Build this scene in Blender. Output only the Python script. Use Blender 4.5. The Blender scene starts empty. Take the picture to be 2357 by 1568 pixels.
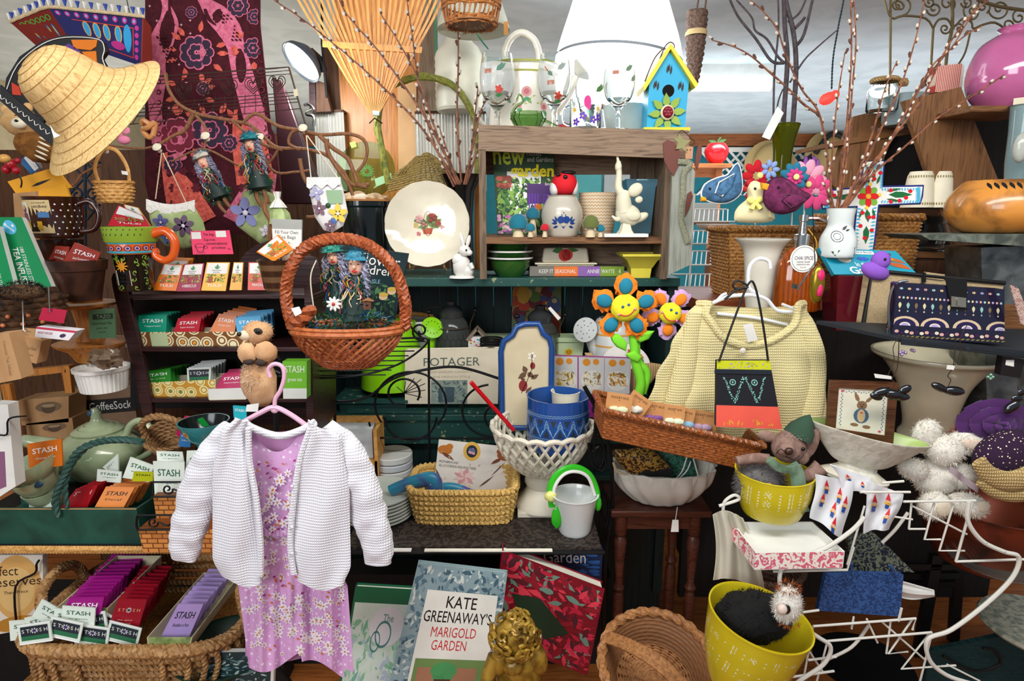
import bpy,random
from math import sin,cos,pi,radians,sqrt,atan2,tan,floor,hypot
from mathutils import Vector,Matrix,Euler,noise
R=random.Random(7)
sc=bpy.context.scene
COL=sc.collection
FPX,TH,CZ=1400.0,radians(11.5),1.5

# ---------------- camera, world, lights, exposure ----------------
cam=bpy.data.cameras.new('camera');cam.sensor_width=36;cam.lens=36*FPX/2357
cam.clip_start=.02
co=bpy.data.objects.new('camera',cam);COL.objects.link(co)
co.location=(0,0,CZ);co.rotation_euler=(pi/2-TH,0,0)
sc.camera=co
sc.view_settings.view_transform='Standard';sc.view_settings.look='None'
sc.view_settings.gamma=1;sc.view_settings.use_curve_mapping=False
sc.view_settings.exposure=0.27
w=bpy.data.worlds.new('world');sc.world=w;w.use_nodes=True
w.node_tree.nodes['Background'].inputs[0].default_value=(.80,.90,1,1)
w.node_tree.nodes['Background'].inputs[1].default_value=.24
def area(name,loc,target,sx,sy,power,col):
    l=bpy.data.lights.new(name,'AREA');l.shape='RECTANGLE';l.size=sx;l.size_y=sy
    l.energy=power;l.color=col
    o=bpy.data.objects.new(name,l);COL.objects.link(o);o.location=loc
    o.rotation_euler=(Vector(target)-Vector(loc)).to_track_quat('-Z','Y').to_euler()
area('front_fill',(-1.5,-1.6,2.2),(0,2,1.0),1.8,1.3,50,(.95,.97,1))  # added soft fill from behind the camera, not an actual window
area('ceiling_tubes_front',(.4,.55,2.36),(.5,1.9,.7),2.4,.3,32,(1,.97,.92))
area('ceiling_tubes_right',(2.2,4.2,2.36),(2.2,4.2,0),2.2,.3,50,(.9,.96,1))
area('ceiling_tubes_left',(-1.8,3.6,2.36),(-1.8,3.6,0),1.6,.3,16,(1,.9,.74))

area('ceiling_wash_right',(1.8,5.0,1.1),(2.0,5.6,2.6),4,3,62,(.86,.95,1))  # added uplight that brightens the right ceiling; no fixture stands here
area('ceiling_wash_left',(-1.8,4.2,1.3),(-1.6,4.4,2.6),3,2.6,30,(1,.93,.78))  # added warm uplight for the left ceiling, with no lamp behind it

# ---------------- pixel <-> place ----------------
def ray(px,py):
    a=(px-1178.5)/FPX;b=-(py-784)/FPX
    return Vector((a,cos(TH)+b*sin(TH),-sin(TH)+b*cos(TH)))
def P(px,py,Y):
    d=ray(px,py);return Vector((0,0,CZ))+d*(Y/d.y)
def U(px,py,Y):
    return Y/ray(px,py).y/FPX
def YZ(px,py,z):
    d=ray(px,py);return d.y*(z-CZ)/d.z
def zat(py,Y):return P(1178,py,Y).z

# ---------------- materials ----------------
def lin(h):
    h=h.lstrip('#')
    if len(h)==3:h=''.join(c*2 for c in h)
    c=[int(h[i:i+2],16)/255 for i in(0,2,4)]
    return tuple(x/12.92 if x<=.04045 else((x+.055)/1.055)**2.4 for x in c)+(1,)
MT={}
def mt(name,c1,c2=None,kind='plain',s=1.,rough=.55,metal=0,bump=0,trans=0,emit=0,c3=None,coat=0,alpha=1,sss=0,sheen=0,thr=.5,ior=1.45):
    m=bpy.data.materials.new(name);m.use_nodes=True
    nt=m.node_tree;N=nt.nodes;L=nt.links
    b=N['Principled BSDF']
    def I(k,v):
        if k in b.inputs:b.inputs[k].default_value=v
    c1=lin(c1);c2l=lin(c2)if c2 else tuple(x*.72 for x in c1[:3])+(1,)
    I('Base Color',c1);I('Roughness',rough);I('Metallic',metal);I('Transmission Weight',trans);I('IOR',ior)
    I('Coat Weight',coat);I('Coat Roughness',.08);I('Alpha',alpha);I('Sheen Weight',sheen);I('Sheen Roughness',.4)
    if sss:I('Subsurface Weight',sss);I('Subsurface Scale',.01)
    if emit:I('Emission Color',c1);I('Emission Strength',emit)
    MT[name]=m
    if emit and kind=='plain':return name
    tc=N.new('ShaderNodeTexCoord');src=tc.outputs['Object']
    def mapping(sx,sy,sz,rot=(0,0,0)):
        mp=N.new('ShaderNodeMapping');mp.inputs['Scale'].default_value=(sx,sy,sz);mp.inputs['Rotation'].default_value=rot
        L.new(src,mp.inputs[0]);return mp.outputs[0]
    def ramp(fac,stops,interp='LINEAR'):
        r=N.new('ShaderNodeValToRGB');r.color_ramp.interpolation=interp
        e=r.color_ramp.elements
        while len(e)<len(stops):e.new(.5)
        for k,(p,c)in enumerate(stops):e[k].position=p;e[k].color=c
        L.new(fac,r.inputs[0]);return r.outputs[0]
    def noi(v,sc_,det=4,dist=0):
        n=N.new('ShaderNodeTexNoise');n.inputs['Scale'].default_value=sc_;n.inputs['Detail'].default_value=det
        n.inputs['Distortion'].default_value=dist;L.new(v,n.inputs['Vector']);return n.outputs['Fac']
    h=None
    if kind=='plain':
        f=noi(mapping(1,1,1),14*s);c=ramp(f,[(.3,tuple(x*.86 for x in c1[:3])+(1,)),(.7,c1)])
        if bump:h=noi(mapping(1,1,1),160*s)
    elif kind in('wood','woodz','woody'):
        sx={'wood':(.6,6,9),'woodz':(9,6,.6),'woody':(9,.6,6)}[kind]
        f=noi(mapping(*[q*s for q in sx]),9,6,1.2)
        c=ramp(f,[(.3,c2l),(.52,c1),(.75,tuple(min(1,x*1.12)for x in c1[:3])+(1,))]);h=f;bump=bump or .25
    elif kind=='mottle':
        f=noi(mapping(1,1,1),18*s,8,.6);c=ramp(f,[(thr-.1,c1),(thr+.12,c2l)]);h=f
    elif kind=='spots':      # voronoi blobs of c2 (and c3) over c1
        v=N.new('ShaderNodeTexVoronoi');v.inputs['Scale'].default_value=30*s;L.new(mapping(1,1,1),v.inputs['Vector'])
        a=ramp(v.outputs['Distance'],[(0,(1,1,1,1)),(thr,(0,0,0,1))],'CONSTANT')
        sp=N.new('ShaderNodeSeparateColor');L.new(v.outputs['Color'],sp.inputs[0])
        cc=ramp(sp.outputs[0],[(0,c2l),(.6,lin(c3)if c3 else c2l)],'CONSTANT')
        mx=N.new('ShaderNodeMix');mx.data_type='RGBA';L.new(a,mx.inputs[0]);mx.inputs[6].default_value=c1;L.new(cc,mx.inputs[7]);c=mx.outputs[2]
    elif kind in('stripex','stripez','stripey'):
        wv=N.new('ShaderNodeTexWave');wv.bands_direction={'stripex':'X','stripez':'Z','stripey':'Y'}[kind];wv.inputs['Scale'].default_value=10*s
        wv.inputs['Distortion'].default_value=thr-.5 if thr>.5 else 0
        L.new(mapping(1,1,1),wv.inputs['Vector']);c=ramp(wv.outputs['Fac'],[(.35,c1),(.6,c2l)]);h=wv.outputs['Fac']
    elif kind=='knit':
        w1=N.new('ShaderNodeTexWave');w1.inputs['Scale'].default_value=34*s;w1.bands_direction='X';w1.inputs['Distortion'].default_value=1.0;w1.inputs['Detail Scale'].default_value=4
        w2=N.new('ShaderNodeTexWave');w2.inputs['Scale'].default_value=26*s;w2.bands_direction='Z';w2.inputs['Distortion'].default_value=1.4
        mp=mapping(1,1,1);L.new(mp,w1.inputs['Vector']);L.new(mp,w2.inputs['Vector'])
        mu=N.new('ShaderNodeMath');mu.operation='MULTIPLY';L.new(w1.outputs['Fac'],mu.inputs[0]);L.new(w2.outputs['Fac'],mu.inputs[1])
        c=ramp(mu.outputs[0],[(.02,c2l),(.35,c1)]);h=mu.outputs[0];bump=bump or .6
    elif kind=='weave':
        ck=N.new('ShaderNodeTexBrick');ck.inputs['Scale'].default_value=12*s;ck.inputs['Mortar Size'].default_value=.03
        ck.inputs['Color1'].default_value=c1;ck.inputs['Color2'].default_value=tuple((x+y)/2 for x,y in zip(c1,c2l));ck.inputs['Mortar'].default_value=c2l
        mp=mapping(1,1,1,(pi/2,0,0));L.new(mp,ck.inputs['Vector']);c=ck.outputs['Color'];h=ck.outputs['Fac'];bump=-(bump or .5)
    elif kind=='swirl':      # brocade / paisley: distorted rings
        v=N.new('ShaderNodeTexWave');v.wave_type='RINGS';v.inputs['Scale'].default_value=9*s;v.inputs['Distortion'].default_value=14;v.inputs['Detail'].default_value=3;v.inputs['Detail Scale'].default_value=2.5*s
        L.new(mapping(1,1,1),v.inputs['Vector']);c=ramp(v.outputs['Fac'],[(thr-.06,c1),(thr+.06,c2l)])
    elif kind=='rings':      # round medallions: voronoi distance banded
        v=N.new('ShaderNodeTexVoronoi');v.inputs['Scale'].default_value=22*s;v.inputs['Randomness'].default_value=.35;L.new(mapping(1,1,1),v.inputs['Vector'])
        c3l=lin(c3 or c2);c=ramp(v.outputs['Distance'],[(0,c3l),(.14,c2l),(.2,c1),(.33,c2l),(.4,c1),(.5,c2l)],'CONSTANT')
    elif kind=='worn':       # paint with scraped spots of c2
        f=noi(mapping(1,1,1),40*s,8,.5);c=ramp(f,[(thr+.08,c1),(thr+.13,c2l)],'LINEAR');h=f
    L.new(c,b.inputs['Base Color'])
    if emit:L.new(c,b.inputs['Emission Color'])
    if h is not None and bump:
        bp=N.new('ShaderNodeBump');bp.inputs['Strength'].default_value=abs(bump);bp.invert=bump<0;bp.inputs['Distance'].default_value=.004
        L.new(h,bp.inputs['Height']);L.new(bp.outputs[0],b.inputs['Normal'])
    return name
def C(h,rough=.55,**k):
    """a plain colour, made once"""
    n='c_'+h.strip('#')+('' if rough==.55 else '_%d'%int(rough*100))+''.join('_%s%s'%(a,str(v).replace('.',''))for a,v in sorted(k.items()))
    return n if n in MT else mt(n,h,rough=rough,**k)

# ---------------- 2-D shapes (lists of polygons) ----------------
def rect(x0,y0,x1,y1):return[[(x0,y0),(x1,y0),(x1,y1),(x0,y1)]]
def disc(x,y,rx,ry=None,n=14,a=0):
    ry=rx if ry is None else ry;ca,sa=cos(a),sin(a)
    return[[(x+rx*cos(t)*ca-ry*sin(t)*sa,y+rx*cos(t)*sa+ry*sin(t)*ca)for t in[2*pi*k/n for k in range(n)]]]
def flo(x,y,r,k=5,asp=1,a0=0,w=.34):
    s=[]
    for i in range(k):
        a=a0+2*pi*i/k
        pts=disc(0,0,r*.5,r*w,10,a)[0]
        s.append([(x+(px+cos(a)*r*.55)*asp,y+(py+sin(a)*r*.55))for px,py in pts])
    return s
def leaf(x0,y0,x1,y1,w):
    dx,dy=x1-x0,y1-y0;l=hypot(dx,dy)or 1;nx,ny=-dy/l*w,dx/l*w
    return[[(x0,y0),(x0+dx*.3+nx,y0+dy*.3+ny),(x0+dx*.6+nx*.9,y0+dy*.6+ny*.9),(x1,y1),(x0+dx*.6-nx*.9,y0+dy*.6-ny*.9),(x0+dx*.3-nx,y0+dy*.3-ny)]]
def ln(pts,w,ay=1):
    s=[]
    for(a,b),(c,d)in zip(pts,pts[1:]):
        l=hypot(c-a,d-b)or 1;nx,ny=-(d-b)/l*w/2,(c-a)/l*w/2*ay
        s.append([(a+nx,b+ny),(c+nx,d+ny),(c-nx,d-ny),(a-nx,b-ny)])
    return s
def ring(x,y,r,w,n=16,ry=None):
    ry=r if ry is None else ry
    return ln([(x+r*cos(2*pi*k/n),y+ry*sin(2*pi*k/n))for k in range(n+1)],w)
_tx={}
def txt(s,x0,y0,x1,y1,bold=0,res=2):
    """lettering fitted in a box, y downwards"""
    k=(s,bold,res)
    if k not in _tx:
        cu=bpy.data.curves.new('lettering','FONT');cu.body=s;cu.resolution_u=res;cu.offset=bold;cu.align_x='CENTER'
        ob=bpy.data.objects.new('lettering',cu);me=bpy.data.meshes.new_from_object(ob)
        vs=[v.co.copy()for v in me.vertices];fs=[tuple(p.vertices)for p in me.polygons]
        bpy.data.objects.remove(ob);bpy.data.curves.remove(cu);bpy.data.meshes.remove(me)
        ax=min(v.x for v in vs);bx=max(v.x for v in vs);ay=min(v.y for v in vs);by=max(v.y for v in vs)
        _tx[k]=([[((vs[i].x-ax)/(bx-ax),1-(vs[i].y-ay)/(by-ay))for i in f]for f in fs])
    return[[(x0+u*(x1-x0),y0+v*(y1-y0))for u,v in p]for p in _tx[k]]

def cr(p,n=6,closed=False):
    """Catmull-Rom through control points"""
    p=[Vector(q)for q in p];out=[]
    m=len(p);seg=m if closed else m-1
    for i in range(seg):
        if closed:a,b,c,d=p[i-1],p[i],p[(i+1)%m],p[(i+2)%m]
        else:a,b,c,d=p[max(i-1,0)],p[i],p[i+1],p[min(i+2,m-1)]
        for k in range(n):
            t=k/n
            out.append(.5*((2*b)+(c-a)*t+(2*a-5*b+4*c-d)*t*t+(3*b-a-3*c+d)*t*t*t))
    if not closed:out.append(p[-1])
    return out

# ---------------- geometry collector ----------------
class G:
    def __init__(s,m='grey'):s.v=[];s.f=[];s.k=[];s.m=m
    def add(s,vs,fs,m=None):
        o=len(s.v);s.v+=[tuple(v)for v in vs];s.f+=[tuple(i+o for i in f)for f in fs];s.k+=[m or s.m]*len(fs);return s
    def __add__(s,g):return s.join(g)
    def join(s,g):
        o=len(s.v);s.v+=g.v;s.f+=[tuple(i+o for i in f)for f in g.f];s.k+=g.k;return s
    def tr(s,rx=0,ry=0,rz=0,x=0,y=0,z=0,sc_=1):
        M=Matrix.Translation((x,y,z))@Euler((radians(rx),radians(ry),radians(rz))).to_matrix().to_4x4()@Matrix.Scale(sc_,4)
        s.v=[tuple(M@Vector(v))for v in s.v];return s
    def box(s,x0,x1,y0,y1,z0,z1,m=None):
        return s.add([(x0,y0,z0),(x1,y0,z0),(x1,y1,z0),(x0,y1,z0),(x0,y0,z1),(x1,y0,z1),(x1,y1,z1),(x0,y1,z1)],
                     [(0,3,2,1),(4,5,6,7),(0,1,5,4),(1,2,6,5),(2,3,7,6),(3,0,4,7)],m)
    def lathe(s,prof,n=32,c=(0,0,0),m=None,wf=None,sx=1,sy=1,cap=True):
        vs=[];fs=[];k=len(prof)
        for i in range(n):
            t=2*pi*i/n
            for j,(r,z)in enumerate(prof):
                q=r*(wf(t,j/(k-1))if wf else 1);vs.append((c[0]+q*cos(t)*sx,c[1]+q*sin(t)*sy,c[2]+z))
        for i in range(n):
            a=i*k;b=((i+1)%n)*k
            for j in range(k-1):fs.append((a+j,b+j,b+j+1,a+j+1))
        if cap:
            if prof[0][0]>1e-6:fs.append(tuple(i*k for i in range(n))[::-1])
            if prof[-1][0]>1e-6:fs.append(tuple(i*k+k-1 for i in range(n)))
        return s.add(vs,fs,m)
    def pot(s,prof,th,n=32,c=(0,0,0),m=None,wf=None,mi=None,sx=1,sy=1):
        """open vessel: outer profile bottom to rim, walls th thick"""
        inner=[(max(r-th,.01),z+(th if j==0 else 0))for j,(r,z)in enumerate(prof)]
        mi=mi or m
        s.lathe([(0,prof[0][1])]+list(prof)+[inner[-1]],n,c,m,wf,sx,sy,cap=False)
        return s.lathe(inner[::-1]+[(0,inner[0][1])],n,c,mi,wf,sx,sy,cap=False)
    def tube(s,pts,r,n=8,m=None,closed=False,flat=1):
        pts=[Vector(p)for p in pts];L_=len(pts);rr=r if isinstance(r,(list,tuple))else[r]*L_
        if len(rr)!=L_:rr=[rr[0]+(rr[-1]-rr[0])*i/(L_-1)for i in range(L_)]
        vs=[];fs=[];nrm=None
        for i,p in enumerate(pts):
            a=pts[i-1]if(i or closed)else p;b=pts[(i+1)%L_]if(i<L_-1 or closed)else p
            t=(b-a);t=t.normalized()if t.length>1e-9 else Vector((0,0,1))
            if nrm is None:nrm=t.cross(Vector((0,1,0)));nrm=nrm if nrm.length>.1 else t.cross(Vector((1,0,0)))
            nrm=(nrm-t*nrm.dot(t));nrm=nrm.normalized()if nrm.length>1e-6 else t.orthogonal().normalized()
            bn=t.cross(nrm)
            for k in range(n):
                q=2*pi*k/n;vs.append(p+(nrm*cos(q)+bn*sin(q)*flat)*rr[i])
        for i in range(L_ if closed else L_-1):
            a=i*n;b=((i+1)%L_)*n
            for k in range(n):fs.append((a+k,a+(k+1)%n,b+(k+1)%n,b+k))
        if not closed:fs.append(tuple(range(n))[::-1]);fs.append(tuple((L_-1)*n+k for k in range(n)))
        return s.add(vs,fs,m)
    def ball(s,c,rx,ry=None,rz=None,n=16,m=None,nz=0,ns=.1,rot=None):
        ry=rx if ry is None else ry;rz=rx if rz is None else rz
        vs=[];fs=[];h=max(6,n//2+1)
        for j in range(h+1):
            f=pi*j/h
            for i in range(n):
                t=2*pi*i/n;v=Vector((sin(f)*cos(t),sin(f)*sin(t),-cos(f)))
                q=1+nz*noise.noise(v*3+Vector(c)*ns)if nz else 1
                w_=Vector((v.x*rx*q,v.y*ry*q,v.z*rz*q))
                if rot:w_.rotate(Euler([radians(a)for a in rot]))
                vs.append(w_+Vector(c))
        for j in range(h):
            for i in range(n):a=j*n;b=a+n;fs.append((a+i,a+(i+1)%n,b+(i+1)%n,b+i))
        return s.add(vs,fs,m)
    def ext(s,poly,y0,y1,m=None):
        n=len(poly);ar=sum(poly[i-1][0]*poly[i][1]-poly[i][0]*poly[i-1][1]for i in range(n))
        if ar<0:poly=poly[::-1]
        return s.add([(x,y0,z)for x,z in poly]+[(x,y1,z)for x,z in poly],
                     [tuple(range(n)),tuple(range(n,2*n))[::-1]]+[(i,i+n,(i+1)%n+n,(i+1)%n)for i in range(n)],m)
    def slab(s,c,d,m=None,ms=None):
        """thick quad: corners tl,tr,br,bl; d back along its normal (away from the viewer)"""
        c=[Vector(p)for p in c];nn=qn(c)*-d
        s.add(c,[(3,2,1,0)],m)
        b=[p+nn for p in c]
        return s.add(c+b,[(4,5,6,7),(0,1,5,4),(1,2,6,5),(2,3,7,6),(3,0,4,7)],ms or m)
    def dec(s,c,shapes,m=None,e=.35):
        """2-D shapes (u right, v down, 0..1) laid on the quad tl,tr,br,bl"""
        c=[Vector(p)for p in c];nn=qn(c)*e
        f=lambda u,v:(c[0]*(1-u)+c[1]*u)*(1-v)+(c[3]*(1-u)+c[2]*u)*v+nn
        return s.map(shapes,f,m)
    def map(s,shapes,f,m=None):
        for p in shapes:s.add([f(*q)for q in p],[tuple(range(len(p)))],m)
        return s
    def pic(s,c,pal,n,size,rc=(0,0,1,1),e=.4,asp=1,kind=0,seed=1):
        """an image printed on a quad: many small blobs or leaves of the palette"""
        r=random.Random(seed)
        for k in range(n):
            x=rc[0]+(rc[2]-rc[0])*r.random();y=rc[1]+(rc[3]-rc[1])*r.random();q=size*(.4+r.random())
            a=r.random()*6.28
            x=min(max(x,rc[0]+q),rc[2]-q);y=min(max(y,rc[1]+q*asp),rc[3]-q*asp)
            if kind==0:sh=disc(x,y,q,q*asp*(.5+.5*r.random()),8)
            elif kind==1:sh=leaf(x-cos(a)*q,y-sin(a)*q*asp,x+cos(a)*q,y+sin(a)*q*asp,q*.35)
            else:sh=flo(x,y,q,5,1,a)
            s.dec(c,sh,r.choice(pal),e+k*.6/n)
        return s
    def grid(s,f,nu,nv,m=None,th=0,cu=False):
        """surface f(u,v); th = thickness along normal (closed sheet)"""
        pt=[[Vector(f(i/(nu if cu else nu-1),j/(nv-1)))for j in range(nv)]for i in range(nu)]
        vs=[p for row in pt for p in row];fs=[]
        for i in range(nu if cu else nu-1):
            for j in range(nv-1):a=i*nv+j;b=((i+1)%nu)*nv+j;fs.append((a,b,b+1,a+1))
        if th:
            nr=[]
            for i in range(nu):
                for j in range(nv):
                    if cu:a=pt[(i+1)%nu][j]-pt[i-1][j]
                    else:a=pt[min(i+1,nu-1)][j]-pt[max(i-1,0)][j]
                    b=pt[i][min(j+1,nv-1)]-pt[i][max(j-1,0)]
                    n_=a.cross(b);nr.append(n_.normalized()*th if n_.length>1e-9 else Vector((0,th,0)))
            o=len(vs);vs=vs+[v-n_ for v,n_ in zip(vs,nr)];fs+=[tuple(i+o for i in q)[::-1]for q in fs]
            def edge(a,b):fs.append((a,b,b+o,a+o))
            for i in range(nu if cu else nu-1):
                k=((i+1)%nu)*nv;edge(k,i*nv);edge(i*nv+nv-1,k+nv-1)
            if not cu:
                for j in range(nv-1):edge(j,j+1);edge((nu-1)*nv+j+1,(nu-1)*nv+j)
        return s.add(vs,fs,m)
    def weave(s,prof,cols,rows,amp,m=None,c=(0,0,0),shape=None,th=1.2,sub=4):
        """woven basket wall. prof(v)->(r,z); shape(t)->(x,y) outline for r=1"""
        shape=shape or(lambda t:(cos(t),sin(t)));n=cols*sub;k=rows*3+1
        vs=[];fs=[]
        for side in(0,1):
            for i in range(n):
                t=2*pi*i/n;ox,oy=shape(t)
                for j in range(k):
                    r,z=prof(j/(k-1));row=j//3 if j<k-1 else rows-1;ph=(j%3)/3
                    wv=sin(cols*t+pi*(row%2))*amp*(1 if j%3 else .25)-(0 if j%3 else amp*1.1)
                    q=r+(wv if side==0 else wv*.5-th);vs.append((c[0]+q*ox,c[1]+q*oy,c[2]+z))
        for side in(0,1):
            o=side*n*k
            for i in range(n):
                a=o+i*k;b=o+((i+1)%n)*k
                for j in range(k-1):fs.append((a+j,b+j,b+j+1,a+j+1)if side==0 else(a+j,a+j+1,b+j+1,b+j))
        for i in range(n):
            a=i*k;b=((i+1)%n)*k;fs.append((a+k-1,b+k-1,b+k-1+n*k,a+k-1+n*k))
        return s.add(vs,fs,m)
    def rope(s,pts,r,pitch,m=None,n=2,closed=False,res=6):
        """twisted or wrapped strands along a path"""
        pts=[Vector(p)for p in pts]
        if closed:pts=pts+[pts[0]]
        ds=[0]
        for a,b in zip(pts,pts[1:]):ds.append(ds[-1]+(b-a).length)
        tot=ds[-1];k=max(8,int(tot/pitch*res));P_=[];j=0
        for i in range(k+1):
            d=tot*i/k
            while j<len(ds)-2 and ds[j+1]<d:j+=1
            f=(d-ds[j])/((ds[j+1]-ds[j])or 1);P_.append(pts[j].lerp(pts[j+1],min(f,1)))
        for q in range(n):
            out=[];nrm=Vector((.1,.3,1))
            for i,p in enumerate(P_):
                t=(P_[min(i+1,k)]-P_[max(i-1,0)]).normalized();nrm=(nrm-t*nrm.dot(t)).normalized();b=t.cross(nrm)
                a=2*pi*(tot*i/k/pitch+q/n);out.append(p+(nrm*cos(a)+b*sin(a))*r*.5)
            s.tube(out,r*.62,5,m)
        return s
    def fur(s,c,rx,ry,rz,n,l,m=None,w=.8,seed=3,rot=None,ms=None):
        r=random.Random(seed);c=Vector(c)
        for k in range(n):
            v=Vector((r.gauss(0,1),r.gauss(0,1),r.gauss(0,1))).normalized()
            p=Vector((v.x*rx,v.y*ry,v.z*rz))
            if rot:p.rotate(Euler([radians(a)for a in rot]))
            p+=c;o=v+Vector((r.uniform(-.6,.6),r.uniform(-.6,.6),r.uniform(-.8,.3)));o=o.normalized()*l*r.uniform(.6,1.2)
            sd=o.cross(Vector((r.random(),r.random(),r.random()))).normalized()*w
            s.add([p-sd-o*.2,p+sd-o*.2,p+o],[(0,1,2)],r.choice(ms)if ms else m)
        return s
def qn(c):
    n=(Vector(c[1])-Vector(c[0])).cross(Vector(c[3])-Vector(c[0])).normalized()
    return n if n.y<0 else-n

# ---------------- things ----------------
SUBP=dict(nose='head',eye='head',eye_patch='head',whisker='head',knob='lid',clasp='strap',rosette='metal_petal',zip_pull='zipper',smile='face',ear_lining='ear',body_fur='body',belly_fur='body',handle_trim='handle',vine_wrap='handle',rose='spout',fur='body',felt_heart='card',lace_trim='body',applique_flower='body',green_patch='body',crochet_hole='front_panel',painted_design='body',painted_leaves='body',painted_flowers='body',painted_apple='lid',painted_strawberry='body',paint_wear='body',rose_picture='body',woven_pattern='cloth',flower_print='skirt',stitching='crown',braid='blue_panel',star_pattern='body',orange_fur='head',sticker='body',cross_stitch='frame_rail',sun_motif='body',price_label='body',blue_dot='body',twine='lid',heart='body',trim_tape='shade',binding='body')
THINGS=[]
class T:
    def __init__(s,name,label,cat,px,py,Y,z=None,group=None,rot=(0,0,0),kind=None):
        o=bpy.data.objects.new(name,None);COL.objects.link(o);s.o=o;s.Y=Y;s.kids=[]
        p=P(px,py,Y);s.u=U(px,py,Y)
        if z is not None:p.x*=1;p.z=z
        s.p0=p;o.location=p;o.rotation_euler=[radians(a)for a in rot]
        if label:o['label']=label;o['category']=cat
        if group:o['group']=group
        if kind:o['kind']=kind
        THINGS.append(o);s.px,s.py=px,py
    def q(s,px,py,dy=0):
        """pixel -> local px-unit point, dy px-units deeper than the thing's own depth"""
        v=(P(px,py,s.Y+dy*s.u)-s.p0)/s.u;return(v.x,v.y,v.z)
    def qs(s,pts,dy=0):return[s.q(p[0],p[1],p[2]if len(p)>2 else dy)for p in pts]
    def xz(s,pts):return[(a[0],a[2])for a in s.qs(pts)]
    def p(s,name,g,parent=None,label=None,bev=0,sub=0,ang=38,kind=None,rm=None):
        me=bpy.data.meshes.new(name);u=s.u
        me.from_pydata([(x*u,y*u,z*u)for x,y,z in g.v],[],g.f)
        ms=[]
        for k in g.k:
            if k not in ms:ms.append(k)
        for k in ms:me.materials.append(MT[k])
        if len(ms)>1:me.polygons.foreach_set('material_index',[ms.index(k)for k in g.k])
        me.validate();me.update()
        me.shade_smooth();me.set_sharp_from_angle(angle=radians(ang))
        pn=SUBP.get(name);pr_=[k for k in s.kids if k.name.split('.')[0]==pn and k.parent==s.o]if pn else 0
        o=bpy.data.objects.new(name,me);COL.objects.link(o);o.parent=parent or(pr_[-1]if pr_ else s.o)
        if bev:
            b=o.modifiers.new('bevel','BEVEL');b.width=bev*u;b.segments=2;b.limit_method='ANGLE';b.angle_limit=radians(40)
        if sub:
            b=o.modifiers.new('subdivision','SUBSURF');b.levels=b.render_levels=sub
        if label:o['label']=label
        if kind:o['kind']=kind
        s.kids.append(o);return o
    def dup(s,px,py,Y,label=None,rot=None,z=None,scale=1,group=None):
        def cp(o,par):
            c=o.copy();COL.objects.link(c);c.parent=par
            for ch in[k for k in o.children]:cp(ch,c)
            return c
        c=cp(s.o,None);p=P(px,py,Y)
        if z is not None:p.z=z
        c.location=p
        if rot is not None:c.rotation_euler=[radians(a)for a in rot]
        c.scale=(scale,)*3
        if label:c['label']=label
        if group:c['group']=group
        THINGS.append(c);return c
def finish():
    for r in THINGS:
        ch=list(r.children)
        if len(ch)==1:
            c=ch[0];c.parent=None
            c.location=r.location;c.rotation_euler=r.rotation_euler;c.scale=r.scale
            for k in list(r.keys()):c[k]=r[k]
            nm=r.name.split('.')[0]
            bpy.data.objects.remove(r);c.name=nm
def struct(name,g,u=1):
    me=bpy.data.meshes.new(name);me.from_pydata(g.v,[],g.f)
    ms=[]
    for k in g.k:
        if k not in ms:ms.append(k)
    for k in ms:me.materials.append(MT[k])
    me.polygons.foreach_set('material_index',[ms.index(k)for k in g.k]);me.validate()
    o=bpy.data.objects.new(name,me);COL.objects.link(o);o['kind']='structure';return o
# ---------------- materials of the place ----------------
mt('ceil','#bcc6cb','#aeb9be','mottle',.3,.9,bump=.1);mt('ceilwarm','#b9ad90',rough=.9)
mt('teal_wall','#0c6f7c',rough=.7);mt('trimwood','#9a5a30','#6b3a1c','wood',1,.4)
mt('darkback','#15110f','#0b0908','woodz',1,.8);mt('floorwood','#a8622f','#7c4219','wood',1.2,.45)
mt('plankbrown','#5a3a24','#38210f','woodz',1.2,.7);mt('greenwood','#123a36','#0b2220','wood',1,.45)
mt('greenworn','#1f4a44','#8f9a72','worn',1.4,.45,thr=.55);mt('greenplank','#0f2b2b','#081617','woodz',1,.5)
mt('honeywood','#c67f38','#93531e','woodz',1,.4);mt('rakewood','#e2a052','#c37d33','woodz',1.6,.38)
mt('greywood','#8b745f','#55453a','wood',1.6,.75,bump=.5);mt('greywoodz','#77634f','#4a3c30','woodz',1.4,.75)
mt('bluegreywood','#6d6a66','#46423f','woodz',1.3,.8);mt('corr','#c9c7bd','#8f8d84','stripex',6.2,.45,metal=.35,bump=.9)
mt('darkred','#35191a','#20100f','wood',1,.38);mt('redwoodtop','#7c3d20','#4b200f','wood',1.2,.4)
mt('shelfbrown','#7d5532','#4c2f1a','wood',1.4,.5);mt('shelfbrownz','#7d5532','#4c2f1a','woodz',1.4,.5)
mt('tube','#e8f6ff',emit=6);mt('lampglow','#fff6e8',emit=5);mt('lampglow2','#fbfdff',emit=2.4)
mt('iron','#17171a',rough=.42,metal=.5);mt('ironb','#4c3a30',rough=.5,metal=.6);mt('ironblue','#2b3440',rough=.5,metal=.5)
mt('whitemetal','#d6d4cb','#5d4c3f','worn',2.2,.4,thr=.62);mt('chrome','#d5d9dc',rough=.16,metal=1);mt('steel','#8d9292','#5c6262','mottle',1,.4,metal=.8)
mt('glass','#f6fbfa',rough=.02,trans=1,ior=1.3);mt('glassgreen','#a5c992',rough=.03,trans=1,ior=1.3);mt('glassolive','#8e9416',rough=.06,trans=.85,ior=1.3)
mt('glassdark','#b9c2bd',rough=.05,trans=.92,ior=1.3);mt('glassamber','#bd5c16','#a04a10','stripex',3,.08,trans=.45,coat=.6)
mt('paper','#ece6d6',rough=.8);mt('white','#eceae4',rough=.4);mt('black','#101012',rough=.5);mt('grey','#808080')

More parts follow.
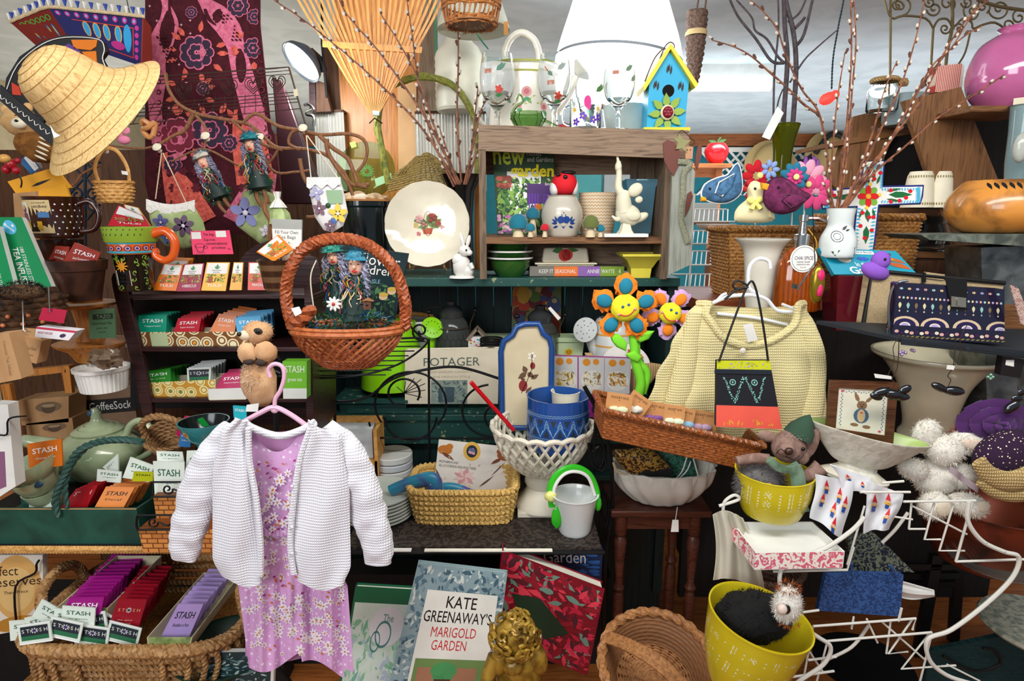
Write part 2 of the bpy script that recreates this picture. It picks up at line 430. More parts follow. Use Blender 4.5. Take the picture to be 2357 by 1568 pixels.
# ---------------- the room ----------------
struct('floor',G('floorwood').box(-5,5,-2,8,-.05,0))
struct('ceiling',G('ceil').box(-5,5,1.2,8,2.42,2.47))
struct('wall_far',G('teal_wall').box(-5,5,7.3,7.4,0,2.42))
struct('wall_left',G('ceilwarm').box(-3.6,-3.5,-1,7.3,0,2.42))
struct('wall_right',G('ceil').box(4.6,4.7,1,7.3,0,2.42))
struct('trim_1',G('trimwood').box(-3.5,4.6,7.2,7.3,2.29,2.42))
# left plank wall; low dark panel added to stand in for darkness behind the goods
struct('wall_partition_left',G('plankbrown').box(-2.4,-.28,2.75,2.8,0,P(300,345,2.75).z))
struct('wall_dark_backing',G('darkback').box(-.28,1.25,2.75,2.8,0,1.1))

# ---------------- fluorescent light on the ceiling ----------------
t=T('ceiling_light','long white fluorescent tube light glowing on the ceiling','ceiling light',1680,196,4.0)
a=P(1500,205,4.0);b_=P(1775,205,4.0)
L0=(a-t.p0)/t.u;L1=(b_-t.p0)/t.u
t.p('housing',G('white').box(L0.x-60,L1.x,0,26,8,(2.42-t.p0.z)/t.u+3))
t.p('tube',G('tube').tube([(L0.x-55,-2,-2),(L1.x-4,-2,-2)],12,12))

# ---------------- far shop things ----------------
t=T('lattice','white painted wooden lattice panel on the far teal wall','lattice',1700,400,7.24)
g=G('white')
for k in range(15):
    x=-95+k*22
    g.slab([(x,0,52),(x+7,0,52),(x+107,0,-48),(x+100,0,-48)],3)
    g.slab([(x+100,5,52),(x+107,5,52),(x+7,5,-48),(x,5,-48)],3)
g.box(-95,260,-4,4,48,58)
t.p('lattice',g)
def apple(px,py,Y,r,label):
    t=T('apple_ornament',label,'ornament',px,py,Y)
    t.p('body',G(C('#d8141c',.2)).lathe([(0,-r),(r*.45,-r*.98),(r*.85,-r*.55),(r*1.02,0),(r*1.0,r*.4),(r*.7,r*.8),(r*.3,r*.86),(0,r*.7)],24,wf=lambda a,v:1+.04*cos(5*a)))
    t.p('stem',G(C('#2c5a22')).tube([(0,0,r*.7),(3,0,r*1.1),(8,0,r*1.3)],2).map(leaf(0,-r*.8,r*.8,-r*1.15,r*.15)+leaf(0,-r*.8,-r*.8,-r*1.05,r*.15),lambda x,y:(x,-2,-y)))
apple(1649,352,4.6,26,'shiny red ceramic apple on a far shelf beside the lattice')
t=T('far_shelf','orange brown wooden shelf far back under the red apple','shelf',1640,378,4.6)
t.p('board',G('trimwood').box(-90,35,-25,45,-9,0));t.p('post',G('trimwood').box(10,24,0,40,-(t.p0.z/t.u),-9));t.p('rail',G('trimwood').box(-90,20,10,20,-28,-9))
# far counter goods seen through the crate and beside it
def box_thing(name,label,cat,px,py,Y,w,h,d,m,lid=None):
    t=T(name,label,cat,px,py,Y);t.p('body',G(m).box(-w/2,w/2,0,d,-h/2,h/2),bev=1.5)
    if lid:t.p('lid',G(lid).box(-w/2-2,w/2+2,-2,d+2,h/2,h/2+4))
    return t
t=T('white_wire_shelf','white wire shop rack standing behind the weathered crate','wire rack',1625,600,2.9)
for zz in(108,58,10,-45):
    g=G('whitemetal')
    for k in range(9):g.tube([(-45+k*11,0,zz-20),(-25+k*11,60,zz+8)],1.3,6)
    g.tube([(-60,0,zz-20),(60,0,zz-20)],2,6).tube([(-60,60,zz+8),(60,60,zz+8)],2,6)
    t.p('wire_shelf',g)
t.p('post',G('whitemetal').tube([(-35,0,-(t.p0.z/t.u)),(-35,0,150)],2.2,8))
for px,py,w,h,m,lb in((1622,480,60,42,C('#dfe3e0'),'white picture card leaning far back beside the blue felt bird'),(1355,425,60,70,C('#5ec4c8'),'aqua box seen far back through the crate'),
                            (1425,415,70,60,C('#cfdadb'),'pale blue box seen far back through the crate'),(1290,430,44,60,C('#8c4b3a'),'brown box seen far back through the crate')):
    box_thing('storage_box',lb,'box',px,(510 if px>1600 else 460)-h/2,3.4,w,h,30,m)
t=T('display_table','plain wooden display table far behind the crate and birds','table',1450,460,3.4)
t.p('top',G('shelfbrown').box(-190,90,-6,60,-6,0));t.p('lower_shelf',G('shelfbrown').box(90,230,-6,60,-56,-50));t.p('leg',G('shelfbrown').box(84,92,0,50,-t.p0.z/t.u,0));t.p('leg',G('shelfbrown').box(-190,-182,0,50,-t.p0.z/t.u,0));t.p('leg',G('shelfbrown').box(222,230,0,50,-t.p0.z/t.u,-50))
t=T('shop_bowl','cream bowl resting on the white wire rack','bowl',1648,524,2.7)
t.p('body',G('white').pot([(18,-8),(40,0),(46,8)],2.5,24))
t=T('straw_bonnet','pale straw hat hanging at the far wall behind the green vase','hat',1775,385,7.05)
mt('strawpale','#d9c08a','#b99658','stripez',8,.7,bump=.4)
t.p('crown',G('strawpale').ball((0,0,0),44,22,52));t.p('brim',G('strawpale').lathe([(40,-4),(62,0),(62,2),(40,2)],28,cap=False).tr(rx=80,ry=15,y=6))
t=T('straw_bonnet','tan straw hat with a black ribbon beside the slanted plank','hat',1915,355,7.05)
t.p('crown',G(C('#b89a62')).ball((0,0,0),42,22,48));t.p('brim',G(C('#c9ad78')).lathe([(36,-3),(58,0),(58,2),(36,2)],28,cap=False).tr(rx=75,ry=-25,y=5));t.p('ribbon',G('black').tube(cr([(-45,-14,0),(-20,-22,40),(15,-24,30),(40,-14,-10)]),6))
t=T('purple_string_lights','dark cluster with purple pendants hanging at the far wall','ornament',1856,385,6.8)
t.p('body',G(C('#2a1538')).ball((0,0,-10),26,18,34,nz=.5));g=G(C('#a05ab0'))
for k in range(4):g.ball((-12+9*k,-20,6-6*(k%2)),5,5,18)
t.p('pendant',g)
# dark cabinet mass standing between hutch and right wall
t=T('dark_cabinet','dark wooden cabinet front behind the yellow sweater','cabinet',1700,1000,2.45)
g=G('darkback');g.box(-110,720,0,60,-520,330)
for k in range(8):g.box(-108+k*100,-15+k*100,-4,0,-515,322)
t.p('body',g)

# ---------------- green hutch ----------------
t=T('hutch','dark green painted wooden hutch with chipped shelf edges','cabinet',1120,800,1.97)
def zpx(T_,py):return T_.q(1120,py)[2]
x0,x1=t.q(690,640)[0],t.q(1566,640)[0]
zs=t.q(1120,640)[2];zl=t.q(1120,955)[2]
DY=250
t.p('shelf',G('greenworn').box(x0,x1,0,DY,zs-20,zs),bev=2);HZ=t.p0.z+zs*t.u
t.p('shelf',G('greenworn').box(x0,x1,0,DY,zl-16,zl),bev=2);HZ2=t.p0.z+zl*t.u
g=G('greenplank')
for k in range(18):g.box(x0+k*(x1-x0)/18+1,x0+(k+1)*(x1-x0)/18-1,DY-12,DY,-600,zs-20)
t.p('back_panel',g)
for xx in(x0,x1-22):t.p('side_panel',G('greenplank').box(xx,xx+22,14,DY,-640,zs-20))
t.p('front_board',G('greenworn').box(x0,x1,8,22,zl-75,zl-16));t.p('plinth',G('greenplank').box(x0,x1,30,60,-t.p0.z/t.u,zl-75))
t.p('shelf',G('greenwood').box(x0+20,x1-20,10,DY,zl-170,zl-158))

# ---------------- weathered crate ----------------
t=T('wooden_crate','weathered grey wooden crate used as a small shelf on the hutch','crate',1330,470,1.93)
q=t.q;L_=q(1101,290)[0];R_=q(1552,300)[0];ZT=q(1330,290)[2];ZB=(HZ-t.p0.z)/t.u
D=145
t.p('front_board',G('greywood').slab([q(1101,287),q(1585,300),q(1590,366),q(1101,347)],14),bev=1.5)
t.p('top_board',G('greywood').box(L_+3,R_,14,D,ZT-18,ZT-6));CZT=t.p0.z+(ZT-5)*t.u
t.p('post',G('greywoodz').box(L_,L_+16,0,14,ZB,ZT-50));t.p('post',G('greywoodz').box(R_-16,R_,0,14,ZB,ZT-50))
zs=q(1330,546)[2]
t.p('shelf',G('redwoodtop' if 0 else 'shelfbrown').box(L_+16,R_-16,0,D-8,zs-15,zs));CZS=t.p0.z+zs*t.u
t.p('side_panel',G('greywoodz').box(L_,L_+10,14,D,ZB,ZT-18));t.p('side_panel',G('greywoodz').box(R_-12,R_,14,D,ZB,ZT-18))
t.p('back_board',G('greywood').box(L_,R_,D-8,D,zs-90,zs+4));t.p('back_board',G('greywood').box(L_,R_,D-8,D,zs+150,ZT-18));t.p('back_board',G('greywoodz').box(R_-70,R_-4,D-16,D-8,zs,ZT-18))

# ---------------- posts, panels and rake behind ----------------
t=T('wooden_post','honey brown wooden post standing behind the bamboo rake','post',885,300,2.5)
t.p('board',G('honeywood').slab([q2 for q2 in t.qs([(765,-60),(1003,-60),(1000,480),(800,480)])],40));t.p('board',G(C('#e2b27a')).slab(t.qs([(915,190),(958,190),(960,470),(918,470)],-4),8))
t.p('board',G('plankbrown').slab(t.qs([(742,100),(772,100),(800,300),(755,300)],3),30))
for k,(a,b,lb)in enumerate((((722,258),(800,440),'ribbed corrugated metal sheet left of the honey wooden post'),((955,262),(1120,440),'ribbed corrugated metal sheet under the milk can'))):
    t=T('corrugated_sheet',lb,'metal sheet',(a[0]+b[0])/2,(a[1]+b[1])/2,2.45)
    P0=t.q(*a);P1=t.q(*b);n=int((P1[0]-P0[0])/1.1)
    t.p('sheet',G(C('#c4c2b8',.4,metal=.3)).grid(lambda u,v:(P0[0]+(P1[0]-P0[0])*u,1.6*sin(u*(P1[0]-P0[0])*.9),P1[2]+(P0[2]-P1[2])*v),n,2,th=1))
    t.p('cap_rail',G('plankbrown').box(P0[0],P1[0],-3,30,P0[2],P0[2]+5))
t=T('wood_block','two dark wooden blocks standing by the clamp lamp','wood block',730,225,2.4)
t.p('block',G('darkred').slab(t.qs([(711,188),(725,186),(727,258),(712,258)]),18));t.p('block',G('plankbrown').slab(t.qs([(727,184),(745,190),(762,256),(728,258)]),18))
t=T('window_frame','narrow green edged wooden frame beside the milk can','frame',990,140,2.42)
t.p('frame',G('greywoodz').slab(t.qs([(975,-40),(1000,-40),(1004,255),(960,255)]),12));t.p('green_edge',G(C('#3f8060')).slab(t.qs([(997,-40),(1003,-40),(1009,255),(1003,255)],-3),14),label='green painted edge')

t=T('bamboo_rake','orange bamboo leaf rake hanging upside down by its tines','rake',858,140,2.2)
n=26;rt=random.Random(4)
for k in range(n):
    f=k/(n-1);xt=672+f*(1030-672);xm=755+f*(962-755);xb=852+f*20
    w_=6.4
    pts=[(xb,262),(xm*.55+xb*.45+rt.uniform(-1,1),180),(xm,106),(xt*.5+xm*.5+rt.uniform(-1.5,1.5),45),(xt,-25)]
    yo=3 if k%2 else 0
    g=G('rakewood');c=[q for q in pts]
    for(a,b)in zip(c,c[1:]):
        wa=(1.7 if a[1]>250 else 4.4 if a[1]>150 else w_)*.5;wb=(4.4 if b[1]>150 else w_)*.5
        g.slab([t.q(b[0]-wb,b[1],yo),t.q(b[0]+wb,b[1],yo),t.q(a[0]+wa,a[1],yo),t.q(a[0]-wa,a[1],yo)],2.2)
    t.p('tine',g)
t.p('crossbar',G('rakewood').slab(t.qs([(742,94),(972,108),(970,122),(742,108)],-3),4),bev=2)
t.p('bolt',G('chrome').ball(t.q(858,105,-5),4.5,2.5,4.5));t.p('ferrule',G('steel').slab(t.qs([(856,254),(874,256),(872,266),(858,265)],-3),9));t.p('wire',G('iron').tube(t.qs([(850,284),(862,272),(880,284)],-3),1.5))

# clamp lamp
t=T('clamp_lamp','glowing white clamp lamp with a dark shade by the red tapestry','lamp',692,145,2.3)
sh=G(C('#3c4650',.35)).pot([(14,34),(30,30),(48,12),(52,0)],2,32);lq=Vector((-.55,-.5,-.7)).to_track_quat('-Z','Y').to_euler();lq=dict(rx=lq.x*57.3,ry=lq.y*57.3,rz=lq.z*57.3);sh.tr(**lq)
t.p('shade',sh);t.p('bulb',G('lampglow').lathe([(0,8),(47,4),(47,5),(0,9)],32).tr(**lq));t.p('neck',G('iron').tube([(22,5,28),(42,8,10),(50,10,-16)],8))
t.p('stem',G('iron').tube(t.qs([(741,-30),(741,100),(752,225)],8),3));t.p('clamp',G('chrome').tube(cr(t.qs([(700,242),(712,240),(722,252),(705,262),(722,268),(722,290)],0)),4));
l=bpy.data.lights.new('lamp_bulb','POINT');l.energy=6;l.color=(.9,.96,1);l.shadow_soft_size=.05
o=bpy.data.objects.new('lamp_bulb',l);COL.objects.link(o);o.location=P(690,200,2.15)
mt('straw','#cfae76','#ab8449','woodz',2.5,.75,bump=.35);mt('strawthread','#b8904f',rough=.8)
mt('branch','#8a5c3c','#5e3b25','woodz',3,.7,bump=.6);mt('branchdark','#4a4247','#332c30','mottle',3,.8,bump=.5)
mt('tapestry','#4a0d1c','#3a0814','mottle',3,.95);mt('tappink','#d9748f','#c25a78','mottle',5,.95);mt('tapcoral','#dd6a58','#c04a44','mottle',5,.95)
mt('orangefelt','#d9761c',rough=.8);mt('cardyellow','#f2a81d',rough=.6);mt('kraft','#b98f62','#a67d52','mottle',.6,.8);mt('kraftdark','#8f6a49',rough=.8)
mt('wicklight','#d9a25a','#b97f3a','mottle',2,.5);mt('brownglaze','#3c1a12',rough=.18,coat=.6)
mt('furbrown','#8c5a22','#5e3812','mottle',2,.95);mt('furtan','#c9a06a',rough=.95);mt('cream','#efe6cc',rough=.5)

# embroidered canopy
t=T('embroidered_canopy','blue and red embroidered cloth canopy with blue and white tassels along its top','canopy',200,90,1.9)
for nm,c,m,lb in(('blue_panel',[(112,18,0),(328,38,-10),(324,152,-14),(165,98,0)],'#23245f','dark blue panel with magenta embroidery'),
                     ('red_panel',[(22,50,30),(112,18,0),(165,98,0),(82,104,40)],'#7d2218','rust red panel'),
                     ('side_panel',[(328,38,-10),(346,62,30),(350,175,30),(324,152,-14)],'#9c3326','coral side panel')):
    c=t.qs(c);g=G(C(m,.9)).slab(c,2)
    if nm=='blue_panel':
        for k in range(9):g.dec(c,disc(.07+k*.105,.12,.028,.07),C('#c82c8e'));g.dec(c,disc(.07+k*.105,.12,.013,.035),C('#6fb6d8',.3),.6)
        for k in range(5):g.dec(c,disc(.94,.25+k*.15,.024,.055),C('#c82c8e'))
        for sq,m2,w_,e in((.05,'#d9a33c',.03,.5),(0,'#2b9ad0',.045,.8)):
            for x in(.34,.46,.58,.72):g.dec(c,disc(x,.45+sq*0,.032+sq*.25,.17+sq*.5,12),C(m2),e)
        g.dec(c,disc(.83,.5,.05,.3,14),C('#2b9ad0'),.8);g.dec(c,disc(.7,.7,.09,.1),C('#b3207c'),.9)
        g.dec(c,ln([(.2,.26),(.9,.26),(.9,.88),(.5,.84)],.012,2),C('#c8342c'),.5)
    if nm=='red_panel':
        for k in range(6):g.dec(c,ring(.2+k*.13,.22,.05,.02,8,.08),C('#55b845'))
        for k in range(5):g.dec(c,disc(.3+k*.13,.6,.03,.2),C('#2b7fb0'));g.dec(c,disc(.3+k*.13,.6,.012,.14),C('#d9c33c'),.7)
    if nm=='side_panel':
        for k in range(5):g.dec(c,disc(.5,.15+k*.18,.2,.05),C('#274f2c'))
    t.p(nm,g,label=lb)
e=cr(t.qs([(22,50,28),(70,30,12),(112,16,-2),(180,22,-6),(260,30,-10),(330,38,-12)]),5)
t.p('braid',G(C('#d9c39a')).rope(e,4,9));g=G('white')
for k,p in enumerate(e[::1]):
    m=C('#2747a8')if k%2 else 'white';g.lathe([(1,0),(3.2,9),(5,15),(0,15)],7,(p.x,p.y,p.z+2),m)
t.p('tassel_fringe',g)
t.p('hanging_cord',G('iron').tube(t.qs([(292,0),(299,33)]),1))

# butterfly board
t=T('butterfly_board','black painted wooden butterfly with orange patches behind the straw hat','ornament',140,150,1.72)
t.p('body',G('black').ext(t.xz([(8,225),(14,180),(45,130),(95,95),(150,80),(205,82),(238,96),(246,118),(233,135),(249,165),(250,200),(60,300),(20,270)]),0,12))
t.p('painted_patch',G('orangefelt').ext(t.xz([(185,120),(222,118),(224,145),(205,138)]),-2,0));g=G('orangefelt').ext(t.xz([(165,92),(225,92),(222,108),(210,116),(172,112)]),-2,0).ext(t.xz([(28,190),(45,200),(50,220),(30,218)]),-2,0,C('#c8381c'))
g.ext(t.xz([(130,118),(160,100),(195,125),(150,118)]),-2,0,C('#5a2f86'));t.p('painted_patch',g);g=G('white')
g.tube(cr(t.qs([(12,215),(40,150),(95,103),(150,86),(225,90),(240,112),(236,135),(246,160)],-2),4),1);t.p('painted_line',g)
t=T('black_scale_strap','curved black band with white arc marks running down behind the hat','ornament',70,250,1.5)
c=t.qs([(0,195),(30,222),(130,310),(118,335),(60,285),(0,232)]);t.p('band',G('black').ext([(a[0],a[2])for a in c],0,6));g=G('white')
for k in range(9):
    x,y=6+k*13,222+k*10;g.tube(cr(t.qs([(x-5,y-4),(x-3,y+6),(x+5,y+4)],-1),4),.8)
t.p('arc_mark',g)

# the straw hat
ax=Vector((-.44,-.64,.60)).normalized();eu=ax.to_track_quat('Z','Y').to_euler()
t=T('straw_hat','large woven straw hat with wide brim tilted on its side','hat',240,268,1.3,rot=[a*57.2958 for a in eu]);t.u*=.88
pr=[(0,186),(34,183),(58,172),(76,152),(88,118),(97,84),(110,56),(134,35),(164,18),(198,0)]
pr=[(v.x,v.y)for v in cr([(a,b,0)for a,b in pr],4)]
crown=[p for p in pr if p[1]>60];brim=pr[len(crown)-1:]
dent=lambda a,v:1+.06*sin(2*a)*(1-v)-.05*max(0,cos(a-1))*(v>.3)
def shell(p,th):return p+[(max(r-th,0),z-th)for r,z in p[::-1]]
t.p('crown',G('straw').lathe(shell(crown,3),64,cap=False))
t.p('brim',G('straw').lathe(shell(brim,2),64,wf=lambda a,v:1+.0*cos(2*a),cap=False))
g=G('strawthread')
for k in range(3,len(pr)-1,3):g.tube([(pr[k][0]*1.005*cos(a),pr[k][0]*1.005*sin(a),pr[k][1]+1)for a in[2*pi*i/60 for i in range(60)]],.7,4,closed=True)
t.p('stitching',g);
t=T('price_sticker','small white paper tag stuck in the hat near its lower edge','tag',125,302,1.2)
t.p('tag',G('white').slab(t.qs([(115,288),(125,304),(138,312),(124,318)]),1))

# pink tapestry with birds and flowers
t=T('tapestry','dark red tapestry woven with pink birds and flowers hanging full length','tapestry',480,260,2.05)
def tp(x,y):return t.q(x,y,4*sin(x*.045)+2*sin(x*.11))
def edge(y):return 335+max(0,y-420)*.22,600+max(0,y-60)*.11+(6 if y>300 else 0)
g=G('tapestry');A=[]
g.grid(lambda u,v:tp(edge(-20+u*560)[0]+(edge(-20+u*560)[1]-edge(-20+u*560)[0])*v,-20+u*560),40,50,th=-2)
t.p('cloth',g);g=G('tappink')
def tmap(shapes,m,e):
    for p in shapes:
        if max(q[0]for q in p)>edge(p[0][1])[1]-2 or min(q[0]for q in p)<edge(p[0][1])[0]+2:continue
        g.add([(lambda v:(v[0],v[1]-e-3,v[2]))(tp(*q))for q in p],[tuple(range(len(p)))],m)
def strip(pts,ws,m,e=1.5):
    c=cr([(a,b,0)for a,b in pts],5);n=len(c)
    L1=[];R1=[]
    for i,p in enumerate(c):
        d=(c[min(i+1,n-1)]-c[max(i-1,0)]).normalized();f=i/(n-1)*(len(ws)-1);k=min(int(f),len(ws)-2);w_=ws[k]+(ws[k+1]-ws[k])*(f-k)
        L1.append((p.x-d.y*w_,p.y+d.x*w_));R1.append((p.x+d.y*w_,p.y-d.x*w_))
    tmap([[L1[i],L1[i+1],R1[i+1],R1[i]]for i in range(n-1)],m,e)
strip([(372,-20),(385,15),(390,55),(375,95),(365,140),(372,185),(365,250)],[5,9,24,28,20,12,9],'tappink')
strip([(455,-20),(472,5),(500,35),(530,70),(545,110),(560,170),(585,260),(600,320)],[6,12,26,27,20,24,26,20],'tappink')
strip([(625,90),(622,200),(630,320),(640,450)],[16,26,30,34],'tappink',1.2);strip([(352,130),(356,220),(368,330)],[12,14,16],'tappink',1.2);strip([(560,250),(575,330),(590,420)],[20,40,44],'tapcoral',1.1)
strip([(392,0),(395,40),(405,60)],[2,4,1],'tapestry',2.2);strip([(470,0),(480,40),(500,60)],[2,5,1],'tapestry',2.2)
for x0,y0 in((362,85),(505,35)):
    for j in range(8):
        for i in range(3):tmap(leaf(x0+i*9+j*3.5+(j%2)*4,y0+j*8,x0+i*9+j*3.5+8+(j%2)*4,y0+j*8+5,2.2),'tapestry',2.2)
def bloom(x,y,r,c1=None,c2='tappink'):
    c1=c1 or C('#35263c',.9)
    for k in range(9):
        a=k*2*pi/9;tmap(disc(x+cos(a)*r*.68,y+sin(a)*r*.68,r*.36,n=10),c2,1.6);tmap(disc(x+cos(a)*r*.68,y+sin(a)*r*.68,r*.28,n=10),c1,2)
    for k in range(6):
        a=k*2*pi/6;tmap(disc(x+cos(a)*r*.3,y+sin(a)*r*.3,r*.27,n=8),c2,2.3);tmap(disc(x+cos(a)*r*.3,y+sin(a)*r*.3,r*.19,n=8),c1,2.6)
for x,y,r in((455,122,40),(443,30,14),(550,15,26),(588,40,18),(585,112,24),(412,312,42),(485,300,42),(470,205,16),(530,330,20),(400,380,22)):bloom(x,y,r,None if r<41 or x==485 else C('#7a2438',.9))
rt=random.Random(5)
for x,y,r in((455,122,62),(412,312,60),(485,300,60),(585,110,45),(560,300,50),(440,215,50)):
    for k in range(10):
        a=k*.63+rt.random();tmap(leaf(x+cos(a)*r*.75,y+sin(a)*r*.75,x+cos(a)*r*1.2,y+sin(a)*r*1.2,6),'tapcoral',1.3)
for k in range(40):
    x,y=345+rt.random()*235,rt.random()*330;tmap(ln([(x-3,y),(x+3,y)],1.5)+ln([(x,y-3),(x,y+3)],1.5),C('#e0a0a8'),1.2)
for sx,(x0,y0)in((1,(375,350)),(-1,(640,350))):   # lower peacocks / coral patches
    strip([(x0+sx*10,y0+10),(x0+sx*25,y0+55),(x0+sx*50,y0+110),(x0+sx*80,y0+170)],[10,24,42,50],'tapcoral' if sx>0 else 'tappink',1.5)
    tmap(disc(x0+sx*38,y0+12,20,9),'tappink',1.7)
    for k in range(9):
        x,y=x0+sx*(22+(k%3)*26+rt.random()*6),y0+45+(k//3)*38;tmap(flo(x,y,11,6),C('#5e1626',.9),2.4)
for k in range(12):tmap(ring(600+10*(k%2)+k,120+k*22,7,4,10),C('#6e1a2c'),2.2);tmap(ring(368,165+k*24,5,3,8),C('#6e1a2c'),2.2)
t.p('woven_pattern',g,label='pink, coral and grey birds and flowers')
t=T('folded_coat','dark maroon leather garment hanging right of the tapestry','garment',670,330,2.2)
t.p('body',G(C('#2a0f14',.4)).ext(t.xz([(625,175),(650,190),(700,330),(735,420),(735,470),(650,470)]),0,14),bev=3)

# wire rack with hearts
t=T('heart_wire_rack','long rusty wire rack with heart scrolls in front of the tapestry','wire rack',480,220,1.95)
g=G('ironb');A_=[(250,184),(665,155)];B_=[(150,300),(692,250)]
def lp(f,gk):return(A_[0][0]*(1-f)*(1-gk)+A_[1][0]*f*(1-gk)+B_[0][0]*(1-f)*gk+B_[1][0]*f*gk,A_[0][1]*(1-f)*(1-gk)+A_[1][1]*f*(1-gk)+B_[0][1]*(1-f)*gk+B_[1][1]*f*gk)
for k in(0,.08,.16,.6,.68,.76,.84,1):g.tube([t.q(*lp(0,k)),t.q(*lp(.5,k)),t.q(*lp(1,k))],1 if k else 1.8,5)
for k in range(22):f=k/21;g.tube([t.q(*lp(f,.55),1),t.q(*lp(f,1),1)],.8,4)
t.p('wire_frame',g);g=G('ironb')
for f in(.18,.45,.56,.68,.8,.92):
    x,y=lp(f,.36)
    for r in(20,14,9):
        g.tube(cr(t.qs([(x,y+r),(x-r*.9,y),(x-r*.8,y-r*.7),(x-r*.3,y-r*.8),(x,y-r*.3),(x+r*.3,y-r*.8),(x+r*.8,y-r*.7),(x+r*.9,y),(x,y+r)],0),4),1,4)
t.p('heart_scroll',g);t.p('post',G('ironb').tube(t.qs([(665,155),(692,250),(705,292)]),2))
t.p('tag',G(C('#d8c9a8')).slab(t.qs([(675,206),(684,204),(687,220),(677,223)],-2),.6))

# driftwood hanger
t=T('driftwood_branch','twisting driftwood branch fitted with white knobs to hang things from','branch',550,330,1.85)
def br(pts,r,m='branch',dy=0,n=5):return G(m).tube(cr(t.qs(pts,dy),n),r,8)
t.p('limb',br([(381,168),(388,205),(412,240),(455,262),(500,272),(545,280),(580,290),(610,318),(640,340),(690,342),(725,348),(755,360),(790,395),(812,425),(850,424)],[4,6,6,6.5,6,6,7,8,8,7,7,7,8,6,4][0:1]+[6]*0 or 6))
for pts,r in(([(445,262),(425,300),(400,312),(360,335),(320,342),(250,335)],[5,2]),([(690,345),(665,330),(672,305),(695,298)],[4,3]),([(560,282),(590,262),(640,290),(690,300),(740,310),(800,308),(835,320),(845,345),(838,375),(822,395)],[4,4]),
               ([(735,312),(765,340),(800,365),(815,400),(825,425),(845,430)],[5,5]),([(752,320),(755,350),(775,385),(800,420),(812,450)],[6,4]),([(690,365),(700,410),(730,455),(728,495),(706,500)],[5,4]),
               ([(640,345),(612,380),(560,385),(480,345),(440,350),(395,372)],[3,2]),([(530,275),(560,300),(600,330),(650,345)],[3,4]),([(450,265),(475,300),(470,360),(500,400),(505,430)],[3.5,2]),
               ([(232,380),(190,400),(162,428),(95,408),(70,405)],[3,2]),([(580,290),(625,390),(680,396),(712,392)],[3,3])):
    t.p('twig',br(pts,r,dy=-2))
for x,y in((240,343),(363,341),(474,315),(698,297),(598,318)):
    g=G('cream').lathe([(0,9),(7,8),(10.5,4),(8,0),(4,-2),(5,-10),(0,-10)],18).tr(rx=55);v=t.q(x,y,-8);g.tr(x=v[0],y=v[1],z=v[2]);t.p('knob',g,label='white ceramic knob')

# small hanging basket
mt('wicklight2','#e0ac66','#b98442','mottle',9,.55)
t=T('small_basket','small pale woven splint basket hanging by its hoop handle from a knob','basket',267,468,1.8)
t.p('body',G('wicklight2').weave(lambda v:(34+8*sin(v*2.2),v*46),14,6,2.6,sub=4,shape=lambda a:(cos(a)*1.02,sin(a)*.7)))
t.p('rim',G('wicklight').tube([(43*cos(a),29*sin(a),46)for a in[2*pi*i/30 for i in range(30)]],4,6,closed=True));t.p('base',G('wicklight').box(-26,26,-16,16,-1,2))
t.p('handle',G('wicklight').tube(cr([(-32,0,42),(-38,0,80),(-18,0,115),(0,0,122),(20,0,112),(36,0,78),(36,0,42)],5),4.4,8,flat=.4));t.p('tag',G('white').slab([(26,-8,72),(40,-8,70),(41,-8,62),(27,-8,64)],.8))

# quilted lace pouches and stocking hanging on strings
def flowers(t,g,lst,e=2):
    for x,y,r,k,m in lst:
        c=t.q(x,y,-e)
        for p in flo(0,0,r,k,1,.3,.3):g.add([(c[0]+a,c[1]-1.2,c[2]+b)for a,b in p]+[(c[0]+a,c[1],c[2]+b)for a,b in p],[tuple(range(10))]+[(i,(i+1)%10,(i+1)%10+10,i+10)for i in range(10)],m)
        g.ball((c[0],c[1]-1.5,c[2]),r*.18,1.5,r*.18,8,C('#e9e2f0'))
def pillow(t,pts,d,m,nz=6,top=0):
    """soft flat bag from an outline: domed front and back"""
    o=[Vector((a[0],a[2]))for a in t.qs(pts)];n=len(o);cx=sum((v.x for v in o))/n;cz=sum(v.y for v in o)/n
    vs=[];fs=[];rings=[1,.93,.75,.45,0];hs=[0,.45,.8,.97,1]
    for side in(-1,1):
        base=len(vs)
        for r,h in zip(rings,hs):
            for v in o:vs.append((cx+(v.x-cx)*r,side*d*h*.5+(noise.noise(Vector((v.x*r*.06,v.y*r*.06,side)))*nz*.4*h),cz+(v.y-cz)*r))
        for j in range(4):
            for i in range(n):
                a=base+j*n;q=(a+i,a+(i+1)%n,a+n+(i+1)%n,a+n+i);fs.append(q if side<0 else q[::-1])
    return G(m).add(vs,fs)
mt('quiltgreen','#b9c98f','#93a56c','mottle',1.2,.9,bump=.4);mt('lace','#edeae2','#b8b4a8','spots',9,.9,thr=.3);mt('quiltblue','#8e92c8',rough=.9)
t=T('quilted_pouch','pale green quilted pouch with white lace top hanging from a knob','pouch',405,520,1.78)
t.p('body',pillow(t,[(338,462),(360,470),(400,478),(448,476),(468,510),(474,535),(455,565),(420,574),(380,565),(358,540),(345,505)],26,'quiltgreen'))
t.p('lace_trim',G('lace').grid(lambda u,v:t.q(337+u*112,458+12*sin(u*3)+v*(24+6*sin(u*20))*1,-12+4*u),24,5,th=1.5),label='white eyelet lace trim')
g=G();flowers(t,g,[(422,520,24,6,C('#6d5570')),(370,512,18,5,C('#6b6cae')),(385,548,15,5,C('#51689c')),(450,555,12,5,C('#8e77b8'))],13);t.p('applique_flower',g)
t.p('string',G(C('#cdb898')).tube(t.qs([(358,458),(372,352),(375,352),(430,470)],-4),1.4,5))
t=T('quilted_stocking','white quilted patchwork stocking with yellow star flower hanging from a knob','stocking',755,470,1.7)
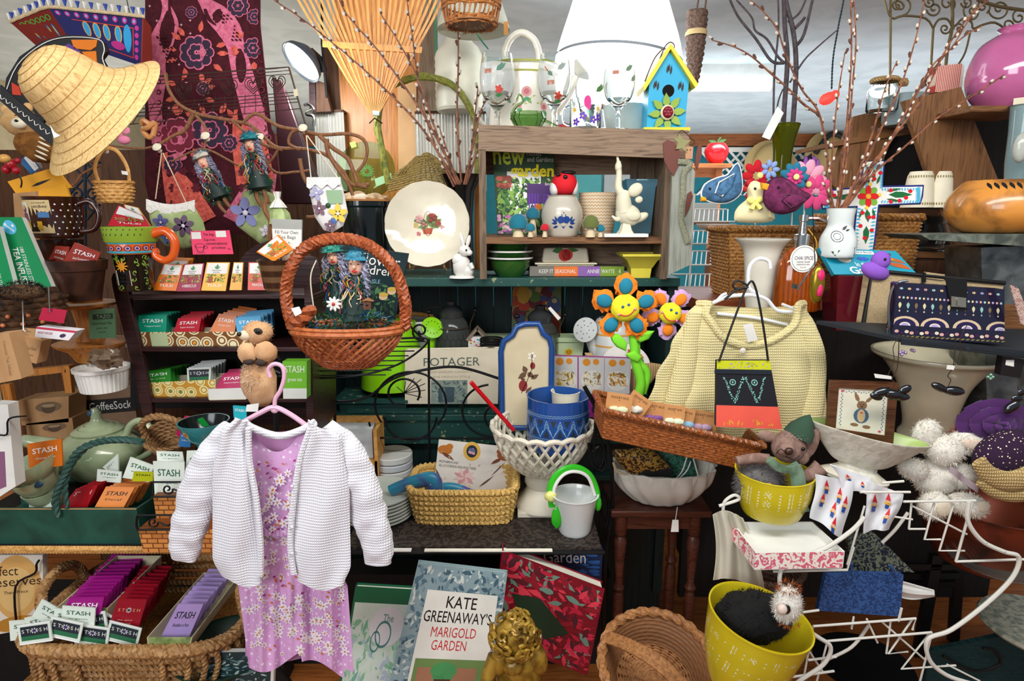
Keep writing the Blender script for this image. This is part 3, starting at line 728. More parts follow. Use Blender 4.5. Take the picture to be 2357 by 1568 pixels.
t.p('body',pillow(t,[(708,410),(740,410),(783,408),(793,450),(801,490),(790,520),(765,535),(745,530),(725,500),(716,460)],20,C('#e6e3e2',.9)))
g=G(C('#8fb089'));c=t.qs([(750,438),(786,437),(788,468),(756,470)],-12);g.slab(c,1.5);t.p('green_patch',g,label='green square patch')
g=G();flowers(t,g,[(778,492,22,5,C('#e9c64a')),(735,480,16,5,C('#7a5a68')),(760,520,13,5,C('#7a5a68')),(728,445,16,4,C('#a9a8d0'))],12);g.ball(t.q(768,508,-12),7,2,9,10,C('#4a6fb0'));g.ball(t.q(755,473,-12),6,3,6,10,C('#1f4a2e'));t.p('applique_flower',g)
t.p('lace_trim',G('lace').grid(lambda u,v:t.q(706+u*78,408+v*(22+5*sin(u*18)),-11),20,4,th=1.2));t.p('string',G(C('#d8cdb8')).tube(t.qs([(716,410),(705,312),(707,312),(778,410)],-6),1.5,5))

# fairy dolls (curly grey hair, ribbons and roots)
def doll(px,py,Y,H,lean,label,hat=C('#1d7f86'),seed=1,face=True,root=True,grp=None):
    t=T('fairy_doll',label,'doll',px,py,Y,group=grp);r=random.Random(seed);s=H/100
    if face:
        g=G(C('#e8b49a',.6)).ball((0,-2,0),11*s,10*s,14*s,18).ball((0,-12*s,-1*s),2.6*s,3*s,3.4*s,8)
        g.ball((-4.5*s,-9.6*s,3*s),2.2*s,1*s,.8*s,8,C('#4a3a3a')).ball((4.5*s,-9.6*s,3*s),2.2*s,1*s,.8*s,8,C('#4a3a3a')).ball((0,-10*s,-7*s),3.8*s,1.5*s,2*s,10,C('#c8302a'));t.p('head',g)
    g=G(C('#9092a8',.7))
    for k in range(84):
        a=r.uniform(-2.5,2.5);x=sin(a)*r.uniform(12,17)*s;z=cos(a)*12*s;y=r.uniform(-5,6)*s;q=r.uniform(3,5)*s;pts=[]
        dz=-r.uniform(20,46)*s
        for i in range(16):f=i/15;pts.append((x*(1+.25*f)+q*.6*cos(i*1.2),y+q*.5*sin(i*1.2)-(8*s if abs(x)>9*s else 0)*(.5),z+dz*f*(.35+.65*abs(x)/(13*s))))
        g.tube(pts,r.uniform(.8,1.5)*s,4,C('#9a9bb0')if k%3 else C('#6d6e88'))
    t.p('hair',g)
    g=G(hat).ball((0,0,14*s),14*s,11*s,9*s,14,nz=.5).lathe([(13*s,0),(19*s,-2*s)],16,(0,0,11*s),cap=False);g.fur((0,0,16*s),14*s,10*s,8*s,120,9*s,ms=[C('#1d6a86'),C('#6fa5b8'),C('#3d7a78')],w=.8*s);t.p('hat',g)
    g=G(C('#16302c')).lathe([(5*s,-12*s),(13*s,-22*s),(17*s,-45*s),(22*s,-75*s),(10*s,-80*s)],14)
    cols=[C('#12463c'),C('#c8922c'),C('#24509c'),C('#a8283a'),C('#1f7f5c'),C('#d8cdb0'),C('#0d1f1c'),C('#12463c')]
    for k in range(70):
        a=r.uniform(0,6.28);x=cos(a)*10*s;z=-r.uniform(14,45)*s;pts=[(x,-9*s-abs(sin(a))*4*s,z)]
        for i in range(4):p=pts[-1];pts.append((p[0]+r.uniform(-7,7)*s,p[1]+r.uniform(-3,2)*s,p[2]-r.uniform(2,11)*s))
        g.tube(cr(pts,3),.9*s,4,r.choice(cols))
    t.p('ribbon_dress',g)
    if root:t.p('legs',G('branch').tube(cr([(-4*s,-4,-70*s),(-8*s,-6,-90*s),(-3*s,-4,-108*s)],4),[5*s,3*s],7).tube(cr([(6*s,-4,-70*s),(8*s,-6,-90*s),(12*s,-4,-105*s)],4),[5*s,3*s],7))
    t.p('greenery',G().fur((0,-2,-70*s),24*s,10*s,16*s,220,9*s,ms=[C('#2a6a4c'),C('#1d8a7a'),C('#4a7a2c'),C('#0f3a30')],w=1*s))
    t.o.rotation_euler.y=radians(lean);return t
doll(470,375,1.82,112,-22,'grey haired fairy doll leaning left on the branch before the tapestry',C('#d8cfc0'),2)
doll(578,335,1.75,128,-8,'grey haired fairy doll with teal hat hanging from the middle knob',C('#16818c'),3)
# hexagonal quilted bags under the dolls
t=T('quilted_bag','green quilted bag with periwinkle star flower below the teal hatted doll','pouch',590,510,1.82)
t.p('body',pillow(t,[(560,440),(600,435),(640,450),(665,510),(640,545),(600,562),(545,520),(548,480)],22,'quiltgreen'))
g=G();flowers(t,g,[(565,490,34,5,'quiltblue'),(612,532,14,5,C('#e8e4f0')),(640,500,12,5,C('#9a8a9c'))],11);t.p('applique_flower',g)
t=T('lace_bonnet_doll','tiny lace topped sachet doll beside the plastic tea bag pack','doll',640,470,1.72)
t.p('body',G('quiltgreen').lathe([(26,-45),(22,-20),(8,-2)],18,wf=lambda a,v:1+.1*sin(6*a)));t.p('lace_trim',G('lace').lathe([(18,-8),(12,2),(5,12),(8,28)],18,wf=lambda a,v:1+.15*sin(7*a),cap=False));t.p('root_leg',G('branch').tube(cr([(-20,-8,20),(-28,-10,-10),(-16,-10,-40),(-22,-10,-80)],5),[5,7]))

# blue iron scroll panel, left
t=T('iron_scroll','slate blue wrought iron scroll ornament behind the small basket','ironwork',200,430,1.95)
g=G('ironblue')
for sx in(-1,1):
    for(y0,sy)in((372,1),(448,-1),(470,1)):
        pts=[]
        for k in range(20):a=k*.42;r=17*(1-k/24);pts.append((195+sx*(18+r*cos(a)),y0+sy*r*sin(a)))
        g.tube([t.q(*p)for p in pts[::-1]]+[t.q(196+sx*4,y0+sy*36)],3,6)
g.tube(t.qs([(196,352),(196,900)]),4,6).ball(t.q(193,348),7);t.p('scrollwork',g)
# envelopes, cards, egg ornaments, plush at the left edge
t=T('plush_animal','brown and tan striped plush toy at the left edge under the hat','plush toy',55,300,1.6)
t.p('head',G('furtan').ball((-10,5,20),40,30,32,nz=.2).ball((8,-22,12),16,12,12,m='cream').ball((12,-34,16),4,3,3,m='black').ball((2,-20,28),3,2,3,m='black').ball((-34,0,44),12,8,12).ball((14,4,50),11,7,11))
t.p('body',G('furbrown').ball((15,10,-35),48,30,34,nz=.15,rot=(0,20,0)));g=G('cream')
for k in range(6):g.ball((42+k*3.5,-18+k,-62+k*10),15,3,2.6,10,rot=(0,25,0))
t.p('stripe',g)
def card(name,label,cat,pts,Y,m,th=2,deco=None,dy=(0,0,0,0),group=None,part='body'):
    cx=sum(p[0]for p in pts)/4;cy=sum(p[1]for p in pts)/4
    t=T(name,label,cat,cx,cy,Y,group=group);c=[t.q(p[0],p[1],d)for p,d in zip(pts,dy)]
    g=G(m).slab(c,th)
    if deco:deco(g,c)
    t.p(part,g);return t,c
card('greeting_card','folded blue and white card sticking up above the yellow envelopes','card',[(44,372),(66,350),(92,388),(72,402)],1.62,C('#1f5f92'),2,lambda g,c:g.dec(c,rect(.45,.05,.95,.95),'white'))
card('greeting_card','small white card standing upright between blue card and hat brim','card',[(62,336),(80,345),(96,385),(80,398)],1.66,'white')
t=T('wooden_egg','glossy tan wooden egg ornament at the far left edge','ornament',10,365,1.5);t.p('body',G(C('#cf9a50',.2)).ball((0,0,0),14,10,10))
t=T('red_ornament','small dark red berry cluster at the left edge beside the tan egg','ornament',25,378,1.55);t.p('body',G(C('#a01a28',.3)).ball((0,0,0),12).ball((10,0,-14),9).ball((-14,3,-12),10).ball((14,4,8),7))
t,c=card('yellow_envelope','orange yellow folded card box top lying behind the kraft tea box','card box',[(17,418),(125,385),(162,432),(60,478)],1.7,'cardyellow',8,lambda g,c:g.dec(c,leaf(.35,.42,.8,.4,.05),'black'))
t,c=card('yellow_envelope','orange yellow card with small white price label above the spotted mug','card box',[(80,440),(150,425),(163,460),(95,478)],1.66,'cardyellow',6)
def bigbox(name,label,c4,Y,d,m,deco=None,dy=(0,0,0,0),cat='box',lid=None,side=None):
    t=T(name,label,cat,c4[3][0],c4[3][1],Y);c=[t.q(p[0],p[1],e)for p,e in zip(c4,dy)]
    g=G(m).slab(c,d,ms=side)
    if deco:deco(g,c)
    t.p('carton',g,bev=1)
    if lid:lid(t,c)
    return t,c
bigbox('tea_infuser_box','upright kraft carton with dark lettering behind the spotted mug',[(30,445),(88,440),(92,560),(38,562)],1.66,30,'kraft',lambda g,c:g.dec(c,[[(1-b,a)for a,b in p]for p in txt('Tea Inf',.25,.25,.95,.5)],'kraftdark'),lid=lambda t,c:t.p('hook',G('iron').tube(cr(t.qs([(48,432),(50,418),(44,405),(34,398)],0),4),1.6)))
# spotted mug
t=T('spotted_mug','brown glazed mug with white dots and a kitchen picture, standing on a brown crock','mug',135,548,1.6)
pr=[(45,0),(50,4),(54,40),(57,88),(59,92)]
g=G('brownglaze').pot(pr,3,40)
def lmap(prof,eps=.5,a0=0):
    def f(x,z):
        for(r0,z0),(r1,z1)in zip(prof,prof[1:]):
            if z<=z1:break
        r=r0+(r1-r0)*((z-z0)/((z1-z0)or 1))if z1!=z0 else r1
        a=x/r+a0;return((r+eps)*sin(a),-(r+eps)*cos(a),z)
    return f
def cut(x0,y0,x1,y1,n=8):return[q for k in range(n)for q in rect(x0+(x1-x0)*k/n,y0,x0+(x1-x0)*(k+1)/n,y1)]
f=lmap(pr,.5);g.map(cut(-52,12,28,84),f,C('#d9c08a'))
f2=lmap(pr,.9);g.map(cut(-50,14,-20,80,4),f2,C('#efe6cc'));g.map(disc(-32,64,7,8)+[[(-40,56),(-24,56),(-20,30),(-44,30)]],lmap(pr,1.2),C('#7d4a66'));g.map(disc(-30,26,12,14),lmap(pr,1.4),C('#e3c02c'));g.map(disc(-32,68,5,5),lmap(pr,1.6),C('#d9a684'))
g.map(cut(-48,16,0,26,5),lmap(pr,1.1),'black');g.map(cut(2,46,24,58,3),lmap(pr,1.2),C('#3f74a8'));g.map(cut(-2,20,8,38,2),lmap(pr,1.2),C('#d9a820'));g.map(txt('recipes',-8,66,22,74)+txt('Cooking',-8,76,20,80),lambda x,z:lmap(pr,1.3)(x,142-z if 0 else z),C('#5a4030'))
for k in range(30):g.map(disc(32+14*(k%5)+5*(k//5%2),10+13*(k//5),2,2,8),f2,'white')
t.p('body',g);t.p('handle',G('brownglaze').tube(cr([(54,0,76),(80,4,82),(96,6,55),(84,4,22),(54,0,14)],6),6,10))
t=T('brown_crock','dark brown glazed crock under the spotted mug','crock',140,600,1.62);t.p('body',G('brownglaze').pot([(38,-10),(48,10),(50,48)],4,32))
# the small things on the shelf behind tapestry bottom
t=T('pink_mouse','tiny pink felt mouse sitting on the wire rack shelf','ornament',285,318,1.85);t.p('body',G(C('#e88aa8',.9)).ball((0,0,-4),15,9,10).ball((-8,-3,8),9,7,8));t.p('ear',G(C('#e88aa8',.9)).ball((-17,-2,15),8,3,8).ball((8,-2,17),10,3,9))
t=T('twisted_pretzel','glossy brown twisted bread ornament beside the pink mouse','ornament',343,298,1.85);t.p('body',G(C('#c98a55',.3)).tube(cr([(-15,0,12),(-5,-6,18),(12,0,0),(0,0,-18),(-14,0,-2),(4,-8,4),(16,0,14),(8,0,-14)],5),6))
t=T('miniature_tin','small row of white price tagged trinkets beside the pink mouse','ornament',240,305,1.9);t.p('body',G('white').box(-30,20,0,14,-12,6).box(-24,-8,-2,0,0,10,C('#c03a3a')))
t=T('wooden_plank','brown wooden plank with dark frame behind the small basket','plank',330,410,2.3);t.p('board',G('plankbrown').slab(t.qs([(232,345),(420,345),(420,1290),(232,1290)]),10))
# pussy willow sprays
mt('catkin','#c9c2b6',rough=.95);mt('bud','#5a3a30',rough=.7);mt('willow','#8c5638','#5c3424','mottle',3,.6);mt('greentwig','#8c8a34','#5f6a26','mottle',3,.6)
def willow(t,paths,r=2.2,step=20,seed=1,m='willow'):
    rr=random.Random(seed)
    for k,pts in enumerate(paths):
        c=cr(t.qs(pts,-4+k*2),6);g=G(m).tube(c,[r*1.25,r*.5],6)
        d=0;last=c[0];side=1
        for i in range(1,len(c)):
            d+=(c[i]-last).length;last=c[i]
            if d>step*rr.uniform(.7,1.3)and i>2:
                d=0;side=-side;dr=(c[i]-c[i-1]).normalized();n_=Vector((dr.z,0,-dr.x))*side;p=c[i]+n_*r*1.1
                q=p+dr*4.5+n_*1.5;an=math_deg(atan2(dr.x,dr.z))
                g.ball(p,2.6,2.6,3.6,6,'bud',rot=(0,an,0));g.ball(q,3.2,3.2,5,8,'catkin' if rr.random()<.75 else 'bud',rot=(0,an+side*12,0))
        t.p('stem',g)
def math_deg(a):return a*57.29578

t=T('black_vase','tall flared black vase holding pussy willow stems','vase',1065,636,2.2,z=HZ)
t.p('body',G(C('#0c0c0e',.15,coat=.5)).pot([(24,0),(26,30),(24,120),(29,180),(44,212),(46,216)],3,40,wf=lambda a,v:1+.03*cos(10*a)))
t=T('pussy_willow','pussy willow stems with silver buds standing in the tall black vase','branches',1060,420,2.12)
willow(t,[[(1050,425),(975,300),(870,190),(760,95),(690,40),(630,0)],[(1055,425),(985,280),(880,130),(820,60),(790,20),(775,-20)],[(1060,425),(1010,320),(965,190),(925,110),(875,30)],
           [(1045,430),(1000,330),(968,220),(950,90),(935,-10)],[(1062,420),(1052,280),(1055,150),(1054,60),(1050,-20)],[(1068,425),(1090,330),(1105,260),(1120,230)],[(1072,425),(1085,350),(1095,250),(1100,200)],[(1052,425),(1030,350),(1010,290)],[(1074,422),(1098,350),(1110,300)]],2.3,17,1)

# green hoop handled basket
mt('wickgreen','#9a8247','#6b5a2c','mottle',8,.6)
t=T('arched_basket','shallow olive wicker basket with a tall green hoop handle behind the plate','basket',985,425,2.28)
t.p('handle',G('greentwig').tube(cr(t.qs([(895,425),(880,350),(870,280),(885,215),(930,185),(985,178),(1040,195),(1080,245),(1098,300),(1100,420)],0),6),[8,7],8))
t.p('vine_wrap',G('greentwig').rope(cr(t.qs([(893,425),(879,350),(869,280),(884,215),(930,184),(985,177),(1040,194),(1080,245)],0),6),9,90,n=1))
g=G('wickgreen')
for k in range(13):
    f=k/12;y0=362+f*66;w_=88*sqrt(max(0,1-(1-f)**2*.9));g.tube(cr([(-w_*1+0,-10-20*f,t.q(985,y0)[2]-14),(-w_*.6,-22-20*f,t.q(985,y0-2+10*sin(2))[2]),(0,-28-20*f,t.q(985,y0)[2]+6),(w_*.6,-22-20*f,t.q(985,y0)[2]),(w_,-10-20*f,t.q(985,y0)[2]-14)],5),2.3,5)
for k in range(15):a=-1.25+k*.178;g.tube([(sin(a)*85,-12,t.q(985,428)[2]),(sin(a)*60,-34,t.q(985,398)[2]),(sin(a)*20,-28,t.q(985,362)[2])],2,5)
t.p('woven_body',g)

# green glass plate
t=T('glass_plate','transparent green pressed glass plate leaning behind the branch','plate',845,395,2.3)
g=G('glassgreen').lathe([(0,0),(28,0),(30,1.5),(52,6),(66,9),(66,11),(52,8),(30,4),(0,3)],40);t.p('body',g.tr(rx=78,ry=4));g=G(C('#4c8c3a',.2))
for k in range(16):a=k*pi/8;g.map(leaf(4*cos(a),4*sin(a),19*cos(a),19*sin(a),1.6),lambda x,z:(x+1,-6,z))
t.p('star_pattern',g);t.p('price_tag',G(C('#a5d45e')).slab([(-34,-12,62),(-22,-12,66),(-18,-12,54),(-30,-12,50)],1));t.p('label_card',G(C('#a8d8a4')).slab(t.qs([(862,412),(900,398),(902,415),(866,430)],-14),1))
# black crock
t=T('black_crock','glossy black lidded crock standing between stocking and plate','crock',845,636,2.12,z=HZ)
t.p('body',G(C('#10181a',.12,coat=.6)).pot([(52,0),(56,20),(56,148),(60,152),(60,162)],4,48));t.p('lid',G(C('#c98a4c')).lathe([(0,162),(62,162),(63,166),(0,166)],40))
t=T('stone','pale rough stone lying on the lid of the black crock','stone',840,458,2.12);t.p('body',G('stonep' if 'stonep' in MT else mt('stonep','#cdb391','#a58a68','mottle',2,.9,bump=.6)).ball((-22,0,0),30,20,15,18,nz=.5).ball((20,0,-2),34,20,13,18,nz=.5).ball((-8,-8,0),20,16,13,14,C('#ded2bd',.8)))

# milk can jar
t=T('milk_can_jar','cream ribbed ceramic jar shaped like a milk can on the metal sheet top','jar',1058,258,2.4)
pr=[(50,0),(54,6)]+[(54+(1 if k%2 else-.5),10+k*8)for k in range(14)]+[(52,124),(44,138),(32,148),(29,160),(30,168),(38,180),(41,186)]
t.p('body',G(C('#dad9c6',.35)).pot(pr,4,48))
# hanging shade, vine basket
t=T('hanging_lamp','wide glowing cream lamp shade hanging above the milk can jar','lamp',1090,70,2.12)
t.p('shade',G(C('#b9bba8',.5)).pot([(84,0),(78,22),(66,56),(50,95)],2,48));t.p('bulb',G('lampglow').lathe([(0,8),(80,3),(80,4),(0,9)],40));t.p('tag',G(C('#c98a3c')).slab([(70,-45,5),(80,-45,7),(80,-45,-22),(70,-45,-22)],1));t.p('cord',G(C('#2c8a6a')).tube(cr([(0,-40,0),(14,-40,-25),(35,-40,-50)],5),1.6))
l=bpy.data.lights.new('lamp_bulb','POINT');l.energy=.5;l.color=(1,.93,.8);l.shadow_soft_size=.06;o=bpy.data.objects.new('lamp_bulb',l);COL.objects.link(o);o.location=P(1090,30,2.12)
t=T('vine_basket','rough orange brown grapevine basket hanging at the top','basket',1085,60,1.85)
g=G(C('#a86a34',.7));rv=random.Random(9)
for k in range(34):a=k*2*pi/34;g.tube(cr([(58*cos(a),50*sin(a),4),(64*cos(a+.1),54*sin(a+.1),30+rv.uniform(-4,4)),(72*cos(a-.08),60*sin(a-.08),75)],4),1.8,5,C('#b8743a')if k%2 else C('#8a4f24'))
for z_,rr_ in((0,56),(4,60),(10,59),(36,66),(42,67),(72,74)):
    for q in range(2):g.tube([((rr_+rv.uniform(-2,2))*cos(a),(rr_*.85+rv.uniform(-2,2))*sin(a),z_+rv.uniform(-3,3))for a in[2*pi*i/36 for i in range(36)]],2.4,5,closed=True)
g.fur((0,0,-2),55,46,6,260,8,ms=[C('#8a5a2c'),C('#a87038')],w=.8);g.lathe([(0,0),(56,1),(56,3),(0,2)],24,m=C('#6e4420'));t.p('woven_vines',g)

# big white watering can
t=T('watering_can','cream ceramic watering can with pink roses and green bands behind the glasses','watering can',1205,290,2.2,z=CZT)
pr=[(76,0),(80,10),(78,100),(76,148),(66,156)]
g=G(C('#efeadb',.15,coat=.4)).pot(pr,4,48)
for z_ in(16,132,152):g.lathe([(79.8 if z_<100 else 77.4,z_),(79.8 if z_<100 else 77.4,z_+4)],48,m=C('#a8ab3c'),cap=False)
for x,z_,r in((5,90,11),(-38,85,8),(45,60,8),(-10,60,5)):
    g.map(disc(x,z_,r,r),lmap(pr,.7),C('#e4a6a6'));g.map(disc(x,z_,r*.55,r*.55),lmap(pr,1),C('#cf6d78'));g.map(leaf(x,z_-r,x-r,z_-2.4*r,4)+leaf(x,z_-r,x+r,z_-2.3*r,4),lmap(pr,.6),C('#4ba06a'))
for k in range(12):g.map(leaf(-45+k*9,70+10*sin(k*2),-38+k*9,76+10*sin(k*2+1),1.4),lmap(pr,.6),C('#b5b35a'))
t.p('body',g);t.p('handle',G(C('#efeadb',.15,coat=.4)).tube(cr([(-30,0,150),(-42,0,185),(-30,0,215),(-5,0,228),(22,0,214),(34,0,182),(30,0,150)],6),8,12))
t.p('handle',G(C('#efeadb',.15,coat=.4)).tube(cr([(-74,0,120),(-105,-10,95),(-105,-10,50),(-76,0,20)],6),5,10),label='side handle with green line')
t.p('spout',G(C('#efeadb',.15,coat=.4)).tube(cr([(74,0,60),(98,-5,90),(118,-8,130)],5),[14,8],12).lathe([(6,0),(24,16),(24,20),(0,21)],24,(0,0,0)).tr()if 0 else G(C('#efeadb',.15,coat=.4)).tube(cr([(74,0,60),(98,-5,95),(118,-8,135)],5),[14,8],12))
rs=G(C('#dfe0d8',.3)).lathe([(7,-6),(26,10),(26,13),(0,14)],28).tr(ry=52,x=122,y=-8,z=142);t.p('rose',rs)

# wine glasses and painted mug
mt('frost','#f8fafa',rough=.5,alpha=.22)
def glass(px,py,Y,h,label,tilt=0,marks=()):
    t=T('wine_glass',label,'glass',px,py,Y,z=CZT,group=None)
    s=h/150
    pr=[(24*s,0),(24*s,2*s),(6*s,6*s),(4.5*s,24*s),(6*s,42*s),(14*s,52*s),(28*s,68*s),(35*s,92*s),(35*s,118*s),(30*s,150*s)]
    inner=[(r-1.6*s,z)for r,z in pr[::-1]if z>60*s]+[(10*s,58*s),(0,55*s)]
    pr2=[(v.x,v.y)for v in cr([(r,z,0)for r,z in pr[4:]],3)]
    g=G('glass').lathe([(0,0)]+pr[:4]+pr2+inner,36,cap=False);t.p('body',g)
    fr=[(r+.4,z)for r,z in pr2 if 74*s<z<132*s]
    d=G('frost').lathe(fr+[(r-.3,z)for r,z in fr[::-1]],36,cap=False)
    for x,z_,k,c in marks:
        f=lmap(pr[5:],1.6)
        if k=='brick':d.map(rect(x*s-7*s,z_*s-4*s,x*s+7*s,z_*s+4*s),f,C('#b0705a'))
        elif k=='leaf':d.map(leaf(x*s-9*s,z_*s-8*s,x*s+10*s,z_*s+7*s,5*s),f,C(c)).map(leaf(x*s-2*s,z_*s-8*s,x*s+2*s,z_*s+9*s,3*s),f,C(c))
        elif k=='fl':d.map(flo(x*s,z_*s,8*s,5),f,C(c)).map(leaf(x*s-7*s,z_*s-12*s,x*s+7*s,z_*s-9*s,3*s),f,C('#3a8a4a'))
        elif k=='tool':d.map(leaf(x*s,z_*s,x*s+10*s,z_*s-10*s,4*s),f,C('#4c6e5c')).map(ln([(x*s-7*s,z_*s+10*s),(x*s,z_*s)],2*s),f,C('#a8402c'))
    t.p('painted_design',d);return t
glass(1145,286,2.02,168,'wine glass with red flower painted, leftmost on the crate',0,((-18,112,'brick',''),(8,120,'leaf','#4c7a6a'),(4,78,'fl','#c8463c')))
glass(1275,296,1.98,162,'wine glass with painted trowel, second from left on the crate',0,((-16,112,'tool',''),(12,122,'leaf','#8a9a94'),(-10,90,'brick',''),(6,66,'fl','#c84a3a')))
glass(1362,270,2.2,165,'wine glass with large green leaf painted, in front of the glowing lamp shade',0,((12,96,'leaf','#4c7a3c'),(20,62,'brick','')))
glass(1422,298,1.97,150,'wine glass beside the blue birdhouse on the crate',0,((-14,118,'brick',''),(16,128,'leaf','#6a8a6a'),(30,108,'leaf','#8a9a84')))
t=T('painted_mug','clear glass mug painted with violets, daisies and a pink tulip','mug',1347,293,1.97,z=CZT)
pr=[(33,0),(36,5),(36,62),(37,66)];t.p('body',G('glass').pot(pr,2,40));t.p('handle',G('glass').tube(cr([(-36,0,52),(-50,0,44),(-50,0,18),(-35,0,10)],5),3,8))
g=G(C('#5a32b4'))
for x,z_ in((-26,14),(-10,26),(14,18),(30,24)):g.map(flo(x,z_,9,5),lmap(pr,.8),C('#5a34b8')).map(disc(x,z_,2,2),lmap(pr,1.2),C('#e8c83c'))
for x,z_ in((-30,40),(26,42)):g.map(flo(x,z_,12,9,1,0,.16),lmap(pr,.8),'white').map(disc(x,z_,4,4),lmap(pr,1.2),C('#e0b818'))
g.map(disc(0,56,8,13)+disc(3,48,5,9),lmap(pr,1),C('#cf2a86')).map(ln([(4,40),(6,10)],1.6),lmap(pr,.7),C('#3f8f3c'));t.p('painted_design',g)
t=T('glass_swan','small olive glass swan dish with curved neck on the crate','ornament',1216,291,1.96,z=CZT)
t.p('body',G('glassgreen').pot([(10,0),(24,6),(32,24),(28,38)],2.5,32,wf=lambda a,v:1+.05*cos(12*a),sx=1.25));t.p('neck',G('glassgreen').tube(cr([(-30,0,16),(-38,0,34),(-26,0,52),(-12,0,62),(-20,0,76),(-28,0,66)],5),[4,2.2],8));t.p('tail',G('glassgreen').tube([(34,0,22),(56,0,12),(70,0,6)],[5,1.5]))
t=T('string_light_flower','pink red flower light lying behind the glasses on the crate','string light',1292,286,2.12,z=CZT+.01);t.p('petals',G(C('#f0606c')).ball((0,0,6),15,10,9,nz=.4).lathe([(6,0),(16,14)],6,(6,0,4),cap=False));t.p('cord',G(C('#1d3a3c')).tube(cr([(0,6,14),(-14,8,22),(-8,8,30)],4),1.5))
# glowing lamp shade
t=T('table_lamp','large glowing white lamp shade with grey trim tape behind the glasses','lamp',1420,200,2.5)
pr=[(v.x,v.y)for v in cr([(128,-18,0),(142,0,0),(146,18,0),(138,80,0),(112,160,0),(88,235,0)],3)]
t.p('shade',G('lampglow2').pot(pr,2,64));trp=[r for r,z in pr]
def R_at(p,z):
    for(a,b),(c,d)in zip(p,p[1:]):
        if b<=z<=d:return a+(c-a)*(z-b)/(d-b)
    return p[-1][0]
t.p('trim_tape',G(C('#8a9098')).grid(lambda u,v:((R_at(pr,50+14*sin(6.283*u+.4)+v*6)+1)*sin(-6.283*u),-(R_at(pr,50+14*sin(6.283*u+.4)+v*6)+1)*cos(6.283*u),50+14*sin(6.283*u+.4)+v*6),80,2));t.p('stand',G('white').lathe([(55,-105),(55,-95),(12,-88),(12,-18),(40,-10),(128,-16),(128,-18),(40,-14)],32))
l=bpy.data.lights.new('lamp_bulb','POINT');l.energy=5;l.color=(.98,.98,1);l.shadow_soft_size=.15;o=bpy.data.objects.new('lamp_bulb',l);COL.objects.link(o);o.location=P(1420,285,2.25)
t=T('blue_white_bowl','pale aqua and white ceramic bowl behind the right wine glass','bowl',1440,292,2.18,z=CZT);t.p('body',G(C('#cfe4e4',.2)).pot([(30,0),(46,16),(52,52),(54,70)],4,36));t.p('price_label',G('white').slab([(38,-52,22),(54,-50,22),(52,-50,0),(38,-52,0)],1))
# wicker wall cone
t=T('wicker_cone','dark brown wicker wall pocket hanging right of the glowing lamp','basket',1600,120,2.35)
mt('wickdark','#6e5345','#3f2c22','mottle',8,.6)
t.p('rim',G('wickdark').tube([(20*cos(a),14*sin(a),86)for a in[2*pi*i/24 for i in range(24)]],3.4,6,closed=True));t.p('body',G('wickdark').weave(lambda v:(10+14*v+4*sin(v*pi),-72+158*v),9,13,1.4,shape=lambda a:(cos(a),sin(a)*.8),sub=4))
t.p('handle',G('wickdark').tube(cr([(-2,0,84),(2,0,122),(10,0,138),(18,0,120),(16,0,84)],5),2.4));t.p('binding',G(C('#c9ad78')).lathe([(24,34),(25,38),(23,46)],20,cap=False))
# birdhouse
t=T('birdhouse','bright blue wooden birdhouse with yellow roof and green metal flower','birdhouse',1532,298,2.0,z=CZT)
bl=mt('bluepaint','#1ea3cf','#123038','worn',.7,.5,thr=.66);ye=mt('yellowpaint','#e0cd2c','#8a7a1c','worn',.9,.5,thr=.68)
g=G(bl).ext([(-44,8),(44,8),(48,110),(0,172),(-42,112)],0,60);t.p('body',g)
t.p('entrance',G(C('#010101',.95)).lathe([(0,0),(13.5,0),(13.5,1.5),(0,1.5)],24).tr(rx=90,x=2,y=.6,z=88));g=G('black')  # entrance is a black disc; the hole's inner shade is put into its colour
for x,z_ in((2,134),(-26,100),(30,98)):g.map(leaf(x-5,z_-9,x-3,z_+10,2.5)+leaf(x+3,z_-12,x+5,z_+9,2.5)+leaf(x-1,z_-5,x,z_+12,2),lambda a,b:(a,-.7,b))
t.p('paint_wear',g)
t.p('roof',G(ye).slab([(0,-12,186),(66,-12,100),(60,-12,92),(0,-12,174)],84));t.p('roof',G(ye).slab([(-58,-12,96),(0,-12,186),(0,-12,174),(-54,-12,86)],84));t.p('base',G(ye).box(-52,54,-10,66,0,8))
g=G(C('#8fae3c',.5))
for k in range(8):
    a=k*pi/4+.1;c_,s_=cos(a),sin(a)
    for p in leaf(12*c_,12*s_,43*c_,43*s_,8):g.add([(x-0,-8+abs(i-3)*.8,z_+40)for i,(x,z_)in enumerate(p)]+[(0+x,-5,z_+40)for x,z_ in p],[(0,1,2,3,4,5),(11,10,9,8,7,6)]+[(i,i+6,(i+1)%6+6,(i+1)%6)for i in range(6)])
t.p('metal_petal',g,label='green metal petals');g=G(C('#e0d4b0')).ball((0,-10,40),16,5,17,20);g.ball((0,-14,40),12,5,13,16,C('#7a1226',.4));
for k in range(6):a=k*pi/3;g.ball((7*cos(a),-18,40+7*sin(a)),4.5,3,4.5,8,C('#8e1a30',.4))
t.p('rosette',g,label='dark red rose centre');t.p('hanging_wire',G('ironb').tube(cr([(-16,20,160),(-6,20,186),(6,20,196),(16,20,188),(10,20,170)],5),1.4).tube(cr([(-50,10,110),(-44,8,128),(-30,8,160),(-14,8,178)],5),1.5))
# tall branch vase, hanging light
mt('redglow','#ff3a30',emit=1.2)
t=T('flower_light','glowing red flower bulb hanging on a twisted dark wire','string light',1908,222,2.4)
t.p('bulb',G('redglow').ball((-2,0,-4),20,13,12,nz=.3,rot=(0,-28,0)).ball((14,0,4),10,8,10));t.p('wire',G(C('#20343c')).rope(cr(t.qs([(1914,205),(1915,180),(1918,130),(1930,60),(1942,0),(1946,-30)]),5),2,14))
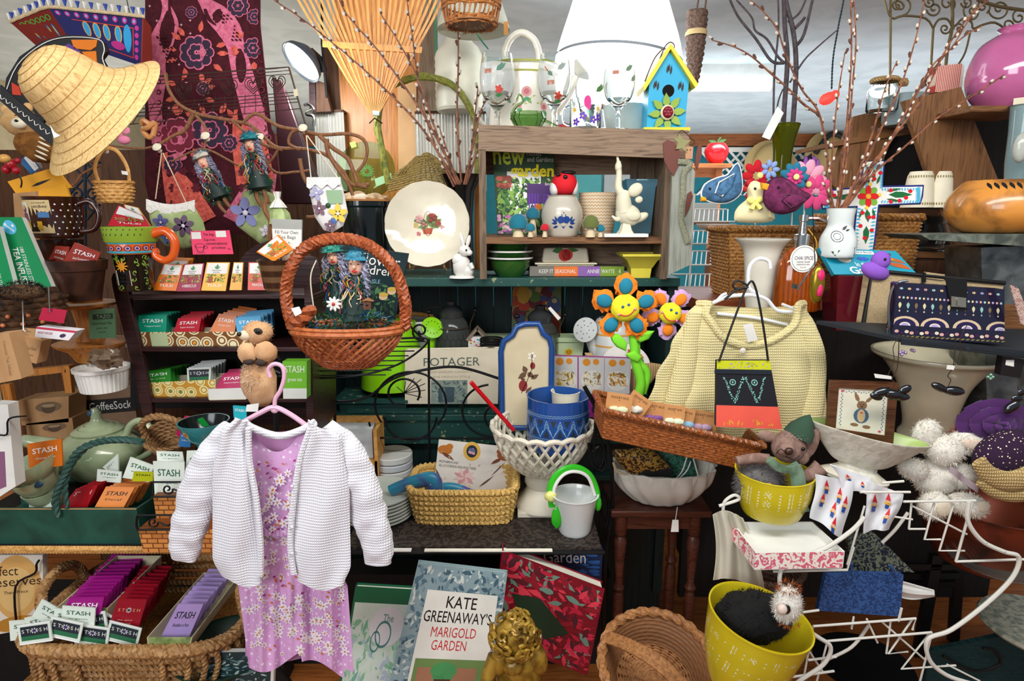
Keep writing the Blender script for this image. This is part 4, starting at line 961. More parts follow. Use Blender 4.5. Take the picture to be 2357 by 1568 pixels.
# ---------------- on the crate's inner shelf ----------------
SZ=CZS
def cover(t,c,back=10,m='white',pages='paper'):
    g=G(m).slab(c,1.5)
    n_=qn(c);d=[Vector(p)-n_*1.6 for p in c];ins=lambda a,b,f:a+(b-a)*f
    return g,d
def book(name,label,pts,Y,th,m,deco,dy=(0,0,0,0),cat='book',group=None,pg='paper'):
    cx=sum(p[0]for p in pts)/4;cy=sum(p[1]for p in pts)/4
    t=T(name,label,cat,cx,cy,Y,group=group);c=[Vector(t.q(p[0],p[1],d))for p,d in zip(pts,dy)]
    nn=qn(c);g=G(m).slab(c,2).slab([p-nn*(th-2)for p in c],2)
    sp=[c[0],c[0]-nn*th,c[3]-nn*th,c[3]];w_=(c[1]-c[0])*.012
    g.add([c[0],c[0]-nn*th,c[3]-nn*th,c[3],c[0]+w_,c[0]+w_-nn*th,c[3]+w_-nn*th,c[3]+w_],[(0,1,2,3),(4,7,6,5),(0,4,5,1),(3,2,6,7)])
    deco(g,c);t.p('cover',g)
    k=[(c[0]*(1-u)+c[1]*u)*(1-v)+(c[3]*(1-u)+c[2]*u)*v-nn*2 for u,v in((.02,.015),(.98,.015),(.98,.985),(.02,.985))]
    t.p('pages',G(pg).slab(k,th-4));return t
def d_mag(g,c):
    g.dec(c,rect(0,0,1,1),C('#2c4a2c'));g.pic(c,[C('#2f5a2a'),C('#5d8a3c'),C('#86b24e'),C('#1c3a20'),C('#3f7a35'),C('#9cc070')],380,.06,(.0,.3,1,1),.5,.7,1,3)
    g.pic(c,[C('#7a4a8c'),C('#b86aa8'),C('#d9a0c0')],50,.03,(0,.75,.6,1),1.2,.7,0,4);g.pic(c,[C('#8a3a30'),C('#b85a48')],16,.05,(.02,.28,.3,.45),1.2,.7,0,5)
    g.dec(c,rect(.55,.38,.98,.62),C('#4a2a6c'),1.2)
    for k in range(4):g.dec(c,rect(.58+k*.05,.5,.6+k*.05,.7)+rect(.84+k*.035,.5,.855+k*.035,.68),C('#6a2fb0'),1.4)
    g.dec(c,disc(.75,.66,.06,.04),C('#c8641c'),1.5);g.dec(c,txt('Better Homes',.3,-.01,.78,.05,.01)+txt('and Gardens',.55,.06,.98,.12,.01),C('#c9d2c4'),1.5)
    g.dec(c,txt('new',.0,.0,.52,.16,.015),C('#cbe03c'),1.7);g.dec(c,txt('garden',.27,.15,1,.34,.03),C('#f2e012'),1.9);g.dec(c,txt('book',.86,.36,1.0,.4)+txt('The complete guide',.18,.86,.62,.89)+txt('plants, flowers',.1,.9,.62,.935)+txt('for every yard',.4,.95,.7,.985),'white',1.9)
book('garden_magazine','green gardening magazine with yellow and white title standing in the crate',[(1134,348),(1277,350),(1268,540),(1146,540)],2.05,10,'white',d_mag,(0,12,12,0))
t=T('magazine_spine','','',0,0,1)if 0 else None
# stoneware jar with ceramic bird ball
t=T('stoneware_jar','grey stoneware jar with a blue heart painted on its belly','jar',1293,541,2.0,z=SZ)
pr=[(v.x,v.y)for v in cr([(34,0,0),(38,6,0),(46,34,0),(46,60,0),(36,82,0),(33,88,0),(36,92,0)],3)]
g=G(C('#c5bfb0',.25,coat=.4)).pot(pr,4,48);b_=C('#1c3f86',.4)
g.map(disc(-6,38,8,8)+disc(6,38,8,8)+[[(-13,35),(13,35),(0,18)]],lmap(pr,.8),b_)
for s_ in(-1,1):
    for x,z_,x2,z2 in((14,30,27,40),(14,30,28,30),(12,24,24,20),(14,34,20,46)):g.map(leaf(s_*x,z_,s_*x2,z2,2.6),lmap(pr,.8),b_)
g.map(disc(-4,48,1.4,1.4)+disc(4,48,1.4,1.4)+disc(0,53,1.4,1.4),lmap(pr,.8),b_);t.p('body',g)
t=T('red_bird_ball','round red and white felt bird sitting on the stoneware jar','ornament',1299,424,2.0);t.p('body',G(C('#d81624',.8)).ball((0,0,0),30,28,28,24));t.p('cheek',G('white').ball((-22,0,-10),12,20,17),label='white cheek');t.p('cheek',G('white').ball((22,4,-6),11,19,20))
t.p('wing',G('black').ball((-16,-20,20),6,5,4).ball((0,-25,14),5,4,5).ball((8,-8,25),18,14,5));
# felt mushrooms
def mush(px,py,Y,r,h,col,label):
    t=T('felt_mushroom',label,'ornament',px,py,Y,z=SZ);t.p('stem',G(C('#d9c7a4',.8)).lathe([(r*.62,0),(r*.55,h*.4),(r*.36,h)],12,wf=lambda a,v:1+.08*sin(6*a)))
    t.p('cap',G(C(col,.9,sheen=.5)).lathe([(r*.3,h-2),(r*.9,h),(r,h+r*.55),(r*.72,h+r*1.2),(r*.3,h+r*1.45),(0,h+r*1.48)],32,wf=lambda a,v:1+.05*abs(sin(7*a))))
mush(1193,541,1.95,22,20,'#17748a','largest teal felt mushroom in front of the magazine');mush(1226,541,1.99,16,42,'#14687f','tall teal felt mushroom on a long stem beside the stoneware jar');mush(1221,541,1.93,11,15,'#17748a','small teal mushroom below the tall one')
mush(1254,541,1.93,10,16,'#c81a2c','small red mushroom before the stoneware jar');mush(1359,542,1.93,19,22,'#667038','olive green pleated mushroom right of the stoneware jar');mush(1382,542,1.93,10,14,'#17748a','tiny teal mushroom beside the olive one')
# basket pot, goose figurine, glass jar
t=T('woven_pot','tan pot with white zigzag pattern behind the goose figurine','pot',1373,541,2.07,z=SZ)
pr=[(36,0),(40,30),(42,92),(43,96)];g=G(C('#cfae84',.8)).pot(pr,3,40)
for r in range(13):g.map([q for i in range(-9,9)for q in ln([(i*7,6+r*7),(i*7+3.5,10+r*7),(i*7+7,6+r*7)],1.7)],lmap(pr,.7),C('#eee4d0'))
t.p('body',g)
t=T('goose_figurine','cream goose figurine with raised neck standing on a white block','figurine',1440,543,1.94,z=SZ)
mt('bisque','#e3ddc2',rough=.5)
t.p('body',G('bisque').ball((4,0,50),30,20,24,20,rot=(0,20,0)).ball((32,0,44),20,12,10,rot=(0,-25,0)).tube(cr([(-4,0,55),(-8,0,84),(-4,0,104)],5),[20,14],14).tube(cr([(-8,-4,50),(-22,-6,40),(-34,-6,48)],4),[9,2]))
t.p('neck',G('bisque').tube(cr([(-8,0,90),(-20,0,110),(-20,0,140),(-22,0,168)],6),[11,5],12).ball((-22,0,156),8,8,12).tube([(-22,0,164),(-26,0,182)],[4,2]));t.p('wing',G('bisque').ball((16,-12,105),18,8,14,rot=(0,-40,0)));t.p('wing',G('bisque').ball((12,-16,48),18,6,12));t.p('bow',G('bisque').ball((26,-6,84),9,5,8))
t.p('foot',G('bisque').lathe([(20,8),(14,16),(9,34)],16,wf=lambda a,v:1+.15*sin(5*a)));t.p('base',G('white').box(-52,48,-22,22,0,8),bev=1)
t=T('glass_jar','square blue tinted glass jar behind the goose figurine','jar',1466,541,2.1,z=SZ);t.p('body',G(C('#7fb7d0',.05,trans=.6)).pot([(30,0),(36,10),(44,105),(50,118),(50,124)],3,4).tr(rz=45,z=0));t.p('rim',G(C('#9fd0e0',.1)).tube([(36*cos(a),36*sin(a),122)for a in[2*pi*i/24 for i in range(24)]],2.2,6,closed=True))
# ---------------- lower shelf of crate, on the hutch top ----------------
mt('bowlgreen','#2c5b22',rough=.15,coat=.6)
for k,(dz,s,lb)in enumerate(((0,1.0,'deep green glazed bowl at the bottom of the stack in the crate'),(33,.98,'green bowl with white inside in the middle of the stack'),(52,.96,'green bowl with white inside topmost of the stack'))):
    t=T('green_bowl',lb,'bowl',1174,636,2.03,z=HZ,group='stacked green bowls');pr=[(28,0),(30,2),(44,22),(47,37),(52,41),(52,43)]
    if k:pr=[(28,0),(40,8),(48,20),(52,23),(52,25)]
    t.p('body',G('bowlgreen').pot([(r*s,z)for r,z in pr],3,48,(0,0,dz),mi='white').lathe([(pr[-1][0]*s+.6,dz+pr[-1][1]-2),(pr[-1][0]*s+1,dz+pr[-1][1]+1),(pr[-1][0]*s-2,dz+pr[-1][1]+1.6)],48,m='white',cap=False))
t=T('cookbook','horizontal cookbook with colour block spine under the butter dish','book',1328,636,2.02,z=HZ)
c=[Vector(v)for v in((-109,0,23),(108,0,23),(108,0,1),(-109,0,1))]
g=G(C('#77736a')).slab(c,120)
g.dec(c,rect(.26,0,.51,1),C('#e8742c')).dec(c,rect(.51,0,.75,1),C('#8a5fa8')).dec(c,rect(.75,0,1,1),C('#7a9a2c'));g.dec(c,txt('KEEP IT',.1,.3,.25,.7)+txt('SEASONAL',.27,.3,.49,.7)+txt('ANNIE',.61,.3,.74,.7)+txt('WAYTE',.76,.3,.9,.7)+txt('4',.94,.2,.965,.8),'white',.7);t.p('cover',g,bev=.5)
t=T('butter_dish','cream butter dish with a painted red apple on its lid','butter dish',1303,610,2.02,z=HZ+23*t.u)
t.p('tray',G('cream').box(-66,66,5,58,0,4).box(-72,72,0,62,4,8),bev=3);g=G('cream').add([(-55,8,8),(55,8,8),(55,54,8),(-55,54,8),(-50,12,42),(50,12,42),(50,50,42),(-50,50,42)],[(4,5,6,7),(0,1,5,4),(1,2,6,5),(2,3,7,6),(3,0,4,7),(3,2,1,0)]);t.p('lid',g,bev=5)
fm=lambda x,z:(x,8+4*(z-8)/34-.8,z);t.p('painted_apple',G(C('#d8342a')).map(disc(-3,25,14,14)+disc(3,26,13,13),fm).map(leaf(2,38,30,36,5)+leaf(-6,38,-32,34,7),lambda x,z:(x,8+4*(z-8)/34-.6,z),C('#3a7a34')))
t=T('yellow_planter','yellow flared ceramic planter at the right end of the crate','planter',1470,640,2.0,z=HZ);yl=C('#dccf4a',.3,coat=.3)
t.p('body',G(yl).pot([(30,0),(33,22),(35,23),(48,40),(66,50),(66,55)],4,4).tr(rz=45));
# decorative plate on a stand, rabbit
t=T('decorative_plate','large cream plate with a rose basket picture standing on a wire stand','plate',984,517,2.05)
sc_=lambda a,v:1+(.012*abs(sin(8*a))if v>.3 else 0)
g=G(mt('plateglaze','#efe8d2',rough=.12,coat=.6)).lathe([(0,8),(62,6),(78,0),(96,-10),(97,-8),(80,4),(64,10),(0,12)],96,wf=lambda a,v:1+.012*abs(sin(9*a)),cap=False).tr(rx=-90);t.p('body',g.tr(rx=-8))
rd=random.Random(3);g=G();mp=lambda x,z:(x+3,-8.6+z*.14-4.2,z)
mp=lambda x,z:(x,7+z*.14,z)
def rose(x,z,r,c1,c2):g.map(disc(x,z,r,r,12),mp,C(c1));[g.map(disc(x+cos(a)*r*.45,z+sin(a)*r*.45,r*.4,r*.3,8),lambda a_,b_:(mp(a_,b_)[0],mp(a_,b_)[1]-.4,b_),C(c2))for a in(0,2,4)]
for k in range(22):a=rd.random()*6.28;g.map(leaf(0,2,38*cos(a),6+20*sin(a),4),mp,C(rd.choice(['#8fae6a','#b9c98a','#6a9460'])))
g.map([[(-14,-8),(12,-8),(8,-22),(-10,-22)]],mp,C('#b5502c'));g.map(ring(0,2,10,1.2,16,28),mp,C('#a8402c'))
for a in((-20,12,10,'#e6b8b4','#d99a98'),(10,14,12,'#b83a2c','#92261e'),(-8,0,9,'#e0988a','#c87868'),(22,2,9,'#b84a3c','#9a2f26'),(-28,-2,7,'#d9c078','#c4a860'),(34,-6,6,'#e4a8a0','#d08880'),(-22,-22,6,'#d98a8a','#c06a6a')):
    mp0=mp;rose(*a)
t.p('rose_picture',g,label='basket of red and pink roses')
t.p('stand',G(C('#b99a6a',metal=.6)).tube(cr([(-40,-8,-75),(-42,-14,-96),(-42,-2,-104),(-42,30,-106)],4),1.8).tube(cr([(36,-8,-75),(38,-14,-96),(38,-2,-104),(38,30,-106)],4),1.8).tube(cr([(-42,0,-98),(0,4,-88),(38,0,-98)],5),1.6).tube([(-42,30,-106),(0,36,-30),(38,30,-106)],1.6))
t=T('rabbit_figurine','white rabbit figurine sitting up beside the decorative plate','figurine',1063,637,1.97,z=HZ)
t.p('body',G('white').ball((0,6,26),21,20,28,nz=.1).ball((14,0,16),14,13,15).ball((-6,4,40),16,15,16).tube([(20,-10,34),(26,-12,22)],[6,5]));t.p('head',G('white').ball((8,-2,62),14,12,13).ball((18,-5,58),8,8,7).ball((12,-13,64),2.4,1.6,2.8,8,'black'));t.p('ear',G('white').ball((2,2,86),5,4,17,rot=(0,-12,0)));t.p('ear',G('white').ball((16,2,84),5,4,14,rot=(0,14,0)));t.p('base',G('white').lathe([(28,0),(26,5),(0,6)],20,sx=1.05,sy=.7))
# wooden angel board hanging at the crate's right side
t=T('wooden_angel','grey plank angel with heart wings and checked scarf leaning on the crate','ornament',1568,480,1.86)
t.p('body',G(mt('plankpale','#8f9388','#6c7068','woodz',1.4,.8)).ext(t.xz([(1548,395),(1562,375),(1585,372),(1600,395),(1588,610),(1538,634)]),0,12));t.p('head',G(C('#b98a66')).slab(t.qs([(1577,336),(1596,338),(1594,366),(1578,366)],-3),8).ball(t.q(1582,345,-4),1.3,n=6,m='black').ball(t.q(1589,345,-4),1.3,n=6,m='black'),bev=3)
rw=C('#6a3a30',.5,metal=.2);t.p('wing',G(rw).ext(t.xz([(1525,330),(1535,322),(1552,328),(1566,352),(1562,380),(1550,405),(1540,395),(1528,370)]),-4,0));t.p('wing',G(rw).ext(t.xz([(1602,355),(1608,332),(1616,335),(1616,355),(1606,390),(1600,380)]),2,6))
t.p('star',G(C('#8c8a5a',.6)).ext(t.xz([(1560,308),(1570,322),(1588,324),(1575,336),(1578,352),(1566,342),(1553,345),(1558,330),(1548,320),(1558,318)]),-9,-6));t.p('heart',G(rw).ext(t.xz([(1582,446),(1590,440),(1594,452),(1586,480),(1576,500),(1578,470)]),-3,0))
mt('gingham','#aaa68c','#3c4a38','weave',9,.9);t.p('scarf',G('gingham').tube(cr(t.qs([(1560,372),(1590,376),(1575,400),(1572,450),(1568,500),(1575,530),(1584,560)],-6),5),6,8,flat=.3));t.p('wire',G('ironb').tube(cr(t.qs([(1560,312),(1570,300),(1590,318),(1600,328),(1586,334)],-7),4),1))
# green glazed flue of goods through crate? hanging sign done; small things on green shelf end
# right-hand counter (dark wood) that carries vases, soap, pots
t=T('wooden_counter','reddish brown wooden counter edge behind the yellow sweater','counter',1800,760,1.9)
c=t.qs([(1640,690),(2060,800),(2060,850),(1640,740)]);z0=t.q(1700,688)[2];g=G('redwoodtop').box(t.q(1600,700)[0],t.q(2357,700)[0]+60,-10,260,z0-26,z0);t.p('top',g,bev=2);RZ=t.p0.z+z0*t.u
t.p('front',G('darkback').box(t.q(1600,700)[0]+10,t.q(2357,700)[0]+50,20,40,-700,z0-26))
# tilted brown boards and shelf unit upper right
t=T('slanted_board','thick brown plank leaning diagonally beneath the pink vase','board',2210,380,1.98);t.p('board',G('shelfbrownz').slab(t.qs([(2080,232),(2212,200),(2304,430),(2170,500)]),16),bev=2)
t.p('board_foot',G('shelfbrownz').slab(t.qs([(2170,440),(2300,412),(2330,560),(2200,580)],4),14))
t=T('shelf_unit','brown wooden shelf unit with slanted sides at the upper right','shelf',2050,350,2.2)
t.p('side_panel',G('shelfbrownz').slab(t.qs([(1965,268),(2085,238),(1990,480),(1908,420)]),20));t.p('shelf',G('shelfbrown').slab(t.qs([(1900,330),(2110,288),(2110,306),(1900,340)],-6),150));t.p('shelf',G('shelfbrown').slab(t.qs([(2030,478),(2200,484),(2200,500),(2030,492)],-20),130));t.p('back_panel',G('darkback').slab(t.qs([(1990,270),(2357,240),(2357,640),(1960,640)],60),10))
t.p('side_panel',G('shelfbrownz').slab(t.qs([(2030,580),(2110,590),(2110,650),(2030,640)],20),20))
t=T('vase_shelf','narrow brown shelf board with rounded end carrying the pink vase','shelf',2290,255,1.85);zt=t.q(2290,245)[2];t.p('board',G('shelfbrown').box(t.q(2224,260)[0],t.q(2357,250)[0]+40,-14,130,zt-14,zt),bev=3);VZ=t.p0.z+zt*t.u
t=T('pink_vase','big glossy round pink vase on the narrow shelf at the right edge','vase',2322,240,1.98,z=VZ);pk=mt('pinkglaze','#c4689c',rough=.1,coat=.8)
t.p('body',G(pk).pot([(v.x,v.y)for v in cr([(44,0,0),(50,4,0),(82,44,0),(90,92,0),(74,146,0),(40,172,0),(36,178,0),(42,184,0)],5)],4,64));t.p('label',G('cream').slab([(-42,-66,22),(-14,-76,24),(-14,-74,8),(-40,-64,7)],1))
# talavera cross
t=T('painted_cross','white ceramic cross painted with red flowers and blue edges','cross',2000,460,1.72)
o=[(1990,372),(2035,370),(2030,430),(2125,428),(2122,452),(2118,468),(2022,472),(2012,560),(2005,600),(1960,590),(1972,475),(1893,480),(1890,466),(1897,440),(1978,432)]
t.p('body',G('white').ext(t.xz(o),0,12),bev=2);t.p('blue_edge',G(C('#1f2f7a',.3)).tube(t.qs(o,2),2.6,6,closed=True));g=G()
def dm(x,y,e=.6):return t.q(x,y,-e)
def dd(sh,m,e=.6):g.map(sh,lambda x,y:(t.q(x,y)[0],-e,t.q(x,y)[2]),C(m,.3))
for k in range(9):dd(leaf(1992+k*4.6,376,1998+k*3.6,392,2.2)+leaf(2120,432+k*4,2106,434+k*3.7,2.2)+leaf(1896,442+k*4.4,1912,444+k*4,2.2),'#4fb4d8')
for k in range(14):dd(leaf(1990,380+k*4,1999,383+k*4,1.5)+leaf(2032,378+k*4,2024,381+k*4,1.5)+leaf(2030+k*6.5,432,2032+k*6.5,440,1.8)+leaf(2028+k*6.5,468,2032+k*6.5,460,1.8)+leaf(1972-k*.8,480+k*8,1984-k*.8,482+k*8,2)+leaf(2019-k*.8,478+k*8,2007-k*.8,480+k*8,2),'#4fb4d8',.7)
for x,y in((1998,396),(2026,398),(2010,402),(2050,438),(2070,462),(2095,440),(2050,464),(1920,450),(1930,468),(1985,490),(2010,500),(1980,520),(2006,530),(2085,455),(1990,548),(2000,500),(2012,412)):dd(disc(x,y,5,4.5),'#d8202c',1)
for a in((2008,420,2012,388,5),(2045,448,2100,448,7),(1960,452,1915,456,6),(1995,482,1998,512,6),(1994,520,1992,562,7),(2000,424,1996,400,3),(2018,424,2026,402,3),(2040,440,2075,434,3),(2040,458,2075,464,3),(1986,480,1976,505,3),(2008,480,2014,505,3)):dd(leaf(*a),'#1f6a3c',.9)
dd(flo(1998,452,26,4,1,.785),'#7cb342',1);dd(flo(1998,452,24,4,1,0,.3),'#e02424',1.4);dd(disc(1998,452,6),'#f2b43c',1.8);dd(disc(2024,448,4)+disc(1994,478,4)+disc(2002,424,4),'#f2d43c',1.8);t.p('painted_flowers',g)
# gourd on slate
t=T('slate_slab','rough grey green slate slab lying flat under the gourd','slab',2240,560,1.6);zt=t.q(2240,541)[2]
sl=mt('slate','#6d7468','#3f4640','mottle',1.4,.8,bump=.8);t.p('slab',G(sl).slab(t.qs([(2120,541),(2400,538),(2400,570),(2140,552)]),150));SLZ=t.p0.z+t.q(2240,540)[2]*t.u
t=T('galvanized_box','weathered galvanized metal box under the slate slab','container',2300,700,1.66);t.p('body',G('steel').slab(t.qs([(2258,570),(2400,565),(2400,1010),(2275,1010)]),120));t.p('crate_rail',G('shelfbrown').slab(t.qs([(2310,700),(2400,705),(2400,770),(2310,765)],-3),6))
t=T('painted_gourd','mottled orange gourd bowl with dark leaf shaped painting','gourd',2290,538,1.7,z=SLZ)
mt('gourd','#d08a3c','#7a4e24','mottle',.8,.3,coat=.5,thr=.56);pr=[(v.x,v.y)for v in cr([(40,0,0),(74,6,0),(103,40,0),(100,80,0),(76,112,0),(70,118,0)],5)]
g=G('gourd').pot(pr,4,56);t.p('body',g);g=G('black')
for k in range(13):x=-78+k*13;g.map(leaf(x,112,x+2,96,4),lmap(pr,.8))
g.map(leaf(8,70,32,70,5)+leaf(4,70,-20,70,5)+leaf(6,72,6,92,5)+leaf(6,68,6,48,5),lmap(pr,.8));g.map(disc(-2,70,2)+disc(14,70,2)+disc(6,78,2)+disc(6,62,2),lmap(pr,1.4),C('#3fa0c8'));t.p('painted_leaves',g)
# glass dish, canisters
t=T('glass_dish','clear glass footed bowl on the dark wooden shelf right','bowl',2118,576,1.95);t.p('body',G('glass').pot([(48,0),(50,6),(44,14),(54,40),(46,60),(52,78),(53,82)],3,40))
t=T('counter_ledge','dark wooden panelled ledge under the glass footed bowl','ledge',2150,600,1.9);t.p('board',G('shelfbrown').slab(t.qs([(2020,578),(2262,582),(2262,596),(2020,592)],-8),120));t.p('panel',G('plankbrown').slab(t.qs([(2040,594),(2262,598),(2262,700),(2040,700)]),8))
for px,w_,lb in((2110,30,'cream ceramic canister with dashed trim, lower tilt beside the cross'),(2155,28,'cream ceramic canister leaning under the slanted board')):
    t=T('cream_canister',lb,'canister',px,478,2.0);pr=[(w_+4,0),(w_+3,6),(w_-4,70),(w_-8,80)];g=G('cream').pot(pr,3,32)
    for z_ in(6,66):g.map([q for i in range(-8,9)for q in rect(i*5,z_,i*5+2.4,z_+5)],lmap(pr,.7),C('#8a7a3c'))
    t.p('body',g)
t=T('glass_jar','clear canning jar tied with twine on the upper right shelf','jar',2028,262,2.1);t.p('body',G('glass').pot([(28,0),(33,8),(33,50),(25,62),(25,72)],2.5,32));t.p('twine',G(C('#a08050')).rope([(26*cos(a),26*sin(a),72)for a in[2*pi*i/24 for i in range(24)]],5,12,closed=True).ball((36,-10,66),12,8,9,nz=.4));t.p('lid',G(C('#8a6a3c')).lathe([(26,72),(26,78),(0,80)],24))
t=T('striped_bag','red and white striped paper gift bag on the upper right shelf','bag',2185,205,2.1);mt('stripered','#b8443c','#e4c8b8','stripex',5.5,.8);t.p('body',G('stripered').slab(t.qs([(2155,152),(2214,146),(2208,212),(2152,212)]),30));t.p('side',G('paper').slab(t.qs([(2214,146),(2220,152),(2214,205),(2208,212)],2),2))
t=T('blue_jar','grey blue pottery crock behind the tall willow stems','crock',2075,290,2.15);t.p('body',G(C('#8fa0a4',.4)).pot([(38,0),(42,10),(44,62),(46,66)],4,32))
t=T('glass_vase','tall pale blue green glass vase under the pink vase shelf','vase',2335,420,1.8);t.p('body',G(C('#a8c4c8',.08,trans=.5)).pot([(20,0),(24,40),(26,110),(30,165),(34,168)],3,32));
t=T('glass_bird','pale glass bird ornament at the right edge above the gourd','ornament',2350,340,1.7);t.p('body',G(C('#c8cdc4',.15,trans=.3)).ball((0,0,0),18,14,34))
# iron candelabra at the top right
t=T('iron_scroll_rack','bronze iron scrollwork candelabra rising at the upper right','ironwork',2190,60,2.2);g=G(mt('bronze','#7d6f52',rough=.4,metal=.7))
def spiral(cx,cy,r,a0,turns,sgn=1,n=22):return[(cx+r*(1-k/n*.85)*cos(a0+sgn*turns*6.283*k/n),cy+r*(1-k/n*.85)*sin(a0+sgn*turns*6.283*k/n))for k in range(n+1)]
def tb(pts,r=2.6,n=3):g.tube(cr(t.qs(pts),n),r,6)
tb([(2030,-20),(2050,40),(2080,36),(2130,42),(2148,66)]);tb([(2190,-20),(2192,60),(2180,120),(2168,240)],4);tb([(2050,-20),(2050,40),(2048,240)],3);tb([(2148,66),(2143,150)],3)
tb([(2148,66),(2160,46),(2180,44),(2190,60)]);tb([(2200,60),(2215,44),(2235,50),(2240,66),(2260,58),(2290,52),(2318,70)]);tb([(2234,70),(2222,120),(2205,150)],2.4)
for a in((2075,12,24,1.5),(2065,14,14,0),(2150,20,18,3),(2175,66,13,0),(2208,66,13,3),(2238,28,22,4),(2262,15,18,1),(2320,58,16,2),(2300,20,26,3),(2345,40,20,0),(2140,5,14,4),(2135,190,15,3),(2180,8,20,1),(2225,5,14,3)):tb(spiral(a[0],a[1],a[2],a[3],1.35,1 if a[2]%2 else-1),2.2,2)
tb([(2250,0),(2300,15),(2360,24)],4);t.p('scrollwork',g)
# green vase with bare branches, left of it the felt birds in wicker
t=T('wicker_hamper','tall brown wicker basket behind the felt birds and white vase','basket',1745,672,1.98,z=RZ)
mt('wickbrown','#b07c40','#7a4f24','mottle',9,.5);sq=lambda a:(max(-.92,min(.92,1.3*cos(a))),max(-.6,min(.6,sin(a))))
t.p('body',G('wickbrown').weave(lambda v:(94+16*v,v*150),38,20,2.6,shape=sq));t.p('liner',G(C('#1e1512',.9)).lathe([(0,90),(88,92),(90,156),(84,158),(82,120),(0,118)],4,cap=False).tr(rz=45,sc_=.98));t.p('rim',G('wickbrown').rope([(112*sq(a)[0],112*sq(a)[1],152)for a in[2*pi*i/40 for i in range(40)]],7,20,closed=True))
t=T('wicker_chest','brown wicker box with twisted rim behind the painted cross','basket',1985,590,1.95,z=RZ+.02)
t.p('body',G('wickbrown').weave(lambda v:(90+6*v,v*166),40,22,2.4,shape=sq));t.p('rim',G('wickbrown').rope([(98*sq(a)[0],98*sq(a)[1],168)for a in[2*pi*i/40 for i in range(40)]],8,22,closed=True))
t=T('green_vase','tall olive green glass vase holding bare branches','vase',1795,430,2.0);t.p('body',G('glassolive').pot([(v.x,v.y)for v in cr([(20,-40,0),(19,20,0),(20,80,0),(30,132,0),(33,136,0)],4)],3,40,wf=lambda a,v:1+.05*abs(sin(4*a))))
t=T('bare_branches','dark grey bare twigs and willow stem standing in the olive glass vase','branches',1800,200,2.0);bd='branchdark'
for pts,r in(([(1800,400),(1803,280),(1812,140),(1806,60),(1804,-20)],[6,5]),([(1812,400),(1825,280),(1832,150),(1825,70),(1812,20),(1805,-20)],[6,5]),([(1828,110),(1850,80),(1870,0),(1875,-20)],[4,2.5]),([(1830,65),(1845,50),(1853,40)],[4,3]),([(1814,50),(1840,30),(1858,-10)],[3,2]),([(1805,145),(1775,140),(1740,90),(1700,40),(1680,0)],[3.5,2.5]),([(1806,145),(1790,130),(1765,90),(1738,70),(1730,40),(1695,0)],[3,2]),
               ([(1818,190),(1850,140),(1880,110),(1926,70)],[2.4,1.4]),([(1780,295),(1782,180),(1790,90),(1792,40),(1790,-20)],[2.5,2]),([(1785,300),(1790,240),(1802,205)],[2.4,1.5])):t.p('twig',G(bd).tube(cr(t.qs(pts,0),5),r,7))
willow(t,[[(1895,430),(1905,370),(1895,300),(1880,250),(1845,205),(1810,130),(1790,70),(1760,30),(1728,0)],[(1883,262),(1850,240),(1810,200),(1770,165),(1730,130),(1690,108),(1638,92)]],2.6,22,7)
t=T('handwritten_tag','long white paper tag with small handwriting hanging by the olive vase','tag',1775,290,1.95);t.p('tag',G('white').slab(t.qs([(1790,245),(1804,260),(1772,322),(1754,315)]),.8))
# white jug with willow
t=T('white_jug','small white vase with line drawing holding tall pussy willow','vase',1925,592,1.62);wj=C('#dfe8e6',.2,coat=.3)
pr=[(34,0),(38,8),(39,40),(28,66),(26,76),(30,106),(31,110)];g=G(wj).pot([(v.x,v.y)for v in cr([(a,b,0)for a,b in pr],3)],3,40)
g.map(ring(-20,48,12,1.2)+ring(-20,48,7,1)+leaf(-8,62,2,72,3)+leaf(-2,60,8,64,2)+[[(-30,14),(-12,18),(-20,4)]]+[[(10,0),(22,26),(26,6)]],lmap(pr,1.4),C('#3a4444'));t.p('body',g)
t=T('pussy_willow','long pussy willow stems fanning out of the small white vase','branches',1960,300,1.64)
willow(t,[[(1925,485),(1940,380),(1952,250),(1960,120),(1958,0),(1957,-20)],[(1930,485),(1950,350),(1962,200),(1970,100),(1966,0)],[(1935,485),(1975,400),(2010,300),(2035,210),(2065,140)],[(1938,485),(1990,380),(2040,270),(2080,180),(2110,80),(2128,0)],
           [(1940,485),(2000,400),(2060,310),(2120,230),(2180,110),(2230,40),(2300,-20)],[(1936,485),(1990,400),(2050,320),(2140,160),(2190,110),(2250,10)],[(1942,485),(2010,400),(2080,340),(2160,270),(2240,220),(2312,172)],[(1920,485),(1912,420),(1925,250),(1945,120)],[(1930,485),(2020,370),(2120,200),(2200,100),(2260,60)],[(1915,485),(1905,445),(1898,420)]],2.5,20,11)
# felt birds and flowers on sticks
def fbird(label,pts,Y,m,dep,beak,wing,eye,stitch=None,cat='felt bird'):
    cx=sum(p[0]for p in pts)/len(pts);cy=sum(p[1]for p in pts)/len(pts);t=T('felt_bird',label,cat,cx,cy,Y)
    pp=[(v.x,v.y)for v in cr([(a,b,0)for a,b in pts],3,True)]
    t.p('body',pillow(t,pp,dep,m,5));t.p('beak',pillow(t,beak,dep*.45,C('#e8a020',.9),2),label='yellow beak')
    w_=pillow(t,wing,9,m,2);w_.tr(y=-dep*.52);t.p('wing',w_)
    g=G('black').ball(t.q(eye[0],eye[1],-dep*.48),3,3,3,8);t.p('eye',g)
    if stitch:t.p('stitching',G(stitch).tube(t.qs(pp,-1),2,5,closed=True).tube(t.qs(wing,-dep*.55),1.6,5,closed=True))
    return t
fb=mt('feltblue','#49749a','#35587a','mottle',4,.95);fp=mt('feltplum','#6d2450','#4e1638','mottle',4,.95);fc=mt('feltcream','#e6dcae',rough=.95)
